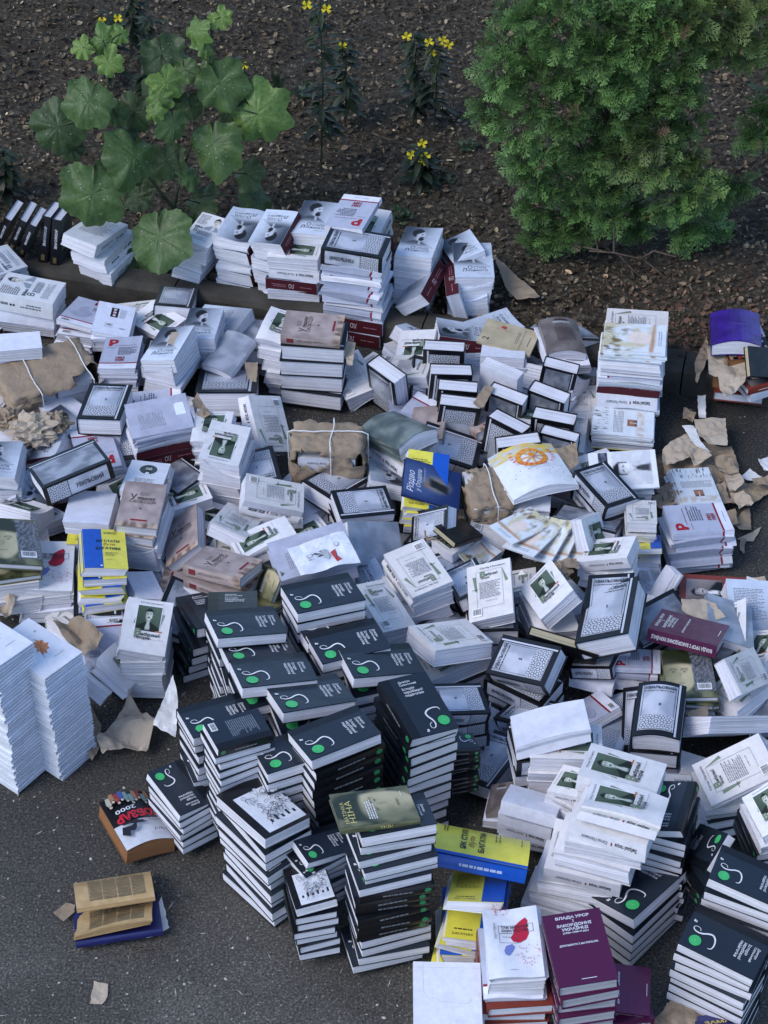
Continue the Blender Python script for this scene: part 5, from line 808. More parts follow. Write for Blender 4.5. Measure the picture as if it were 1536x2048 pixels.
LOOSE = [
('L', (-0.2111, 4.9056, 0.0695), (0.0587, 0.8095, 0.5777, -0.0869), 'grey portrait paperback crosswise beside the plain grey book under the torn white sheet', 0),
('P', (-0.8385, 5.565, 0.0425), (0.0798, -0.3975, 0.9135, -0.0343), 'thin grey paperback askew beside the plain lavender-grey book with a white sticker', 3),
('P', (-0.6176, 5.1161, 0.0382), (0.0583, -0.1872, 0.9798, -0.0383), 'thin grey paperback lengthwise beside the pink-brown title book propped steeply against white pages', 0),
('V', (1.215, 3.765, 0.0255), (0.7503, 0.0994, -0.0056, -0.6535), 'white jacketed book crosswise beside the white back cover with green wedge at the right edge', 1),
('L', (1.195, 3.935, 0.0165), (0.6337, 0.0475, -0.0555, -0.7701), 'grey portrait paperback crosswise beside the thick white page block on edge at the right', 3),
('J', (-1.375, 5.455, 0.0067), (0.902, -0.0083, 0.0209, -0.4312), 'white coverless book askew beside the left-edge grey portrait pile under crumpled paper', 3),
('P', (-1.2811, 5.4003, 0.0641), (0.1093, -0.0883, -0.9841, -0.1084), 'thin grey paperback lengthwise beside the left-edge grey portrait pile under crumpled paper', 0),
('H', (-1.485, 5.255, 0.0126), (0.2624, 0.0727, -0.0158, 0.9621), 'silver and black hardback askew beside the left-edge grey portrait pile under crumpled paper', 0),
('H', (-1.205, 5.605, 0.0255), (0.4419, -0.0033, 0.0962, -0.8919), 'silver and black hardback askew beside the volume three pair by the crumpled paper', 0),
('V', (0.845, 3.875, 0.006), (0.4141, 0.0202, 0.0055, 0.91), 'white jacketed book askew beside the silver volume four with a bold ornament band', 0),
('V', (0.0673, 4.7764, 0.0575), (0.0256, 0.7538, -0.6565, -0.0083), 'white jacketed book crosswise beside the upside-down white back cover, centre of the heap', 0),
('S', (1.235, 4.265, 0.0167), (0.9265, -0.0184, 0.068, -0.3696), 'pink-brown hardback askew beside the open-covered white pile near the right edge', 3),
('L', (1.2691, 4.1414, 0.0667), (0.0261, 0.3034, -0.9515, -0.0434), 'grey portrait paperback askew beside the open-covered white pile near the right edge', 1),
('P', (-1.4722, 5.5656, 0.0354), (0.0702, -0.0423, -0.9965, 0.0192), 'thin grey paperback lengthwise beside the blank white pages behind the large kraft bundle', 0),
('V', (0.695, 3.965, 0.0084), (0.334, 0.0283, 0.0234, -0.9418), 'white jacketed book askew beside the sideways green portrait book at lower right', 3),
('S', (0.495, 4.035, 0.0236), (0.755, 0.0533, -0.1155, 0.6432), 'pink-brown hardback crosswise beside the blank white board pile at lower right', 3),
('V', (-0.8988, 6.1721, 0.0666), (0.0529, -0.9059, -0.4178, 0.0442), 'white jacketed book askew beside the white pair with a small dark photo', 0),
('V', (0.135, 5.565, 0.0064), (0.4369, 0.0222, 0.0047, 0.8992), 'white jacketed book askew beside the bowed grey-green pair by the standing books', 0),
('V', (-0.755, 5.665, 0.0207), (0.8839, -0.0757, 0.0384, 0.4598), 'white jacketed book askew beside the grey portrait stack carrying a kraft scrap', 3),
('P', (-1.315, 4.965, 0.0146), (0.8081, -0.0163, -0.0625, -0.5855), "thin grey paperback crosswise beside the left-edge pile topped by a woman's face", 0),
('V', (-1.215, 5.095, 0.0315), (0.9167, -0.1316, 0.0223, -0.3767), 'white jacketed book askew beside the left-edge grey portrait pile under crumpled paper', 1),
('J', (0.245, 6.015, 0.0081), (0.9385, 0.0279, 0.0037, -0.3441), 'white coverless book askew beside the white page block under the tan card cover', 1),
('H', (-0.585, 5.565, 0.0116), (0.6597, 0.0331, -0.0347, -0.75), 'silver and black hardback crosswise beside the half-hidden stack behind the green portrait book', 0),
('V', (-1.245, 4.975, 0.02), (0.6222, 0.0379, -0.0092, 0.7819), "white jacketed book crosswise beside the left-edge pile topped by a woman's face", 1),
('L', (0.7635, 6.0273, 0.0609), (0.0178, 0.9811, -0.1916, 0.0179), 'grey portrait paperback lengthwise beside the grey-brown leatherette book by the kerb', 3),
('V', (0.5589, 4.1062, 0.0846), (0.0421, 0.6351, 0.7631, -0.1119), 'white jacketed book crosswise beside the silver volume five tilted below the white books', 3),
('V', (0.915, 4.575, 0.0145), (0.831, 0.0543, -0.0135, 0.5535), 'white jacketed book crosswise beside the open white pages with yellow markers behind silver volume one', 3),
('V', (-0.705, 5.265, 0.0203), (0.1024, -0.036, 0.0692, 0.9917), 'white jacketed book lengthwise beside the upside-down green portrait stack by the tied parcel', 3),
('H', (-1.355, 5.575, 0.045), (0.8576, -0.0624, -0.0744, -0.505), 'silver and black hardback crosswise beside the blank white pages behind the large kraft bundle', 0),
('P', (0.095, 5.705, 0.05), (0.0755, 0.1425, -0.0893, -0.9829), 'thin grey paperback lengthwise beside the silver and black volume standing with ornamented spine facing out', 0),
('V', (0.105, 6.055, 0.0086), (0.2812, -0.0421, -0.0034, -0.9587), 'white jacketed book askew beside the silver and black volume standing with ornamented spine facing out', 3),
('L', (0.3182, 5.9292, 0.0965), (0.0214, 0.0568, -0.9869, -0.1495), 'grey portrait paperback lengthwise beside the white page block under the tan card cover', 0),
('J', (-1.415, 5.445, 0.045), (0.9864, -0.0588, -0.0587, 0.1417), 'white coverless book lengthwise beside the left-edge grey portrait pile under crumpled paper', 3),
('J', (0.212, 6.0968, 0.0933), (0.0786, 0.3542, 0.9251, -0.1122), 'white coverless book askew beside the second burgundy spine leaning against the rightmost portrait stack', 0),
('H', (-0.835, 5.965, 0.05), (0.9986, 0.0095, 0.0013, -0.0511), 'silver and black hardback lengthwise beside the grey portrait stack carrying a kraft scrap', 0),
('V', (0.475, 4.695, 0.0039), (0.9404, 0.01, 0.0073, 0.3399), 'white jacketed book askew beside the diagonal green portrait pile, centre right', 3),
('V', (-0.805, 6.265, 0.0252), (0.6763, 0.0927, 0.0334, 0.73), 'white jacketed book crosswise beside the grey portrait stack behind the kraft-scrap one', 0),
('H', (-1.6037, 6.0306, 0.0708), (0.0198, -0.7636, 0.6447, 0.0295), 'silver and black hardback crosswise beside the left-edge stack with a drawn portrait', 0),
('H', (0.335, 3.995, 0.036), (0.9482, 0.0027, -0.1188, -0.2945), 'silver and black hardback askew beside the upside-down silver cover leaning under the white board', 0),
('P', (-1.5058, 5.6894, 0.0431), (0.0592, 0.6584, -0.744, 0.097), 'thin grey paperback crosswise beside the blank white pages behind the large kraft bundle', 0),
('V', (0.6792, 5.2878, 0.0633), (0.0349, 0.9838, -0.1717, -0.0369), 'white jacketed book lengthwise beside the magazine with a black and white face', 1),
('V', (-0.745, 6.185, 0.05), (0.606, 0.1042, -0.0876, 0.7838), 'white jacketed book crosswise beside the white pair with a small dark photo', 3),
('V', (-0.0049, 5.9559, 0.0531), (0.0046, 0.4211, -0.907, 0.0079), 'white jacketed book askew beside the warped book stack at the kerb, pink-brown on top', 3),
('V', (-0.195, 5.185, 0.0048), (0.9971, -0.0036, 0.0201, -0.0735), 'white jacketed book lengthwise beside the dark ornament-band volume under the tied kraft parcel', 0),
('H', (-1.5448, 5.6149, 0.1024), (0.1, -0.3435, 0.9326, 0.0476), 'silver and black hardback askew beside the blank white pages behind the large kraft bundle', 0),
('L', (0.545, 6.125, 0.0192), (0.8238, -0.0716, 0.0181, -0.562), 'grey portrait paperback crosswise beside the tan card-covered book marked 2 at the kerb', 3),
('L', (0.7302, 4.2169, 0.0669), (0.0462, 0.5915, 0.8049, 0.0122), 'grey portrait paperback crosswise beside the silver volume half hidden behind volume four', 0),
('V', (1.3637, 4.5628, 0.0715), (0.0808, 0.2089, -0.9738, -0.04), 'white jacketed book lengthwise beside the rust-red book cut off by the right edge', 1),
('V', (1.2556, 4.3755, 0.0849), (0.1042, 0.9847, 0.1383, -0.0202), 'white jacketed book lengthwise beside the olive cover strip right of the olive books', 1),
('H', (-0.795, 5.565, 0.0423), (0.8926, 0.1015, 0.1274, 0.4203), 'silver and black hardback askew beside the plain lavender-grey book with a white sticker', 0),
('V', (0.775, 4.645, 0.05), (0.8447, -0.0805, -0.0474, 0.527), 'white jacketed book crosswise beside the white portrait book behind silver volume one', 0),
('H', (-0.585, 6.165, 0.0078), (0.1956, -0.0123, 0.0249, -0.9803), 'silver and black hardback lengthwise beside the grey portrait stack behind the kraft-scrap one', 0),
('S', (-0.065, 5.185, 0.05), (0.7228, -0.0768, 0.0317, -0.686), 'pink-brown hardback crosswise beside the dark ornament-band volume under the tied kraft parcel', 0),
('V', (-1.1776, 5.3166, 0.0582), (0.0022, -0.8189, 0.5731, -0.0306), 'white jacketed book crosswise beside the upside-down red P pile by the clouded cover', 3),
('H', (-1.425, 5.055, 0.0076), (0.958, -0.0233, -0.0135, 0.2856), "silver and black hardback askew beside the left-edge pile topped by a woman's face", 0),
('L', (0.5968, 4.7031, 0.1021), (0.1269, 0.2649, -0.9549, 0.0437), 'grey portrait paperback askew beside the diagonal green portrait pile, centre right', 0),
('J', (-0.285, 5.195, 0.05), (0.4071, 0.1426, -0.0071, -0.9021), 'white coverless book askew beside the white pair left of the tied parcel', 1),
('P', (-0.615, 5.085, 0.02), (0.7051, 0.0378, -0.012, -0.708), 'thin grey paperback crosswise beside the pink-brown title book propped steeply against white pages', 1),
('L', (0.6644, 4.0818, 0.1039), (0.0302, -0.9854, 0.1677, -0.0003), 'grey portrait paperback lengthwise beside the silver volume half hidden behind volume four', 3),
('P', (0.875, 3.785, 0.05), (0.3931, -0.0001, 0.1252, -0.9109), 'thin grey paperback askew beside the white back cover with green wedge at the right edge', 0),
('L', (0.0724, 4.8753, 0.1029), (0.0694, 0.498, 0.8615, -0.071), 'grey portrait paperback crosswise beside the shiny blank silver cover in the middle of the heap', 3),
('L', (-1.525, 5.855, 0.04), (0.9894, -0.035, 0.029, -0.138), 'grey portrait paperback lengthwise beside the blank white pages behind the large kraft bundle', 1),
('L', (0.145, 6.135, 0.05), (0.9102, -0.1451, 0.076, -0.3804), 'grey portrait paperback askew beside the burgundy spine leaning between two grey portrait stacks', 0),
('L', (0.175, 4.505, 0.0104), (0.3736, 0.0023, -0.0374, 0.9268), 'grey portrait paperback askew beside the white pile right of the swirl stacks', 0),
('V', (-0.9754, 6.2827, 0.0983), (0.1267, 0.7542, 0.6436, 0.0291), 'white jacketed book crosswise beside the thin grey pile behind the large kraft bundle', 3),
('V', (-0.595, 5.095, 0.04), (0.8024, 0.0414, 0.0179, 0.5951), 'white jacketed book crosswise beside the pink-brown title book propped steeply against white pages', 1),
('H', (-0.735, 4.635, 0.015), (0.2443, -0.0637, 0.0346, 0.967), 'silver and black hardback lengthwise beside the silver hardcover under the blue and yellow stack', 0),
('V', (-0.1194, 5.8747, 0.0987), (0.0651, -0.204, 0.9724, 0.0926), 'white jacketed book lengthwise beside the warped book stack at the kerb, pink-brown on top', 0),
('H', (0.225, 5.465, 0.05), (0.7597, 0.1658, 0.0219, 0.6283), 'silver and black hardback crosswise beside the bowed grey-green pair by the standing books', 0),
('P', (0.365, 5.075, 0.0072), (0.2951, -0.0021, 0.0248, 0.9552), 'thin grey paperback askew beside the white pages under the orange wheel cover', 1),
('S', (0.685, 5.285, 0.05), (0.2558, 0.0393, -0.0542, 0.9644), 'pink-brown hardback lengthwise beside the magazine with a black and white face', 1),
('V', (-0.855, 6.155, 0.1), (0.3798, 0.1084, -0.006, -0.9187), 'white jacketed book askew beside the grey portrait stack behind the kraft-scrap one', 0),
('P', (0.195, 4.485, 0.054), (0.7723, 0.0123, 0.135, -0.6206), 'thin grey paperback crosswise beside the white pile right of the swirl stacks', 0),
('J', (-1.375, 5.015, 0.0659), (0.0239, -0.0523, 0.0976, -0.9936), "white coverless book lengthwise beside the left-edge pile topped by a woman's face", 1),
('V', (-1.4635, 5.7206, 0.1423), (0.1266, 0.5843, -0.8013, -0.0229), 'white jacketed book crosswise beside the blank white pages behind the large kraft bundle', 3),
('H', (1.3125, 4.2958, 0.1489), (0.0429, 0.1979, -0.9758, -0.0826), 'silver and black hardback lengthwise beside the open-covered white pile near the right edge', 0),
('H', (0.475, 4.125, 0.086), (0.886, -0.1624, -0.0448, 0.4319), 'silver and black hardback askew beside the silver volume five tilted below the white books', 0),
('H', (1.1915, 4.1707, 0.1164), (0.102, 0.0989, 0.9889, 0.0438), 'silver and black hardback lengthwise beside the olive cover strip right of the olive books', 0),
('V', (0.0746, 5.8771, 0.1357), (0.0808, 0.7865, 0.6083, 0.0697), 'white jacketed book crosswise beside the silver and black volume standing with ornamented spine facing out', 0),
('S', (1.3308, 4.5465, 0.122), (0.0116, 0.9899, 0.1146, -0.0822), 'pink-brown hardback lengthwise beside the rust-red book cut off by the right edge', 1),
('J', (-1.165, 5.655, 0.064), (0.4073, -0.0813, 0.0201, -0.9095), 'white coverless book askew beside the volume three pair by the crumpled paper', 0),
('H', (-0.7163, 5.27, 0.1301), (0.0894, 0.9382, 0.2993, 0.1492), 'silver and black hardback askew beside the upside-down green portrait stack by the tied parcel', 0),
('P', (-1.135, 5.375, 0.065), (0.4812, -0.0324, 0.1022, 0.87), 'thin grey paperback askew beside the upside-down red P pile by the clouded cover', 3),
('L', (1.1832, 4.5882, 0.1493), (0.0741, 0.0217, -0.9841, -0.1598), 'grey portrait paperback lengthwise beside the rust-red book cut off by the right edge', 0),
('V', (1.2213, 4.0219, 0.1031), (0.0913, 0.5446, -0.8334, 0.0234), 'white jacketed book crosswise beside the thick white page block on edge at the right', 0),
('P', (-1.1203, 5.3519, 0.1042), (0.1353, -0.2516, -0.9572, -0.0464), 'thin grey paperback lengthwise beside the upside-down red P pile by the clouded cover', 3),
('V', (-0.4205, 6.0756, 0.0616), (0.018, 0.9637, -0.263, -0.0417), 'white jacketed book askew beside the white book stack left of the pink-brown title book', 3),
('H', (-0.5, 6.0877, 0.1277), (0.0381, -0.0492, -0.9978, 0.0229), 'silver and black hardback lengthwise beside the white book stack left of the pink-brown title book', 0),
('P', (-1.525, 5.465, 0.09), (0.9902, 0.0468, -0.0408, -0.1254), 'thin grey paperback lengthwise beside the volume three pair by the crumpled paper', 0),
('P', (0.795, 3.865, 0.07), (0.7413, 0.1164, 0.015, -0.6609), 'thin grey paperback crosswise beside the silver volume four with a bold ornament band', 1),
('V', (1.2565, 3.8966, 0.1026), (0.0473, -0.8423, -0.5263, 0.1068), 'white jacketed book crosswise beside the open-covered white pile near the right edge', 0),
('V', (0.4043, 4.7673, 0.0973), (0.1647, 0.7029, 0.6919, -0.0105), 'white jacketed book crosswise beside the silver ornament-band book between two white back covers', 0),
('P', (0.1255, 5.6312, 0.0896), (0.088, -0.9514, 0.2921, 0.0412), 'thin grey paperback askew beside the silver and black volume standing with ornamented spine facing out', 3),
('H', (-0.175, 5.205, 0.095), (0.9369, -0.0844, 0.0747, -0.331), 'silver and black hardback askew beside the dark ornament-band volume under the tied kraft parcel', 0),
('L', (0.295, 6.055, 0.099), (0.6765, -0.0067, 0.1493, 0.7211), 'grey portrait paperback crosswise beside the white page block under the tan card cover', 1),
('P', (-0.835, 5.665, 0.084), (0.7022, -0.1557, 0.0004, 0.6947), 'thin grey paperback crosswise beside the grey portrait stack carrying a kraft scrap', 0),
('L', (1.215, 3.755, 0.05), (0.9838, 0.1609, 0.0472, -0.064), 'grey portrait paperback lengthwise beside the white back cover with green wedge at the right edge', 0),
('P', (-1.295, 4.985, 0.07), (0.9623, 0.0047, 0.0332, 0.2698), "thin grey paperback askew beside the left-edge pile topped by a woman's face", 0),
('L', (-1.215, 5.385, 0.085), (0.7657, -0.1879, -0.0315, 0.6144), 'grey portrait paperback crosswise beside the left-edge grey portrait pile under crumpled paper', 0),
('H', (0.8808, 4.5249, 0.1605), (0.1172, -0.8626, 0.4778, 0.1176), 'silver and black hardback askew beside the silver volume one with a bold ornament band', 0),
('L', (-1.5614, 6.1133, 0.1147), (0.0102, -0.1312, -0.9757, 0.175), 'grey portrait paperback lengthwise beside the left-edge stack with a drawn portrait', 0),
('V', (-0.6806, 5.6527, 0.1132), (0.0385, 0.8205, 0.5646, -0.0805), 'white jacketed book crosswise beside the black hardcover pages under the rolled silver cover', 3),
('P', (-1.455, 5.095, 0.0659), (0.1669, -0.062, 0.01, 0.984), "thin grey paperback lengthwise beside the left-edge pile topped by a woman's face", 0),
('H', (-0.435, 5.275, 0.095), (0.1, 0.0662, -0.0604, -0.991), 'silver and black hardback lengthwise beside the upside-down green portrait stack by the tied parcel', 0),
('L', (-1.205, 5.545, 0.064), (0.9223, 0.0174, 0.0109, -0.3859), 'grey portrait paperback askew beside the volume three pair by the crumpled paper', 3),
('L', (-0.6253, 6.1573, 0.153), (0.0681, -0.5436, 0.8336, -0.0702), 'grey portrait paperback crosswise beside the grey portrait stack behind the kraft-scrap one', 0),
('P', (-0.745, 5.555, 0.0842), (0.9763, 0.1651, 0.0426, -0.1334), 'thin grey paperback lengthwise beside the plain lavender-grey book with a white sticker', 1),
('H', (-0.6553, 4.6102, 0.1231), (0.0976, -0.973, 0.1212, 0.1705), 'silver and black hardback lengthwise beside the fanned black spines left of the swirl rows', 0),
('H', (-0.805, 6.265, 0.1), (0.9895, -0.1383, 0.0368, -0.022), 'silver and black hardback lengthwise beside the white paperback stack right of the hanging leaf', 0),
('V', (0.125, 5.975, 0.095), (0.098, -0.1149, -0.0785, 0.9854), 'white jacketed book lengthwise beside the silver and black volume standing with ornamented spine facing out', 0),
('V', (-0.285, 4.985, 0.054), (0.8409, -0.0045, -0.1344, -0.5241), 'white jacketed book crosswise beside the white pair left of the tied parcel', 1),
('P', (-1.435, 5.135, 0.0877), (0.6946, 0.0265, -0.1561, -0.7018), 'thin grey paperback crosswise beside the left-edge grey portrait pile under crumpled paper', 1),
('L', (-1.215, 5.185, 0.07), (0.1687, 0.0395, 0.055, 0.9833), 'grey portrait paperback lengthwise beside the left-edge grey portrait pile under crumpled paper', 0),
('P', (0.608, 4.1704, 0.1039), (0.0181, 0.817, -0.5304, 0.2257), 'thin grey paperback crosswise beside the dark book over wavy pages left of volume four', 0),
('H', (0.1951, 4.5143, 0.1365), (0.095, 0.9418, -0.3184, -0.0521), 'silver and black hardback askew beside the white pile right of the swirl stacks', 0),
('S', (0.1572, 5.5563, 0.1276), (0.1094, 0.0707, 0.9914, -0.01), 'pink-brown hardback lengthwise beside the bowed grey-green pair by the standing books', 1),
('V', (-1.255, 5.075, 0.09), (0.5153, -0.0555, -0.0558, -0.8534), 'white jacketed book crosswise beside the left-edge grey portrait pile under crumpled paper', 3),
('V', (0.975, 3.925, 0.05), (0.6172, -0.1118, 0.0244, -0.7784), 'white jacketed book crosswise beside the silver volume four with a bold ornament band', 3),
('H', (-1.475, 5.215, 0.064), (0.8022, 0.0969, 0.0606, -0.586), 'silver and black hardback crosswise beside the left-edge grey portrait pile under crumpled paper', 0),
('V', (-0.695, 5.135, 0.09), (0.8059, -0.0109, -0.1331, -0.5767), 'white jacketed book crosswise beside the white book with a round portrait', 0),
('V', (0.3004, 5.0529, 0.0808), (0.1174, -0.7159, 0.6821, -0.092), 'white jacketed book crosswise beside the silver volume below the dark blue book', 1),
('V', (1.195, 4.395, 0.086), (0.96, -0.0177, -0.1158, -0.2543), 'white jacketed book lengthwise beside the blue-grey cover behind the burgundy hardback', 0),
('P', (-0.215, 5.955, 0.1), (0.3482, 0.0681, -0.1539, -0.9222), 'thin grey paperback askew beside the warped book stack at the kerb, pink-brown on top', 0),
('V', (0.8751, 3.7707, 0.1379), (0.0073, -0.0431, -0.9885, -0.1445), 'white jacketed book lengthwise beside the white back cover with green wedge at the right edge', 3),
('J', (-1.345, 5.475, 0.0936), (0.9323, 0.0227, 0.0407, -0.3587), 'white coverless book askew beside the upside-down red P pile by the clouded cover', 0),
('P', (-1.3359, 4.8937, 0.1099), (0.0391, -0.8151, 0.578, 0.0016), 'thin grey paperback crosswise beside the red-blob pile left of the blue and yellow stack', 0),
('V', (0.725, 5.305, 0.086), (0.8773, -0.0418, 0.1033, -0.4669), 'white jacketed book askew beside the magazine with a black and white face', 0),
('V', (-1.495, 5.305, 0.09), (0.1568, -0.1159, -0.1647, 0.9669), 'white jacketed book lengthwise beside the left-edge grey portrait pile under crumpled paper', 1),
('P', (0.595, 6.105, 0.054), (0.3278, 0.1026, -0.0057, 0.9392), 'thin grey paperback askew beside the grey-brown leatherette book by the kerb', 0),
('V', (0.3771, 5.0602, 0.1183), (0.1272, -0.1387, -0.9816, -0.0312), 'white jacketed book lengthwise beside the white pages under the orange wheel cover', 3),
('L', (0.4983, 5.7781, 0.0654), (0.0289, -0.0576, -0.9975, 0.0304), 'grey portrait paperback lengthwise beside the coverless white page block standing among the silver volumes', 0),
('P', (-0.905, 5.245, 0.014), (0.9713, -0.0566, -0.0053, 0.2311), 'thin grey paperback lengthwise beside the white book with a round portrait', 0),
('V', (0.395, 5.745, 0.054), (0.954, -0.0359, -0.144, -0.2603), 'white jacketed book askew beside the coverless white page block standing among the silver volumes', 0),
('L', (0.005, 5.255, 0.086), (0.0036, -0.1276, -0.1703, -0.9771), 'grey portrait paperback lengthwise beside the bowed grey-green pair by the standing books', 1),
('P', (0.635, 5.555, 0.0181), (0.8516, 0.0627, 0.0784, -0.5144), 'thin grey paperback crosswise beside the pale pile at the foot of the mixed stack', 1),
('V', (0.6684, 5.5741, 0.0699), (0.0062, -0.9962, 0.0798, 0.0343), 'white jacketed book lengthwise beside the pale pile at the foot of the mixed stack', 0),
('P', (0.465, 5.515, 0.0017), (0.5382, -0.0035, -0.0027, -0.8428), 'thin grey paperback crosswise beside the coverless white page block standing among the silver volumes', 0),
('L', (0.245, 4.225, 0.0054), (0.9791, 0.0105, 0.0138, 0.2024), 'grey portrait paperback lengthwise beside the upside-down silver cover leaning under the white board', 1),
('H', (0.195, 4.815, 0.05), (0.4545, 0.0839, 0.0705, 0.884), 'silver and black hardback askew beside the black cover pair left of the pamphlet pile', 0),
('V', (0.7215, 5.7576, 0.0609), (0.0357, 0.0196, 0.9988, -0.0254), 'white jacketed book lengthwise beside the tall mixed stack right of the standing volumes', 0),
('H', (-1.595, 5.9367, 0.1275), (0.0547, -0.8423, -0.535, -0.0347), 'silver and black hardback crosswise beside the sideways-lettered stack behind the drawn portrait', 0),
('V', (-0.905, 5.215, 0.02), (0.9689, 0.0167, 0.0608, 0.2392), 'white jacketed book lengthwise beside the white book with a round portrait', 0),
('P', (-0.8918, 4.4724, 0.1078), (0.0746, -0.9874, -0.1196, 0.072), 'thin grey paperback lengthwise beside the cream book lying askew below the green portrait book', 0),
('L', (0.425, 6.125, 0.054), (0.5101, -0.1326, 0.0242, 0.8495), 'grey portrait paperback crosswise beside the second burgundy spine leaning against the rightmost portrait stack', 0),
('P', (0.5991, 5.6892, 0.0727), (0.0682, 0.9562, -0.2282, 0.1702), 'thin grey paperback lengthwise beside the coverless white page block standing among the silver volumes', 0),
('H', (0.705, 6.095, 0.074), (0.2448, -0.1521, -0.1154, -0.9506), 'silver and black hardback lengthwise beside the grey-brown leatherette book by the kerb', 0),
('H', (0.4192, 5.5413, 0.0841), (0.051, -0.7827, 0.62, -0.0179), 'silver and black hardback crosswise beside the coverless white page block standing among the silver volumes', 0),
('P', (-0.615, 4.795, 0.0076), (0.4114, 0.0196, 0.0178, 0.9111), 'thin grey paperback askew beside the sideways pink-brown pile above the swirl books', 0),
('L', (0.635, 5.845, 0.0532), (0.4706, -0.1187, -0.1114, -0.8672), 'grey portrait paperback askew beside the grey-brown leatherette book by the kerb', 1),
('P', (-0.665, 4.805, 0.02), (0.8613, -0.0133, -0.0616, -0.5042), 'thin grey paperback crosswise beside the fanned white pages right of the blue and yellow stack', 0),
('L', (0.405, 4.435, 0.0135), (0.283, 0.0413, 0.0268, 0.9579), 'grey portrait paperback askew beside the green-wedged white pile, centre right', 0),
('S', (-0.645, 4.795, 0.04), (0.6584, -0.0197, 0.1105, -0.7442), 'pink-brown hardback crosswise beside the pink-brown title book propped steeply against white pages', 0),
('V', (-1.0351, 5.7269, 0.0541), (0.0147, 0.7346, 0.6782, -0.0117), 'white jacketed book crosswise beside the upright red P book right of the large kraft bundle', 3),
('H', (-0.875, 5.485, 0.084), (0.983, 0.1197, -0.1321, -0.0437), 'silver and black hardback lengthwise beside the plain lavender-grey book with a white sticker', 0),
('L', (0.8116, 4.794, 0.0621), (0.0019, 0.9399, 0.3398, 0.0331), 'grey portrait paperback askew beside the white portrait book behind silver volume one', 0),
('V', (1.255, 4.685, 0.05), (0.4577, 0.0067, -0.0569, -0.8872), 'white jacketed book askew beside the rust-red book cut off by the right edge', 3),
('L', (-0.075, 4.745, 0.05), (0.5687, -0.119, -0.1613, 0.7978), 'grey portrait paperback crosswise beside the upside-down white back cover, centre of the heap', 0),
('S', (0.355, 5.605, 0.0845), (0.9697, -0.0857, -0.0898, 0.2104), 'pink-brown hardback lengthwise beside the coverless white page block standing among the silver volumes', 1),
('V', (0.565, 5.565, 0.0845), (0.7959, -0.0968, 0.0871, 0.5912), 'white jacketed book crosswise beside the coverless white page block standing among the silver volumes', 0),
('V', (-0.9922, 4.666, 0.0583), (0.0184, 0.9437, -0.3296, -0.0233), 'white jacketed book askew beside the silver hardcover under the blue and yellow stack', 1),
('L', (-0.155, 4.955, 0.054), (0.9745, -0.1225, 0.0912, -0.1647), 'grey portrait paperback lengthwise beside the shiny blank silver cover in the middle of the heap', 3),
]
# ------------------------------------------------------------------ setting: asphalt, kerb, soil
def plane(name, pts, mat, kind='structure', cuts=0):
    mb = MB(); mb.poly(pts, (1, 1, 1)); o = link(name, mb.build(name, [mat])); tag(o, kind=kind); return o
K0, K1 = Vector((-.924, 6.397)), Vector((1.131, 5.877)); KD = (K1-K0).normalized(); KN = Vector((-KD.y, KD.x))
if KN.y < 0: KN = -KN
def kp(s, d, z): p = K0+KD*s+KN*d; return (p.x, p.y, z)
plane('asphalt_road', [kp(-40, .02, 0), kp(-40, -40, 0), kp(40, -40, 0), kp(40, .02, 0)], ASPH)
def soil():
    mb = MB(); nx, ny = 90, 60; g = []
    for j in range(ny+1):
        row = []
        for i in range(nx+1):
            s = -3.2+7*i/nx; d = .1+5*(j/ny)**1.2; p = kp(s, d, 0)
            row.append(mb.vert((p[0], p[1], .085+.03*noise.fractal(Vector((p[0]*2.2, p[1]*2.2, 0)), 1, 2, 4)+.012*noise.noise(Vector((p[0]*14, p[1]*14, 3)))-.02*sm(.3, 0, d-.1))))
        g.append(row)
    for j in range(ny):
        for i in range(nx): mb.face((g[j][i], g[j][i+1], g[j+1][i+1], g[j+1][i]), (1, 1, 1))
    tag(link('soil', mb.build('soil', [SOIL], True)), kind='structure')
    plane('ground', [kp(-40, .1, .04), kp(40, .1, .04), kp(40, 60, .04), kp(-40, 60, .04)], SOIL)
soil()
def kerb():
    s0 = -2.9
    while s0 < 3.6:
        s1 = s0+1.0; mb = MB(); prof = [(0, -.05), (0, .1), (.012, .118), (.03, .122), (.11, .12), (.125, .11), (.125, -.05)]; n = 14; rows = []
        for i in range(n+1):
            s = s0+.003+(s1-s0-.006)*i/n
            rows.append([mb.vert(kp(s, d+.004*noise.noise(Vector((s*9, d*30, z*30))), z+.004*noise.noise(Vector((s*7, z*40, 5)))*(z > 0))) for d, z in prof])
        for i in range(n):
            for j in range(len(prof)-1): mb.face((rows[i][j], rows[i][j+1], rows[i+1][j+1], rows[i+1][j]), (1, 1, 1))
        mb.face(rows[0], (1, 1, 1)); mb.face(rows[-1][::-1], (1, 1, 1))
        tag(link('kerb', mb.build('kerb', [KERBM])), kind='structure'); s0 = s1
kerb()
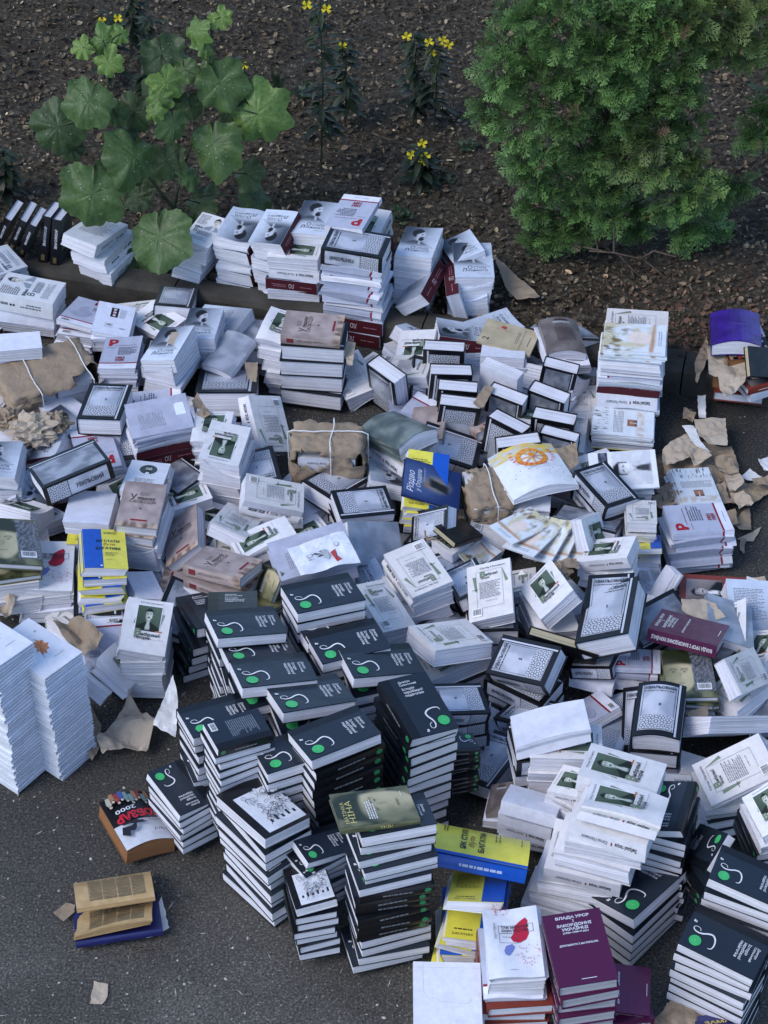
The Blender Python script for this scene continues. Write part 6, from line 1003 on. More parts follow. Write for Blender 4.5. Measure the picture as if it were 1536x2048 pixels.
# ------------------------------------------------------------------ the heap: every stack, top book first, the rest copied down under it
rnd = random.Random(11)
def softvar(t, r):
    b = KIND[t][3]
    return 0 if b == 'hard' or t in 'BWE' else (r.choice([0, 1, 3, 3, 4, 5, 5, 5, 6]) if t in 'LVJM' else r.choice([0, 1, 3, 3, 5]))
def pose(loc, q, s): return Matrix.LocRotScale(Vector(loc), Quaternion(q), Vector((s, s, s)))
VOLS = ['5', '3', '1', '4', '2']
def short(a, b): return a if len(a.split()) <= 16 else b
def build_heap():
    nh = 0
    for (t, loc, q, s, below, lean, yj, xj, var, desc, lab) in STACKS:
        below = [ch for ch, cnt in below for _ in range(cnt)]; k = KIND[t]; M0 = pose(loc, q, s); T = k[2]; vol = VOLS[nh % 5]
        if t == 'H':
            nh += 1
            for key, vv in (('volume three', '3'), ('volume one', '1'), ('volume four', '4'), ('volume five', '5'), ('two right of', '2')):
                if key in (lab or desc): vol = vv
        if not var and k[3] != 'hard' and t in 'LVPJMYZ': var = rnd.choice([0, 1, 1, 3, 5])
        put_book(t, M0, lab or short(f'{k[9]} topping the {desc}', f'top book of the {desc}'), GROUPS.get(k[8], k[8]), var, vol)
        if not below: continue
        z3 = M0.to_3x3()@Vector((0, 0, 1)); up = z3.z > 0
        head = M0.to_3x3()@Vector((0, 1, 0)); yaw = math.atan2(-head.x, head.y)
        ctr = M0@Vector((0, 0, T/2)); zb = min((M0@Vector((a*k[0]/2, b*k[1]/2, c*T))).z for a in (-1, 1) for b in (-1, 1) for c in (0, 1))
        tl = math.degrees(math.acos(min(1, abs(z3.normalized().z))))
        zlow = (M0@Vector((0, 0, 0 if up else T))).z
        z = zlow if tl < 9 else min(zlow, zb+.02)
        tilt = M0.to_quaternion()@(Quaternion((0, 1, 0), 0 if up else math.pi)) if False else None
        zn = z3.normalized()*(1 if up else -1); n = len(below)
        for i, ch in enumerate(below):
            tt = LOWER.get(ch, ch); kk = KIND[tt]; hgt = kk[2]*s; f = (i+1)/n
            fade = max(0, 1-(i+1)/3) if tl < 9 else 0
            if z-hgt < -.006: break
            nn = Vector((zn.x*fade, zn.y*fade, 1)).normalized()
            yw = yaw+(math.pi if ch.islower() else 0)+R(rnd.uniform(-yj, yj))
            flip = (not up)
            rot = Vector((0, 0, 1)).rotation_difference(nn)@Quaternion((0, 0, 1), yw)
            if flip: rot = rot@Quaternion((0, 1, 0), math.pi)
            zc = z-hgt
            p = Vector((ctr.x+lean[0]*f+rnd.uniform(-xj, xj), ctr.y+lean[1]*f+rnd.uniform(-xj, xj), zc+(hgt if flip else 0)))
            put_book(tt, Matrix.LocRotScale(p, rot, Vector((s, s, s))), short(f'{kk[9]}, {ordinal(i+2)} down in the {desc}', f'{ordinal(i+2)} book down in the {desc}'), GROUPS.get(kk[8], kk[8]), softvar(tt, rnd), VOLS[i % 5])
            z -= hgt+.0004
            if kk[3] != 'hard' and tt not in 'BW': z -= .0006
build_heap()
def build_loose():
    for (t, loc, q, lab, var) in LOOSE:
        k = KIND[t]; put_book(t, pose(loc, q, 1.), lab, GROUPS.get(k[8], k[8]), 0 if k[3] == 'hard' else rnd.choice([0, 1, 3, 5, 6, 6] if t in 'VLJP' else [0, 1, 3]), rnd.choice(VOLS))
build_loose()
# ------------------------------------------------------------------ wrapping paper, parcels and loose sheets
TS = {'a1': (0, 380, 4), 'a2': (384, 380, 4), 'a3': (768, 380, 4), 'a4': (1152, 580, 4), 'b1': (0, 640, 4), 'b2': (384, 640, 4), 'b3': (768, 640, 4), 'b4': (1152, 820, 4), 'c1': (0, 920, 4), 'c2': (384, 920, 4), 'c3': (768, 920, 4), 'c4': (1152, 1060, 4), 'd1': (0, 1180, 4), 'd3': (768, 1180, 4), 'd4': (1152, 1320, 4), 'g4': (1152, 1740, 4), 'Q1': (0, 1150, 2.9538), 'Q5': (0, 1550, 2.9538), 'px': (0, 0, 1)}
def world_pts(tile, pts, z):
    ox, oy, s = TS[tile]
    return [atz(ox+a/s, oy+b/s, z) for a, b in pts]
def paper(tile, pts, z, label, mat=None, amp=.012, seed=1, name='paper_scrap', cat='paper scrap', group=None, tilt=0., freq=9.):
    """a torn, creased sheet: its outline is laid on the height it rests at, then crumpled"""
    P = world_pts(tile, pts, z); c = sum(P, Vector())/len(P); bm = bmesh.new()
    vs_ = []
    for i in range(len(P)):                            # ragged tear between the corners
        a, b = P[i]-c, P[(i+1) % len(P)]-c; n = max(2, int((b-a).length/.012))
        for k in range(n):
            p = a.lerp(b, k/n); j = .0035 if k else .001
            vs_.append(bm.verts.new((p.x+j*noise.noise(Vector((p.x*70, p.y*70, seed))), p.y+j*noise.noise(Vector((p.x*70, p.y*70, seed+9))), 0)))
    f = bm.faces.new(vs_); f.normal_update()
    if f.normal.z < 0: f.normal_flip()
    bmesh.ops.triangulate(bm, faces=bm.faces[:])
    for _ in range(3):
        es = [e for e in bm.edges if e.calc_length() > .016]
        if es: bmesh.ops.subdivide_edges(bm, edges=es, cuts=1); bmesh.ops.triangulate(bm, faces=bm.faces[:])
    r = max(v.co.length for v in bm.verts)
    for v in bm.verts:
        q = Vector((v.co.x*freq, v.co.y*freq, seed*3.7)); h = abs(noise.noise(q))*1.6+.7*abs(noise.noise(q*2.3+Vector((5, 1, 0))))+.25*noise.noise(q*6)
        v.co.z = amp*h+tilt*v.co.y+min(amp*2.2, .03)*(v.co.length/r)**3*(noise.noise(Vector((v.co.x*6, v.co.y*6, seed+20)))+.25)
    lo = min(v.co.z for v in bm.verts)
    for v in bm.verts: v.co.z -= lo
    me = bpy.data.meshes.new(name); bm.to_mesh(me); bm.free(); me.materials.append(mat or KRAFT)
    me.polygons.foreach_set('use_smooth', [False]*len(me.polygons))
    o = link(name, me); o.location = c; md = o.modifiers.new('thickness', 'SOLIDIFY'); md.thickness = .0009
    return tag(o, label, cat, group)
EXTRA = [('b4', [(1100, 400), (1250, 420), (1300, 520), (1160, 530)], .06, KRAFT), ('b4', [(900, 350), (1000, 320), (1080, 420), (940, 460)], .07, KRAFTP), ('b4', [(1180, 520), (1290, 500), (1340, 620), (1230, 680)], .05, KRAFTP), ('b4', [(640, 640), (760, 600), (840, 720), (700, 760)], .05, KRAFT), ('b4', [(600, 720), (700, 700), (800, 780), (680, 800)], .06, KRAFT), ('b4', [(1090, 640), (1180, 620), (1260, 760), (1160, 760)], .04, KRAFT), ('b4', [(1230, 690), (1330, 680), (1420, 760), (1300, 820)], .05, KRAFTP), ('b4', [(1400, 560), (1536, 540), (1580, 640), (1440, 640)], .05, KRAFT), ('b4', [(1200, 830), (1270, 820), (1300, 930), (1230, 930)], .03, KRAFT), ('b4', [(860, 0), (960, 40), (930, 120), (850, 90)], .03, KRAFT), ('c4', [(1360, 420), (1500, 430), (1560, 560), (1420, 560)], .05, KRAFTP), ('c4', [(1380, 620), (1480, 600), (1500, 760), (1420, 760)], .08, KRAFT)]
def more_scraps():
    words = ['highest narrow kraft curl above the right-hand scraps', 'pale']
    spots = ['near the middle of the right-hand paper litter', 'close to the squarish kraft piece', 'over the broad kraft sheet', 'beside the magazine with a face', 'behind the birch pamphlets', 'under the birch pamphlets', 'at the lower end of the broad kraft sheet', 'near the right edge of the picture', 'above the lavender stack corner', 'just below the mixed stack and purple cover', 'above the rust-red book, half curled', 'right of the blue-grey cover, half curled']
    for i, (t, q, z, m) in enumerate(EXTRA): paper(t, q, z, ('pale' if m is KRAFTP else 'brown')+' crumpled kraft scrap '+spots[i], m, .03, 60+i, group='pieces of torn kraft paper', freq=11)
def crumple(loc, size, label, mat, seed):
    bm = bmesh.new(); bmesh.ops.create_icosphere(bm, subdivisions=4, radius=1)
    for v in bm.verts:
        n = v.co.normalized(); q = n*1.7+Vector((seed, seed*2, 0)); h = .72+.5*abs(noise.noise(q*1.3))+.3*noise.noise(q*2.4)-.4*abs(noise.noise(q*1.9+Vector((4, 4, 4))))+.12*noise.noise(q*5)
        v.co = Vector((n.x*h*size[0], n.y*h*size[1], max(-.5, n.z)*h*size[2]))
    lo = min(v.co.z for v in bm.verts)
    for v in bm.verts: v.co.z -= lo
    me = bpy.data.meshes.new('crumpled_paper'); bm.to_mesh(me); bm.free(); me.materials.append(mat); o = link('crumpled_paper', me); o.location = loc
    return tag(o, label, 'crumpled paper', 'crumpled wrapping paper')
def parcel(tile, quad, ztop, height, label, hole, books, strings, seed=1, inner='J'):
    """books tied up in torn brown paper"""
    P = world_pts(tile, quad, ztop); c = sum(P, Vector())/4; ex = ((P[1]-P[0])+(P[2]-P[3]))/2; ey = ((P[0]-P[3])+(P[1]-P[2]))/2
    lx, ly = ex.length, ey.length; yaw = math.atan2(ex.y, ex.x); M = Matrix.Translation((c.x, c.y, ztop-height))@Matrix.Rotation(yaw, 4, 'Z')
    root = empty('paper_parcel', (0, 0, 0)); root.matrix_world = M; tag(root, label, 'parcel', 'parcels of books in brown paper')
    bm = bmesh.new(); bmesh.ops.create_cube(bm, size=2); bmesh.ops.subdivide_edges(bm, edges=bm.edges[:], cuts=12, use_grid_fill=True)
    rj = random.Random(seed)
    for v in bm.verts:                                 # uneven facets, so that the folds do not run in rows
        for a in range(3):
            if abs(v.co[a]) < .99: v.co[a] += rj.uniform(-.055, .055)
    bmesh.ops.triangulate(bm, faces=bm.faces[:], quad_method='SHORT_EDGE')
    bad = []
    for f in bm.faces:
        m = f.calc_center_median(); k = hole(m.x, m.y, m.z)+.22*noise.noise(Vector((m.x*3.2, m.y*3.2, m.z*3.2+seed)))+.1*noise.noise(Vector((m.x*9, m.y*9, m.z*9+seed)))
        if k > 0: bad.append(f)
    bmesh.ops.delete(bm, geom=bad, context='FACES')
    for v in bm.verts:
        p = v.co.copy(); p4 = (p.x**4+p.y**4+p.z**4)**.25; p = p/p4**.3; n = Vector([x*abs(x)**5 for x in p]).normalized(); q = Vector((p.x*2.2*lx/.25, p.y*2.2*ly/.25, p.z*1.6+seed*2.3))
        d = .02*abs(noise.noise(q*1.3))+.012*noise.noise(q*3.1)+.005*noise.noise(q*7)-.005
        v.co = Vector((p.x*lx/2*(1-.03*p.z), p.y*ly/2*(1-.03*p.z), (p.z+1)/2*height))+n*d
        if v.is_boundary: v.co += n*(.004+.012*abs(noise.noise(q*3)))
        v.co.z = max(v.co.z, .001)
    me = bpy.data.meshes.new('wrapping'); bm.to_mesh(me); bm.free(); me.materials.append(KRAFT); me.polygons.foreach_set('use_smooth', [True]*len(me.polygons)); w = link('wrapping', me, root); md = w.modifiers.new('thickness', 'SOLIDIFY'); md.thickness = .001; md.offset = 1
    for (ax, pos) in strings:
        pts = []
        for k in range(33):
            t = k/32; a = -1.05+2.1*t
            if ax == 'y': h = height if abs(a) < .98 else height*.6; pts.append(Vector((pos*lx/2+.004*math.sin(a*3), max(-1, min(1, a))*ly/2*1.02, h+.0075+.004*noise.noise(Vector((a*4, pos, seed))))))
            else: pts.append(Vector((max(-1, min(1, a))*lx/2*1.02, pos*ly/2+.004*math.sin(a*3), height+.0085+.004*noise.noise(Vector((a*4, pos, seed))))))
        e = pts[0].copy(); e2 = pts[-1].copy(); off = .008
        if ax == 'y': e.y -= off; e2.y += off
        else: e.x -= off; e2.x += off
        lo1 = e.copy(); lo1.z = .01; lo2 = e2.copy(); lo2.z = .01; e.z = height; e2.z = height
        mb = MB(); mb.tube([lo1, e]+pts[2:-2]+[e2, lo2], .0022, (.8, .8, .8), 6); link('string', mb.build('string', [STRING]), root)
    for (t, x, y, z, yw) in books:
        k = KIND[t]; put_book(t, M@Matrix.Translation((x, y, z))@Matrix.Rotation(R(yw), 4, 'Z')@Matrix.Scale(.97, 4), f'{k[9]} at height {len(books)} inside' if False else None, None)
    return root, M
def parcels():
    n0 = set(bpy.data.objects)
    ords = ['bottom', 'second', 'third', 'top', 'fifth', 'sixth']
    def label_new(desc):
        k = 0
        for o in list(bpy.data.objects):
            if o not in n0:
                n0.add(o)
                if o.parent is None and o.type == 'EMPTY' and not o.get('label'):
                    tag(o, f'{ords[k]} of the wrapped books showing through {desc}', None, 'books tied in brown paper'); k += 1
    parcel('px', [(-22, 722), (170, 664), (203, 752), (12, 806)], .19, .14, 'large torn kraft parcel tied with white string at the left edge', lambda x, y, z: max(.9-math.hypot((x-.15)*1.1, (y+1)*1.0, (z-.1)*.9)*1.15-.12, .55-math.hypot(x-.85, y+.9, z-.9)*1.4),
        [('V', -.075, 0, .006, 0), ('V', -.075, 0, .06, 4), ('V', .075, 0, .006, 180), ('V', .075, 0, .06, 0)], [('y', -.35), ('y', .72)], 3); label_new('the large torn parcel')
    parcel('px', [(572, 832), (712, 850), (748, 893), (590, 902)], .27, .2, 'brown kraft parcel tied crosswise with white string, centre of the heap', lambda x, y, z: max(.5-math.hypot((x+.4)*.95, (y+1)*2.4, (z-.5)*1.3), .45-math.hypot((x+1)*1.6, (y-.1)*1.2, z-.3)*.9, .3-math.hypot(x-.9, (y+1)*2, z-.6)*1.2),
        [('V', 0, -.004, .006, 90), ('V', 0, -.004, .054, 88), ('V', 0, -.004, .103, 90)], [('y', .12), ('x', .1)], 8); label_new('the crosswise tied parcel')
    parcel('px', [(938, 932), (1010, 930), (1030, 1002), (925, 1022)], .2, .13, 'small kraft parcel leaning beside the orange wheel cover', lambda x, y, z: .5-math.hypot(x+1, (y-.6), (z-.9)*1.2)*1.1,
        [('H', 0, 0, .003, 0), ('V', 0, 0, .068, 0)], [('y', .15)], 14); label_new('the small leaning parcel')
parcels()
K = 'pieces of torn kraft paper'
more_scraps()
paper('a3', [(880, 540), (960, 590), (1060, 700), (1200, 830), (1245, 880), (1210, 915), (1060, 895), (975, 790)], .125, 'leaf-shaped kraft scrap on the soil right of the rightmost portrait stack', KRAFT, .02, 2, group=K, freq=5)
paper('b4', [(945, 90), (1195, 85), (1210, 290), (1060, 290), (960, 200)], .07, 'squarish kraft piece at the top of the right-hand paper litter', KRAFTP, .014, 3, group=K)
paper('b4', [(690, 330), (900, 200), (1040, 370), (780, 450), (690, 440)], .05, 'pale kraft piece right of the black and white face magazine', KRAFTP, .025, 4, group=K)
paper('b4', [(690, 450), (900, 290), (1240, 330), (1300, 470), (1290, 570), (1000, 640), (740, 620)], .012, 'broad kraft sheet underneath the other scraps on the asphalt at right', KRAFT, .03, 5, group=K)
paper('b4', [(1160, 570), (1400, 600), (1560, 580), (1560, 680), (1360, 800), (1240, 810)], .01, 'crinkled kraft sheet reaching the right edge of the picture', KRAFT, .035, 6, group=K)
paper('b4', [(1240, 900), (1390, 780), (1400, 980), (1300, 985)], .012, 'small dark kraft piece above the lavender stack, on the asphalt', KRAFT, .018, 7, group=K)
paper('b4', [(1290, 1030), (1480, 945), (1420, 1055), (1330, 1050)], .006, 'flat pale kraft corner on the asphalt right of the lavender stack', KRAFTP, .006, 8, group=K)
paper('b4', [(1310, 1030), (1360, 1040), (1345, 1160), (1310, 1130)], .008, 'narrow kraft strip tucked behind the lavender stack', KRAFT, .008, 88, group=K)
paper('px', [(1395, 792), (1411, 792), (1412, 840), (1397, 840)], .05, 'long grey-white cardboard strip standing out of the right-hand scraps', TANPAPER, .006, 9, group=K)
paper('b4', [(845, 130), (940, 130), (1000, 260), (1080, 370), (960, 300)], .075, 'grey-white folded slip in the middle of the right-hand scraps', TANPAPER, .01, 19, group=K)
paper('b4', [(1390, 475), (1520, 560), (1460, 575), (1310, 550)], .03, 'white printed corner lying on the right-hand kraft sheet', TANPAPER, .006, 10, name='loose_sheet', cat='loose page')
paper('b4', [(1450, 430), (1600, 370), (1600, 510), (1500, 500)], .03, 'lilac-white crumpled page at the right edge', TANPAPER, .02, 11, name='loose_sheet', cat='loose page')
paper('Q1', [(575, 1005), (680, 870), (770, 780), (860, 860), (930, 940), (895, 1010), (870, 1070), (740, 1050), (610, 1090)], .02, 'pale folded kraft sheet on the asphalt right of the white booklets', KRAFTP, .05, 12, group=K, freq=6)
paper('Q1', [(490, 780), (545, 785), (600, 900), (590, 1030), (545, 1095), (500, 1060)], .015, 'crumpled kraft scrap close against the white booklets', KRAFT, .035, 13, group=K)
paper('Q1', [(320, 320), (400, 300), (470, 270), (620, 400), (560, 470), (500, 500), (400, 420)], .13, 'creased kraft sheet behind the oak leaf booklet', KRAFT, .04, 14, group=K, freq=6)
paper('Q1', [(-40, 120), (120, 130), (100, 200), (40, 290), (-40, 260)], .1, 'crumpled kraft paper behind the left white booklets', KRAFTP, .05, 15, group=K)
paper('b1', [(1340, 190), (1370, 100), (1490, 90), (1490, 160), (1440, 225)], .272, 'ribbed tan card scrap lying on a grey portrait book', KRAFTP, .003, 16, group=K)
paper('b3', [(710, 670), (800, 530), (880, 540), (800, 700), (760, 710)], .225, 'tan card scrap stuck between the standing silver volumes', KRAFT, .004, 17, group=K)
paper('c1', [(1220, 140), (1285, 95), (1365, 180), (1330, 195), (1245, 180)], .2, 'small tan scrap above the upright pink-brown title book', KRAFTP, .006, 18, group=K)
paper('b2', [(420, 350), (530, 345), (515, 510), (470, 490), (440, 440)], .2, 'torn tan scrap beside the rolled silver cover', KRAFT, .01, 21, group=K)
paper('b2', [(0, 680), (50, 650), (170, 790), (60, 820)], .24, 'curled kraft scrap above the upside-down green portrait book', KRAFT, .03, 22, group=K)
paper('b2', [(1200, 190), (1310, 220), (1280, 380), (1245, 370)], .25, 'pale hanging scrap at the corner of the pink-brown title book', KRAFTP, .02, 23, group=K)
paper('a4', [(1040, 510), (1400, 500), (1390, 650), (1340, 780), (1180, 890), (1130, 720), (1060, 700)], .15, 'large folded pale kraft sheet hanging under the purple cover', KRAFTP, .03, 24, group=K, tilt=.12, freq=7)
paper('a4', [(945, 610), (1040, 430), (1060, 560), (960, 770)], .13, 'narrow folded kraft piece left of the purple cover', KRAFT, .03, 25, group=K)
paper('c4', [(840, 555), (1010, 560), (1110, 600), (1190, 740), (1000, 725), (850, 650)], .21, 'pale torn paper lying above the burgundy hardback', KRAFTP, .012, 26, group=K)
paper('c4', [(1360, 450), (1480, 500), (1536, 600), (1480, 680), (1400, 600)], .06, 'curled kraft roll right of the rust-red book', KRAFT, .06, 27, group=K)
paper('g4', [(590, 1260), (760, 1060), (850, 1040), (1130, 1150), (1000, 1300)], .06, 'grey-brown kraft sheet at the bottom edge under the navy book', KRAFT, .02, 28, group=K)
paper('d4', [(870, 450), (1050, 370), (1060, 480), (960, 540)], .2, 'brown cardboard corner right of silver volume four', KRAFT, .012, 29, group=K)
paper('Q5', [(555, 1220), (640, 1240), (635, 1310), (605, 1355), (530, 1350)], .003, 'small pale paper scrap alone on the open asphalt', KRAFTP, .004, 30, group=K)
paper('Q5', [(315, 820), (390, 760), (445, 770), (440, 810), (375, 865)], .02, 'brown card tab at the left of the battered open book', KRAFT, .004, 31, group=K)
paper('Q5', [(440, 960), (600, 930), (740, 910), (650, 1000), (500, 1005)], .004, 'dark torn paper under the front of the battered open book', KRAFT, .008, 32, group=K)
paper('Q5', [(730, 905), (900, 850), (955, 720), (1000, 905), (880, 965), (740, 955)], .002, 'creased white pages sticking out under the battered open book', TANPAPER, .006, 91, name='loose_sheet', cat='loose page')
paper('c4', [(205, 385), (240, 345), (275, 370), (240, 395)], .225, 'tiny white scrap on the top edge of silver volume one', TANPAPER, .004, 33, name='loose_sheet', cat='loose page')
paper('c4', [(380, 340), (460, 325), (455, 375), (385, 380)], .225, 'small pink-printed slip at the corner of silver volume one', TANPAPER, .003, 34, name='loose_sheet', cat='loose page')
paper('d1', [(1395, 785), (1430, 940), (1405, 1190), (1320, 1140), (1225, 1090), (1300, 960)], .12, 'pale curled cover sheet left of the outer swirl stack', TANPAPER, .02, 35, name='loose_sheet', cat='loose page', tilt=.4)
paper('R5' if False else 'c3', [(320, 620), (400, 560), (520, 620), (560, 690), (420, 720), (340, 690)], .12, 'crumpled brown paper below the small kraft parcel', KRAFT, .05, 36, group=K)
paper('c3', [(470, 380), (640, 420), (640, 480), (520, 540), (440, 530)], .12, 'torn brown flap under the dark blue book', KRAFT, .03, 37, group=K)
paper('c3', [(1350, 830), (1536, 820), (1560, 940), (1450, 930)], .2, 'brown crumpled paper right of the diagonal portrait book', KRAFT, .03, 38, group=K)
paper('b3', [(1360, 1040), (1536, 1000), (1560, 1150), (1470, 1260)], .2, 'brown paper sticking out behind the orange wheel cover', KRAFT, .02, 39, group=K)
crumple(atz(70, 878, .16), (.105, .09, .07), 'big ball of crumpled kraft paper at the left edge', KRAFTP, 2.)
crumple(atz(20, 850, .17), (.07, .06, .045), 'smaller crumpled kraft wad behind the big paper ball', KRAFT, 5.)
crumple(atz(112, 862, .17), (.06, .06, .05), 'crumpled kraft wad right of the big paper ball', KRAFT, 9.)
crumple(atz(1118, 1150, .2), (.045, .05, .03), 'small brown paper wad right of the fanned pamphlets', KRAFT, 12.)
def printed_sheet():
    q = world_pts('c2', [(870, 925), (1350, 815), (1215, 562), (760, 712)], .292); mb = MB()
    def fn(u, v, l):
        p = (q[0]*(1-u)+q[1]*u)*(1-v)+(q[3]*(1-u)+q[2]*u)*v; return (p.x, p.y, p.z+.012*noise.noise(Vector((u*2.3, v*2.3, 4)))+.006*abs(noise.noise(Vector((u*5, v*5, 1))))+.0004*l)
    g = [[mb.vert(fn(i/14, j/14, 0)) for i in range(15)] for j in range(15)]
    for j in range(14):
        for i in range(14): mb.face((g[j][i], g[j][i+1], g[j+1][i+1], g[j+1][i]), lin((224, 228, 238)))
    cv = Canvas(mb, fn, 1, 1); cv.text('ДХ', .36, .62, .19, lin((70, 84, 74)), w=.22, rot=-82, bold=.04); cv.text('Син', .2, .5, .12, lin((120, 122, 134)), w=.16, rot=-82)
    cv.poly([(.62, .5), (.72, .56), (.7, .36), (.74, .16), (.64, .12)], lin((176, 70, 70))); cv.poly([(.5, .62), (.6, .6), (.62, .4), (.55, .28), (.48, .4)], lin((180, 186, 192))); cv.ell(.77, .66, .045, .055, lin((130, 134, 150)), 20); cv.ell(.77, .66, .036, .045, lin((222, 226, 236)), 20)
    o = link('loose_sheet', mb.build('loose_sheet', [MATTE])); tag(o, 'torn white printed sheet with green capitals on the plain grey book', 'loose page')
printed_sheet()
# ------------------------------------------------------------------ soil litter, stones, road grit
def litter():
    rd = random.Random(5); mb = MB(); cols = [lin(c) for c in ((92, 86, 76), (70, 64, 55), (112, 105, 94), (54, 49, 42), (80, 72, 61), (86, 77, 66), (64, 58, 50), (98, 92, 82), (44, 40, 34))]
    for i in range(52000):
        s = rd.uniform(-1.5, 3.6); d = .13+3.4*rd.random()**1.15; p = kp(s, d, 0)
        if abs(p[0]) > 2.15: continue
        z = .09+.03*noise.fractal(Vector((p[0]*2.2, p[1]*2.2, 0)), 1, 2, 4)+rd.uniform(0, .012)
        L = rd.choice((.005, .007, .009, .012, .016, .022, .034))*rd.uniform(.65, 1.15); w = L*rd.uniform(.25, .8); a = rd.random()*6.28
        R3 = Euler((rd.gauss(0, .45), rd.gauss(0, .45), a)).to_matrix(); c = rd.choice(cols); lum = rd.lognormvariate(.15, .5)*(2.2 if rd.random() < .025 else 1); c = (c[0]*1.12, c[1]*1.02, c[2]*.84); c = tuple(x*lum*(.6+.8*fbm(p[0], p[1], 1.7, 3)) for x in c)
        red = sm(.55, 1.1, p[0])*sm(6.75, 6.1, p[1]); c = mix(c, mix(c, lin((124, 88, 74)), .6), red)
        k = rd.random(); pts = [(-L/2, 0, 0), (-L*.15, -w/2, .002*k), (L*.35, -w*.4, .003*k), (L/2, 0, 0), (L*.2, w/2, .003), (-L*.3, w*.4, .001)]
        mb.poly([Vector(p[:2]+(z,))+R3@Vector(q) for q in pts], c)
    tag(link('leaf_litter', mb.build('leaf_litter', [CHIP])), 'brown leaf litter and wood chips covering the flower bed', 'leaf litter', kind='stuff')
    mb = MB()
    for i in range(2600):
        s = rd.uniform(-1.2, 3.3); d = .13+2.6*rd.random()**1.3; p = kp(s, d, 0)
        if p[0] < .4 and rd.random() < .7: continue
        r = rd.uniform(.004, .013); z = .095+.03*noise.fractal(Vector((p[0]*2.2, p[1]*2.2, 0)), 1, 2, 4); c = mix(lin((88, 74, 64)), lin((140, 132, 120)), rd.random()**3); ids = []
        o = [Vector((x, y, zz)) for x, y, zz in ((1, 0, 0), (0, 1, 0), (-1, 0, 0), (0, -1, 0), (.1, .1, .8), (0, 0, -.8))]; Rm = Euler((rd.random(), rd.random(), rd.random()*6)).to_matrix(); sc = Vector((r, r*rd.uniform(.6, 1), r*.8))
        ids = [mb.vert(Vector((p[0], p[1], z))+Rm@Vector((q.x*sc.x, q.y*sc.y, q.z*sc.z))) for q in o]
        for a, b, e in ((0, 1, 4), (1, 2, 4), (2, 3, 4), (3, 0, 4), (1, 0, 5), (2, 1, 5), (3, 2, 5), (0, 3, 5)): mb.face((ids[a], ids[b], ids[e]), c)
    tag(link('gravel', mb.build('gravel', [CHIP])), 'small reddish stones scattered over the flower bed', 'gravel', kind='stuff')
    mb = MB()
    for i in range(5200):
        u, v = rd.uniform(-100, 1640), rd.uniform(640, 2080); p = atz(u, v, .0025); L = rd.choice((.003, .003, .004, .004, .006, .008, .012))*rd.uniform(.7, 1.3); a = rd.random()*6.28; el = rd.choice((1, 1, 1, 3.)); w = L/el*rd.uniform(.4, .9); L *= el*.8 if el > 1 else 1
        c = mix(lin((110, 106, 100)), lin((210, 206, 200)), rd.random()**2.2); dx, dy = Vector((math.cos(a), math.sin(a), 0)), Vector((-math.sin(a), math.cos(a), 0))
        mb.poly([p-dx*L/2, p-dy*w/2, p+dx*L/2+Vector((0, 0, .001)), p+dy*w/2], c)
    tag(link('road_grit', mb.build('road_grit', [CHIP])), 'pale grit and paper flecks on the asphalt', 'grit', kind='stuff')
litter()
def twig(pts, r, label):
    mb = MB(); rd = random.Random(len(label)); P = [Vector(p) for p in pts]; Q = []
    for a, b in zip(P, P[1:]):
        for k in range(6): Q.append(a.lerp(b, k/6)+Vector((rd.uniform(-1, 1), rd.uniform(-1, 1), rd.uniform(0, 1)))*.006)
    Q.append(P[-1]); mb.tube(Q, [r*(1-.6*i/len(Q)) for i in range(len(Q))], (1, 1, 1), 5)
    tag(link('twig', mb.build('twig', [BARK])), label, 'twig', 'dry twigs on the flower bed')
def gp(u, v, h=.115): return atz(u, v, h)
twig([gp(745, 268), gp(785, 284), gp(830, 292)], .004, 'bent grey twig on the soil behind the yellow flower cluster')
twig([gp(590, 285), gp(630, 258), gp(690, 232)], .0035, 'thin dark twig lying left of the yellow-flowered stems')
twig([gp(650, 302), gp(690, 310), gp(735, 312)], .003, 'short twig below the tall yellow-flowered stem')
twig([gp(792, 60), gp(812, 38), gp(870, 26)], .004, 'pale forked twig beyond the yellow-flowered plants')
twig([gp(100, 90), gp(135, 62), gp(150, 55)], .0035, 'brown twig at the far left of the flower bed')
twig([atz(265, 1897, .004), atz(290, 1899, .004), atz(322, 1897, .004)], .003, 'single pale stick lying on the asphalt below the battered book')
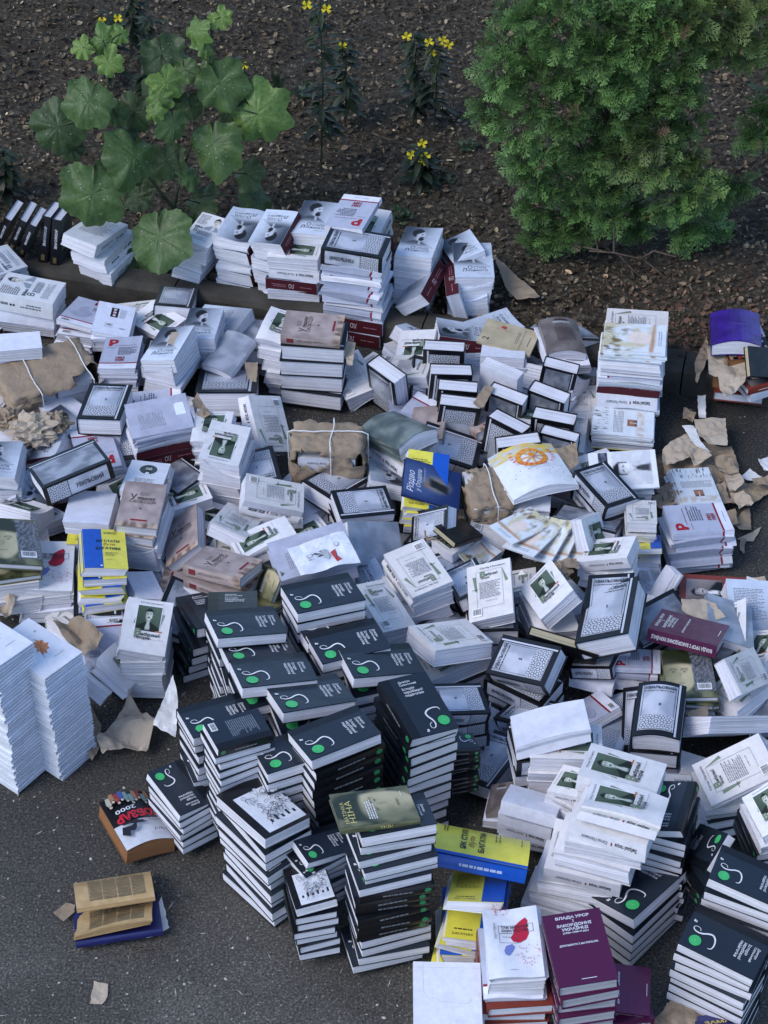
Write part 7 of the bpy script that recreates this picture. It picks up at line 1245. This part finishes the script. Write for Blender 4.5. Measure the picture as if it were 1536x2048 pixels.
# ------------------------------------------------------------------ plants
def leaf_mesh(seed, col, col2, lobes=5, depth=.2):
    rd = random.Random(seed); mb = MB(); na, nr = 72, 7; ph = [2*math.pi*(k-(lobes-1)/2)/(lobes+.9)+rd.uniform(-.1, .1) for k in range(lobes)]; lf = [rd.uniform(.82, 1.16) for _ in range(lobes)]; asym = rd.uniform(-.08, .08); cup = rd.uniform(-.2, .28); wv = rd.uniform(.07, .15)
    def rad(t):
        x = (t+math.pi) % (2*math.pi)-math.pi; c = max(math.cos((x-p)*lobes*.62) if abs(x-p) < math.pi/lobes*1.05 else -1 for p in ph); r = .5*(1-depth+depth*max(-.6, c))*(sum(f*max(.02, 1-abs(x-p)*1.1) for f, p in zip(lf, ph))/sum(max(.02, 1-abs(x-p)*1.1) for p in ph))*(1+asym*math.sin(x)); 
        r *= 1-.5*sm(.13, .0, math.pi-abs(x)); return r*(1+.022*math.sin(x*37+seed)+.03*math.sin(x*13+2*seed))
    def vein(t, q):
        x = (t+math.pi) % (2*math.pi)-math.pi; d = min(abs(x-p) for p in ph)*q; return sm(.045, .0, d)
    ctr = mb.vert((0, 0, 0)); rings = []
    for j in range(1, nr+1):
        q = j/nr; row = []
        for i in range(na):
            t = 2*math.pi*i/na-math.pi; r = rad(t)*q; x, y = r*math.sin(t), r*math.cos(t)
            z = cup*q*q*.35-.014*vein(t, q)+.016*abs(noise.noise(Vector((x*11, y*11, seed+7))))+wv*noise.noise(Vector((x*5, y*5, seed)))*q+.035*math.sin(t*lobes*1.5+seed)*q**3-.2*q*q*max(0, math.cos(t))-.1*q*q*abs(math.sin(t))
            row.append((mb.vert((x, y, z)), mix(mix(col, col2, .35*(noise.noise(Vector((x*4, y*4, seed+3)))+.6)), tuple(min(1, c*1.75+.012) for c in col), vein(t, q)*.38)))
        rings.append(row)
    for i in range(na):
        a, b = rings[0][i], rings[0][(i+1) % na]; mb.face((ctr, b[0], a[0]), [col, b[1], a[1]])
        for j in range(nr-1):
            a, b, c, d = rings[j][i], rings[j][(i+1) % na], rings[j+1][(i+1) % na], rings[j+1][i]; mb.face((a[0], b[0], c[0], d[0]), [a[1], b[1], c[1], d[1]])
    for k in range(14):                                # pale specks of dust and drops on the blade
        t = rd.uniform(-2.6, 2.6); q = rd.uniform(.15, .85); r = rad(t)*q; x, y = r*math.sin(t), r*math.cos(t); s_ = rd.uniform(.006, .014)
        z = cup*q*q*.35+wv*noise.noise(Vector((x*5, y*5, seed)))*q+.035*math.sin(t*lobes*1.5+seed)*q**3-.2*q*q*max(0, math.cos(t))-.1*q*q*abs(math.sin(t))+.022
        mb.poly([(x-s_, y, z), (x, y-s_*.5, z), (x+s_, y, z), (x, y+s_*.5, z)], (.5, .52, .46))
    return mb.build('leaf', [LEAF], True)
def hollyhock():
    base = atz(352, 500, .1); root = empty('leafy_plant', base); tag(root, 'tall green plant with big lobed leaves behind the kerb at left', 'plant'); Y0 = base.y
    dk, md, br, yg = (.044, .076, .028), (.062, .11, .033), (.105, .18, .045), (.15, .235, .055)
    meshes = {}
    def L(u, v, dia, tone, dy=0., yaw=None, pitch=None, ground=False, seed=1):
        px, py = 60+u/2.743, 20+v/2.743; rd = random.Random(seed*31+int(u)); p = atz(px, py, .14) if ground else aty(px, py, Y0+dy)
        dep = (p-CP).dot(FW); size = dia/2.743*dep/FPX*1.08; key = (tone, seed % 9)
        if key not in meshes:
            c = {'d': dk, 'm': md, 'b': br, 'y': yg}[tone]; meshes[key] = leaf_mesh(seed+len(meshes), c, tuple(x*1.35 for x in c), 5 if tone in 'dm' else 6, .15 if tone in 'dm' else .24)
        o = link('leaf', meshes[key], root); n = Vector((rd.uniform(-.75, .75), -.65+rd.uniform(-.5, .5), .62)).normalized()
        tip = Vector((math.sin(R(yaw if yaw is not None else rd.uniform(-70, 70))), -.5, -math.cos(R(yaw or 0))*.8)); tip = (tip-n*tip.dot(n)).normalized()
        m = Matrix((tip.cross(n), tip, n)).transposed().to_4x4(); o.matrix_parent_inverse = Matrix(); o.matrix_local = Matrix.Translation(p-base)@m@Matrix.Scale(size, 4); return p
    data = [(320, 500, 290, 'm', -.05, -20), (150, 640, 290, 'd', .0, -50), (400, 165, 165, 'b', .08, 60), (290, 205, 130, 'y', .05, -60), (430, 285, 165, 'y', .0, 30), (720, 245, 250, 'd', .2, 10), (745, 395, 210, 'y', -.02, 40), (710, 490, 150, 'b', -.06, -10), (905, 110, 215, 'b', .1, -20), (1045, 40, 140, 'y', .12, 40), (1040, 400, 285, 'm', .06, 20), (1245, 570, 330, 'b', .02, 45), (1100, 520, 230, 'd', .1, 20), (570, 560, 250, 'd', .1, -30), (785, 625, 190, 'm', -.1, 0), (1000, 740, 330, 'm', -.08, 5), (570, 800, 330, 'm', -.14, -15), (745, 830, 220, 'd', .02, 5), (340, 1010, 370, 'm', -.2, -10), (710, 1240, 350, 'm', -.27, 5), (1190, 900, 200, 'd', .05, 40), (1240, 1040, 210, 'd', .02, 40), (930, 1060, 240, 'd', .05, 20), (590, 1030, 170, 'd', .0, -10), (720, 345, 310, 'd', .22, 0), (880, 520, 190, 'd', .16, 10), (640, 900, 170, 'd', .1, 0), (470, 560, 150, 'm', .05, -40), (850, 330, 140, 'm', .12, 20), (960, 200, 120, 'b', .08, 60), (500, 130, 110, 'y', .1, -30), (1110, 640, 180, 'd', .06, 30), (420, 900, 190, 'd', .04, -30), (870, 900, 150, 'm', .0, 10), (230, 760, 170, 'd', .06, -40), (680, 560, 130, 'b', -.1, 20), (1000, 300, 120, 'm', .1, -20), (800, 1160, 160, 'd', -.03, 30), (520, 690, 150, 'd', .06, -20)]
    stems = []
    for i, (u, v, d, t, dy, yw) in enumerate(data): stems.append((L(u, v, d, t, dy, yw, seed=i), v))
    for (u, v, d) in ((480, 1410, 260), (650, 1400, 170)): L(u, v, d, 'd', 0, 20, ground=True, seed=int(u))
    mb = MB(); top = [aty(60+u/2.743, 20+v/2.743, Y0+dy) for u, v, dy in ((790, 1090, 0), (830, 900, .0), (780, 700, .02), (740, 420, .03))]; t2 = [aty(60+u/2.743, 20+v/2.743, Y0+dy) for u, v, dy in ((830, 900, 0), (950, 560, .06), (985, 260, .1), (1000, 60, .12))]; t3 = [aty(60+u/2.743, 20+v/2.743, Y0+dy) for u, v, dy in ((790, 1090, 0), (560, 800, .03), (430, 480, .04), (410, 200, .06))]
    g = (.06, .085, .04)
    for T_, r in (([base]+top, .009), (t2, .007), (t3, .007)): mb.tube([p-base for p in T_], [r*(1-.5*i/len(T_)) for i in range(len(T_))], g, 7)
    ax = [p for seg in (top, t2, t3) for a, b in zip(seg, seg[1:]) for p in [a.lerp(b, k/5) for k in range(5)]]
    for p, v in stems:
        q = min(ax, key=lambda a: (a-p-Vector((0, 0, -.08))).length); mid = q.lerp(p, .5)+Vector((0, 0, .03)); mb.tube([q-base, mid-base, p-base], .003, g, 5)
    link('stem', mb.build('stem', [LEAF], True), root)
hollyhock()
def primrose(u, v0, v1, label, fl, seed, wid=30, dy=0.):
    base = atz(u, v1, .09); Y = base.y+dy; root = empty('flowering_plant', base); tag(root, label, 'flowering plant', 'yellow-flowered stems in the bed'); rd = random.Random(seed)
    top = aty(u+rd.uniform(-4, 4), v0, Y); mb = MB(); mb.tube([Vector(), (top-base)*.5+Vector((.01, 0, 0)), top-base], [.005, .004, .002], (.05, .06, .035), 6); link('stem', mb.build('stem', [LEAF]), root)
    mb = MB(); n = 80; h = top-base
    for i in range(n):
        f = rd.uniform(.12, 1.0)**.75; c = h*f; a = rd.random()*6.283; L = rd.uniform(.05, .1)*(1.25-.55*f); w = L*.36; o = Vector((math.cos(a), math.sin(a)*.9, rd.uniform(-.55, .35))).normalized(); sd = o.cross(Vector((0, 0, 1))).normalized(); nn = sd.cross(o)
        c0 = mix((.016, .026, .016), (.042, .064, .026), rd.random()*f); r0 = rd.uniform(0, .02)
        prev = None
        for k in range(6):
            t = k/5; ww = w*math.sin(math.pi*min(1, .08+t*.92))*.5; p = c+o*(r0+L*t)+Vector((0, 0, -.35*L*t*t)); a_, b_, m_ = mb.vert(p-sd*ww), mb.vert(p+sd*ww), mb.vert(p-nn*ww*.25)
            if prev: mb.face((prev[0], prev[2], m_, a_), c0); mb.face((prev[2], prev[1], b_, m_), c0)
            prev = (a_, b_, m_)
    link('leaves', mb.build('leaves', [LEAF], True), root)
    for (fu, fv) in fl:
        p = aty(fu, fv, Y-.02)-base; mb = MB(); yl = lin((236, 214, 50)); ax0 = rd.random()*6
        for k in range(4):
            a = ax0+k*math.pi/2; o = Vector((math.cos(a), -.35, math.sin(a)*.9+.2)).normalized(); sd = o.cross(Vector((.2, -1, .5))).normalized(); prev = None; L = .022; 
            for q in range(5):
                t = q/4; ww = .5*L*(.25+.95*t)*(1 if t < .95 else .75); pp = p+o*(L*t)+Vector((0, -.004*math.sin(t*3), .002*t)); x, y, m_ = mb.vert(pp-sd*ww*.7), mb.vert(pp+sd*ww*.7), mb.vert(pp+Vector((0, .003, -.001)))
                if prev: mb.face((prev[0], prev[2], m_, x), yl); mb.face((prev[2], prev[1], y, m_), yl)
                prev = (x, y, m_)
        mb.tube([p, p+Vector((0, .004, -.022))], .0018, (.06, .09, .035), 5); link('flower', mb.build('flower', [PETAL], True), root)
primrose(690, 75, 250, 'yellow-flowered stem in the middle of the bed', [(685, 92)], 3)
primrose(642, 0, 350, 'tallest bare-footed stem with two yellow flowers at the top edge', [(614, 10), (653, 17)], 4)
primrose(868, 78, 262, 'dense stem with a cluster of yellow flowers left of the conifer', [(858, 84), (864, 104), (897, 89), (886, 80)], 5)
primrose(826, 64, 250, 'stem with one yellow flower beside the flower cluster', [(814, 72)], 6)
primrose(842, 296, 372, 'short stem with yellow flowers low above the books', [(845, 286), (823, 309), (851, 312), (846, 322)], 7)
primrose(222, 28, 170, 'far left stem with small yellow flowers behind the leafy plant', [(205, 42), (236, 36)], 8)
primrose(475, 118, 200, 'low stem with yellow flowers right of the leafy plant', [(462, 130), (488, 131)], 9)
primrose(300, 30, 220, 'dark flowerless stem behind the leafy plant', [], 10)
primrose(262, -40, 120, 'dark stem at the top edge left of the leafy plant', [(70, 30)] if False else [], 12)
primrose(10, 300, 400, 'dark green weed at the left edge above the leaning books', [], 13)
def weed(u, v, label, seed, n=22, s=.035):
    base = gp(u, v, .1); rd = random.Random(seed); mb = MB()
    for i in range(n):
        a = rd.random()*6.28; r = rd.uniform(.005, .05); c = Vector((math.cos(a)*r, math.sin(a)*r, rd.uniform(.01, .05))); q = s*rd.uniform(.4, .8); R3 = Euler((rd.gauss(0, .4), rd.gauss(0, .4), rd.random()*6)).to_matrix(); cc = mix((.025, .05, .025), (.05, .09, .04), rd.random())
        mb.poly([c+R3@Vector((q*.5*math.cos(t)*(1+.15*math.cos(3*t)), q*.5*math.sin(t), .004*math.cos(2*t))) for t in [k*.5236 for k in range(12)]], cc); mb.tube([Vector((0, 0, 0)), c], .001, (.04, .06, .03), 4)
    o = link('weed', mb.build('weed', [LEAF])); o.location = base; tag(o, label, 'weed', 'small weeds in the bed')
weed(608, 190, 'small round-leaved weed left of the tall yellow-flowered stem', 1); weed(935, 300, 'small weed beside the conifer, right of the low yellow flowers', 2); weed(885, 365, 'flat dark weed above the rightmost portrait stacks', 3, 16); weed(600, 200, 'second round-leaved weed right of the leafy plant', 4, 14); weed(800, 440, 'bright green weed behind the red P book', 5, 26); weed(950, 520, 'tiny weed by the leaf-shaped kraft scrap', 6, 12)
def blades():
    base = gp(555, 190, .1); mb = MB(); rd = random.Random(2)
    for k in range(5):
        d = Vector((rd.uniform(-.04, .05), rd.uniform(-.03, .03), rd.uniform(.12, .2))); w = .012; prev = None
        for q in range(7):
            t = q/6; p = d*t+Vector((rd.choice((-1, 1))*0, 0, -.04*t*t)); ww = w*(1-t)**.6; a, b = mb.vert(p+Vector((-ww, 0, 0))), mb.vert(p+Vector((ww, .004, 0)))
            if prev: mb.face((prev[0], prev[1], b, a), (.04, .07, .035))
            prev = (a, b)
    o = link('grass_tuft', mb.build('grass_tuft', [LEAF])); o.location = base; tag(o, 'tuft of upright grass blades right of the leafy plant', 'grass tuft')
blades()
def conifer():
    base = atz(1215, 555, .09); Yb = base.y+.24; base = Vector((base.x, Yb, .09)); root = empty('conifer_shrub', base); tag(root, 'dense green conifer shrub with feathery sprays filling the upper right', 'shrub'); rd = random.Random(21)
    lob = [(250, 330, 150), (200, 520, 130), (330, 600, 150), (430, 420, 190), (560, 330, 150), (680, 400, 150), (560, 560, 150), (620, 680, 150), (730, 700, 110), (480, 700, 110), (350, 250, 120), (250, 200, 110), (560, 170, 150), (420, 90, 150), (700, 130, 150), (850, 120, 170), (1000, 100, 170), (1150, 90, 170), (1300, 80, 170), (1450, 120, 170), (1400, 250, 120), (1080, 300, 150), (1180, 380, 110), (1090, 430, 130), (1150, 560, 120), (960, 480, 130), (880, 560, 110), (1020, 620, 130), (860, 300, 140), (900, 420, 110), (1000, 800, 130), (1130, 760, 120), (1180, 880, 150), (1060, 960, 150), (1280, 920, 130), (1390, 880, 90), (1180, 1060, 130), (1270, 1090, 90), (900, 970, 100), (420, 1000, 110), (540, 1060, 120), (480, 1130, 110), (620, 1000, 90), (560, 1220, 80), (640, 1310, 60), (700, 850, 80), (700, 930, 80), (1500, 580, 130), (1460, 660, 90), (1580, 480, 140), (300, 60, 120), (600, -60, 180), (900, -80, 200), (1200, -80, 200), (1500, -60, 200), (360, 760, 110), (1620, 250, 150), (1640, 60, 180), (520, 880, 130), (400, 860, 110), (600, 1110, 110), (760, 1030, 110), (820, 760, 120), (640, 800, 120), (960, 660, 120), (780, 900, 100), (420, 1130, 90), (700, 260, 150), (820, 420, 130), (760, 560, 130), (940, 240, 140), (1230, 220, 130), (1330, 160, 130), (900, 1100, 90), (1120, 1130, 80)]
    mb = MB()
    def spray(p, ax, nrm, s, c0, c1):
        sd = ax.cross(nrm).normalized(); nb = 4
        def quad(a, b, w, ca, cb):
            d = (b-a); t = nrm.cross(d).normalized()*w
            i = [mb.vert(a-t), mb.vert(a+t), mb.vert(b+t*.5), mb.vert(b-t*.5)]; mb.face(i, [ca, ca, cb, cb])
        tipp = p+ax*s+nrm*s*-.1; quad(p, tipp, s*.024, c0, c1)
        for k in range(nb):
            f = .14+.68*k/(nb-1); q = p.lerp(tipp, f); L = s*.56*(1-.6*f)*rd.uniform(.8, 1.15); cm = mix(c0, c1, .1+.45*f)
            for sg in (-1, 1):
                d = (ax*.9+sd*sg*.72+nrm*rd.uniform(-.25, .25)).normalized(); e = q+d*L; quad(q, e, s*.026, cm, c1)
                qq = q.lerp(e, .42); d2 = (d*.6+sd*sg*.55+nrm*rd.uniform(-.2, .2)).normalized(); quad(qq, qq+d2*L*.5, s*.022, cm, c1)
                d3 = (ax*.9-sd*sg*.1+nrm*rd.uniform(-.2, .2)).normalized(); quad(qq, qq+d3*L*.45, s*.022, cm, c1)
    for (u, v, r) in lob:
        px, py = 900+u/2.415, v/2.415; bul = .26-.00000045*((u-800)**2+(v-560)**2)*.9; c = aty(px, py, Yb-bul*.7+rd.uniform(-.06, .06)); dep = (c-CP).dot(FW); rr = r/2.415*dep/FPX*.95
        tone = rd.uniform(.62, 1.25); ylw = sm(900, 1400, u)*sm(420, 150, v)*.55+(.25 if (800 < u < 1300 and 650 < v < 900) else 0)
        nsp = int(100*(rr/.12)**2)
        for i in range(nsp):
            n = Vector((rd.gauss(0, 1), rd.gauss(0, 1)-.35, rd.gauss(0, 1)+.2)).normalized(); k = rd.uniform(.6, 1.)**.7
            if n.y > .55: continue
            p = c+Vector((n.x, n.y*.9, n.z*.92))*max(0, rr*k-.05)
            if p.z < .13: continue
            ax = (n*.85+Vector((rd.gauss(0, .3), rd.gauss(0, .3)-.15, rd.gauss(0, .3)-.12))).normalized(); nr = ax.cross(Vector((rd.gauss(0, 1), rd.gauss(0, 1), rd.gauss(0, .6)))).normalized()
            old = rd.random() < .012; dd = mix((.015, .03, .012), (.05, .066, .02), ylw); tt = mix((.19, .36, .10), (.42, .48, .15), ylw); g = tone*rd.uniform(.7, 1.2)*(.2+.8*k*k)  # sprays deeper in a lobe get darker: interior shade put into the leaf colour
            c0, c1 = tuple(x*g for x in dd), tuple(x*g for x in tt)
            if old: c0, c1 = (.10, .06, .035), (.2, .13, .09)
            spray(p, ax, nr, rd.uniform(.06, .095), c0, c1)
    link('foliage', mb.build('foliage', [NEEDLE]), root).location = (0, 0, 0)
    root.children[0].location = -base
    mb = MB(); mb.tube([Vector((0, 0, 0)), Vector((.02, 0, .5)), Vector((.0, .05, 1.3))], [.035, .028, .015], (1, 1, 1), 9); link('trunk', mb.build('trunk', [BARK]), root)
    mb = MB()
    for (u, v, r) in lob:
        c = aty(900+u/2.415, v/2.415, Yb-.05)-base; s = Vector((0, 0, max(.05, c.z-.25))); mb.tube([s, s.lerp(c, .5)+Vector((rd.uniform(-.03, .03), 0, .03)), c], [.010, .006, .003], (1, 1, 1), 5)
    for P in ([(1180, 500), (1225, 505), (1280, 515), (1310, 500)], [(1225, 505), (1230, 455)], [(1280, 515), (1330, 555), (1350, 552)], [(1255, 530), (1290, 560)], [(1190, 470), (1200, 505)], [(1240, 512), (1262, 540), (1268, 556)], [(1165, 495), (1205, 500)], [(1310, 500), (1350, 515)], [(1470, 150), (1465, 190), (1435, 215), (1450, 260), (1460, 272)]):
        Q = [aty(a, b, Yb-.22)-base for a, b in P]; mb.tube([q+Vector((rd.uniform(-.006, .006), 0, rd.uniform(-.006, .006))) for q in Q], [.0045*(1-.5*i/len(Q)) for i in range(len(Q))], (1.5, 1.4, 1.3), 5)
    link('branches', mb.build('branches', [BARK]), root)
conifer()
def kerb_hole():
    p = atz(1362, 712, .1235); mb = MB(); n = 20; mb.poly([p+Vector((.011*math.cos(2*math.pi*k/n), .008*math.sin(2*math.pi*k/n), .001)) for k in range(n)], (1, 1, 1)); o = link('kerb_hole', mb.build('kerb_hole', [SOIL])); tag(o, kind='structure')
kerb_hole()
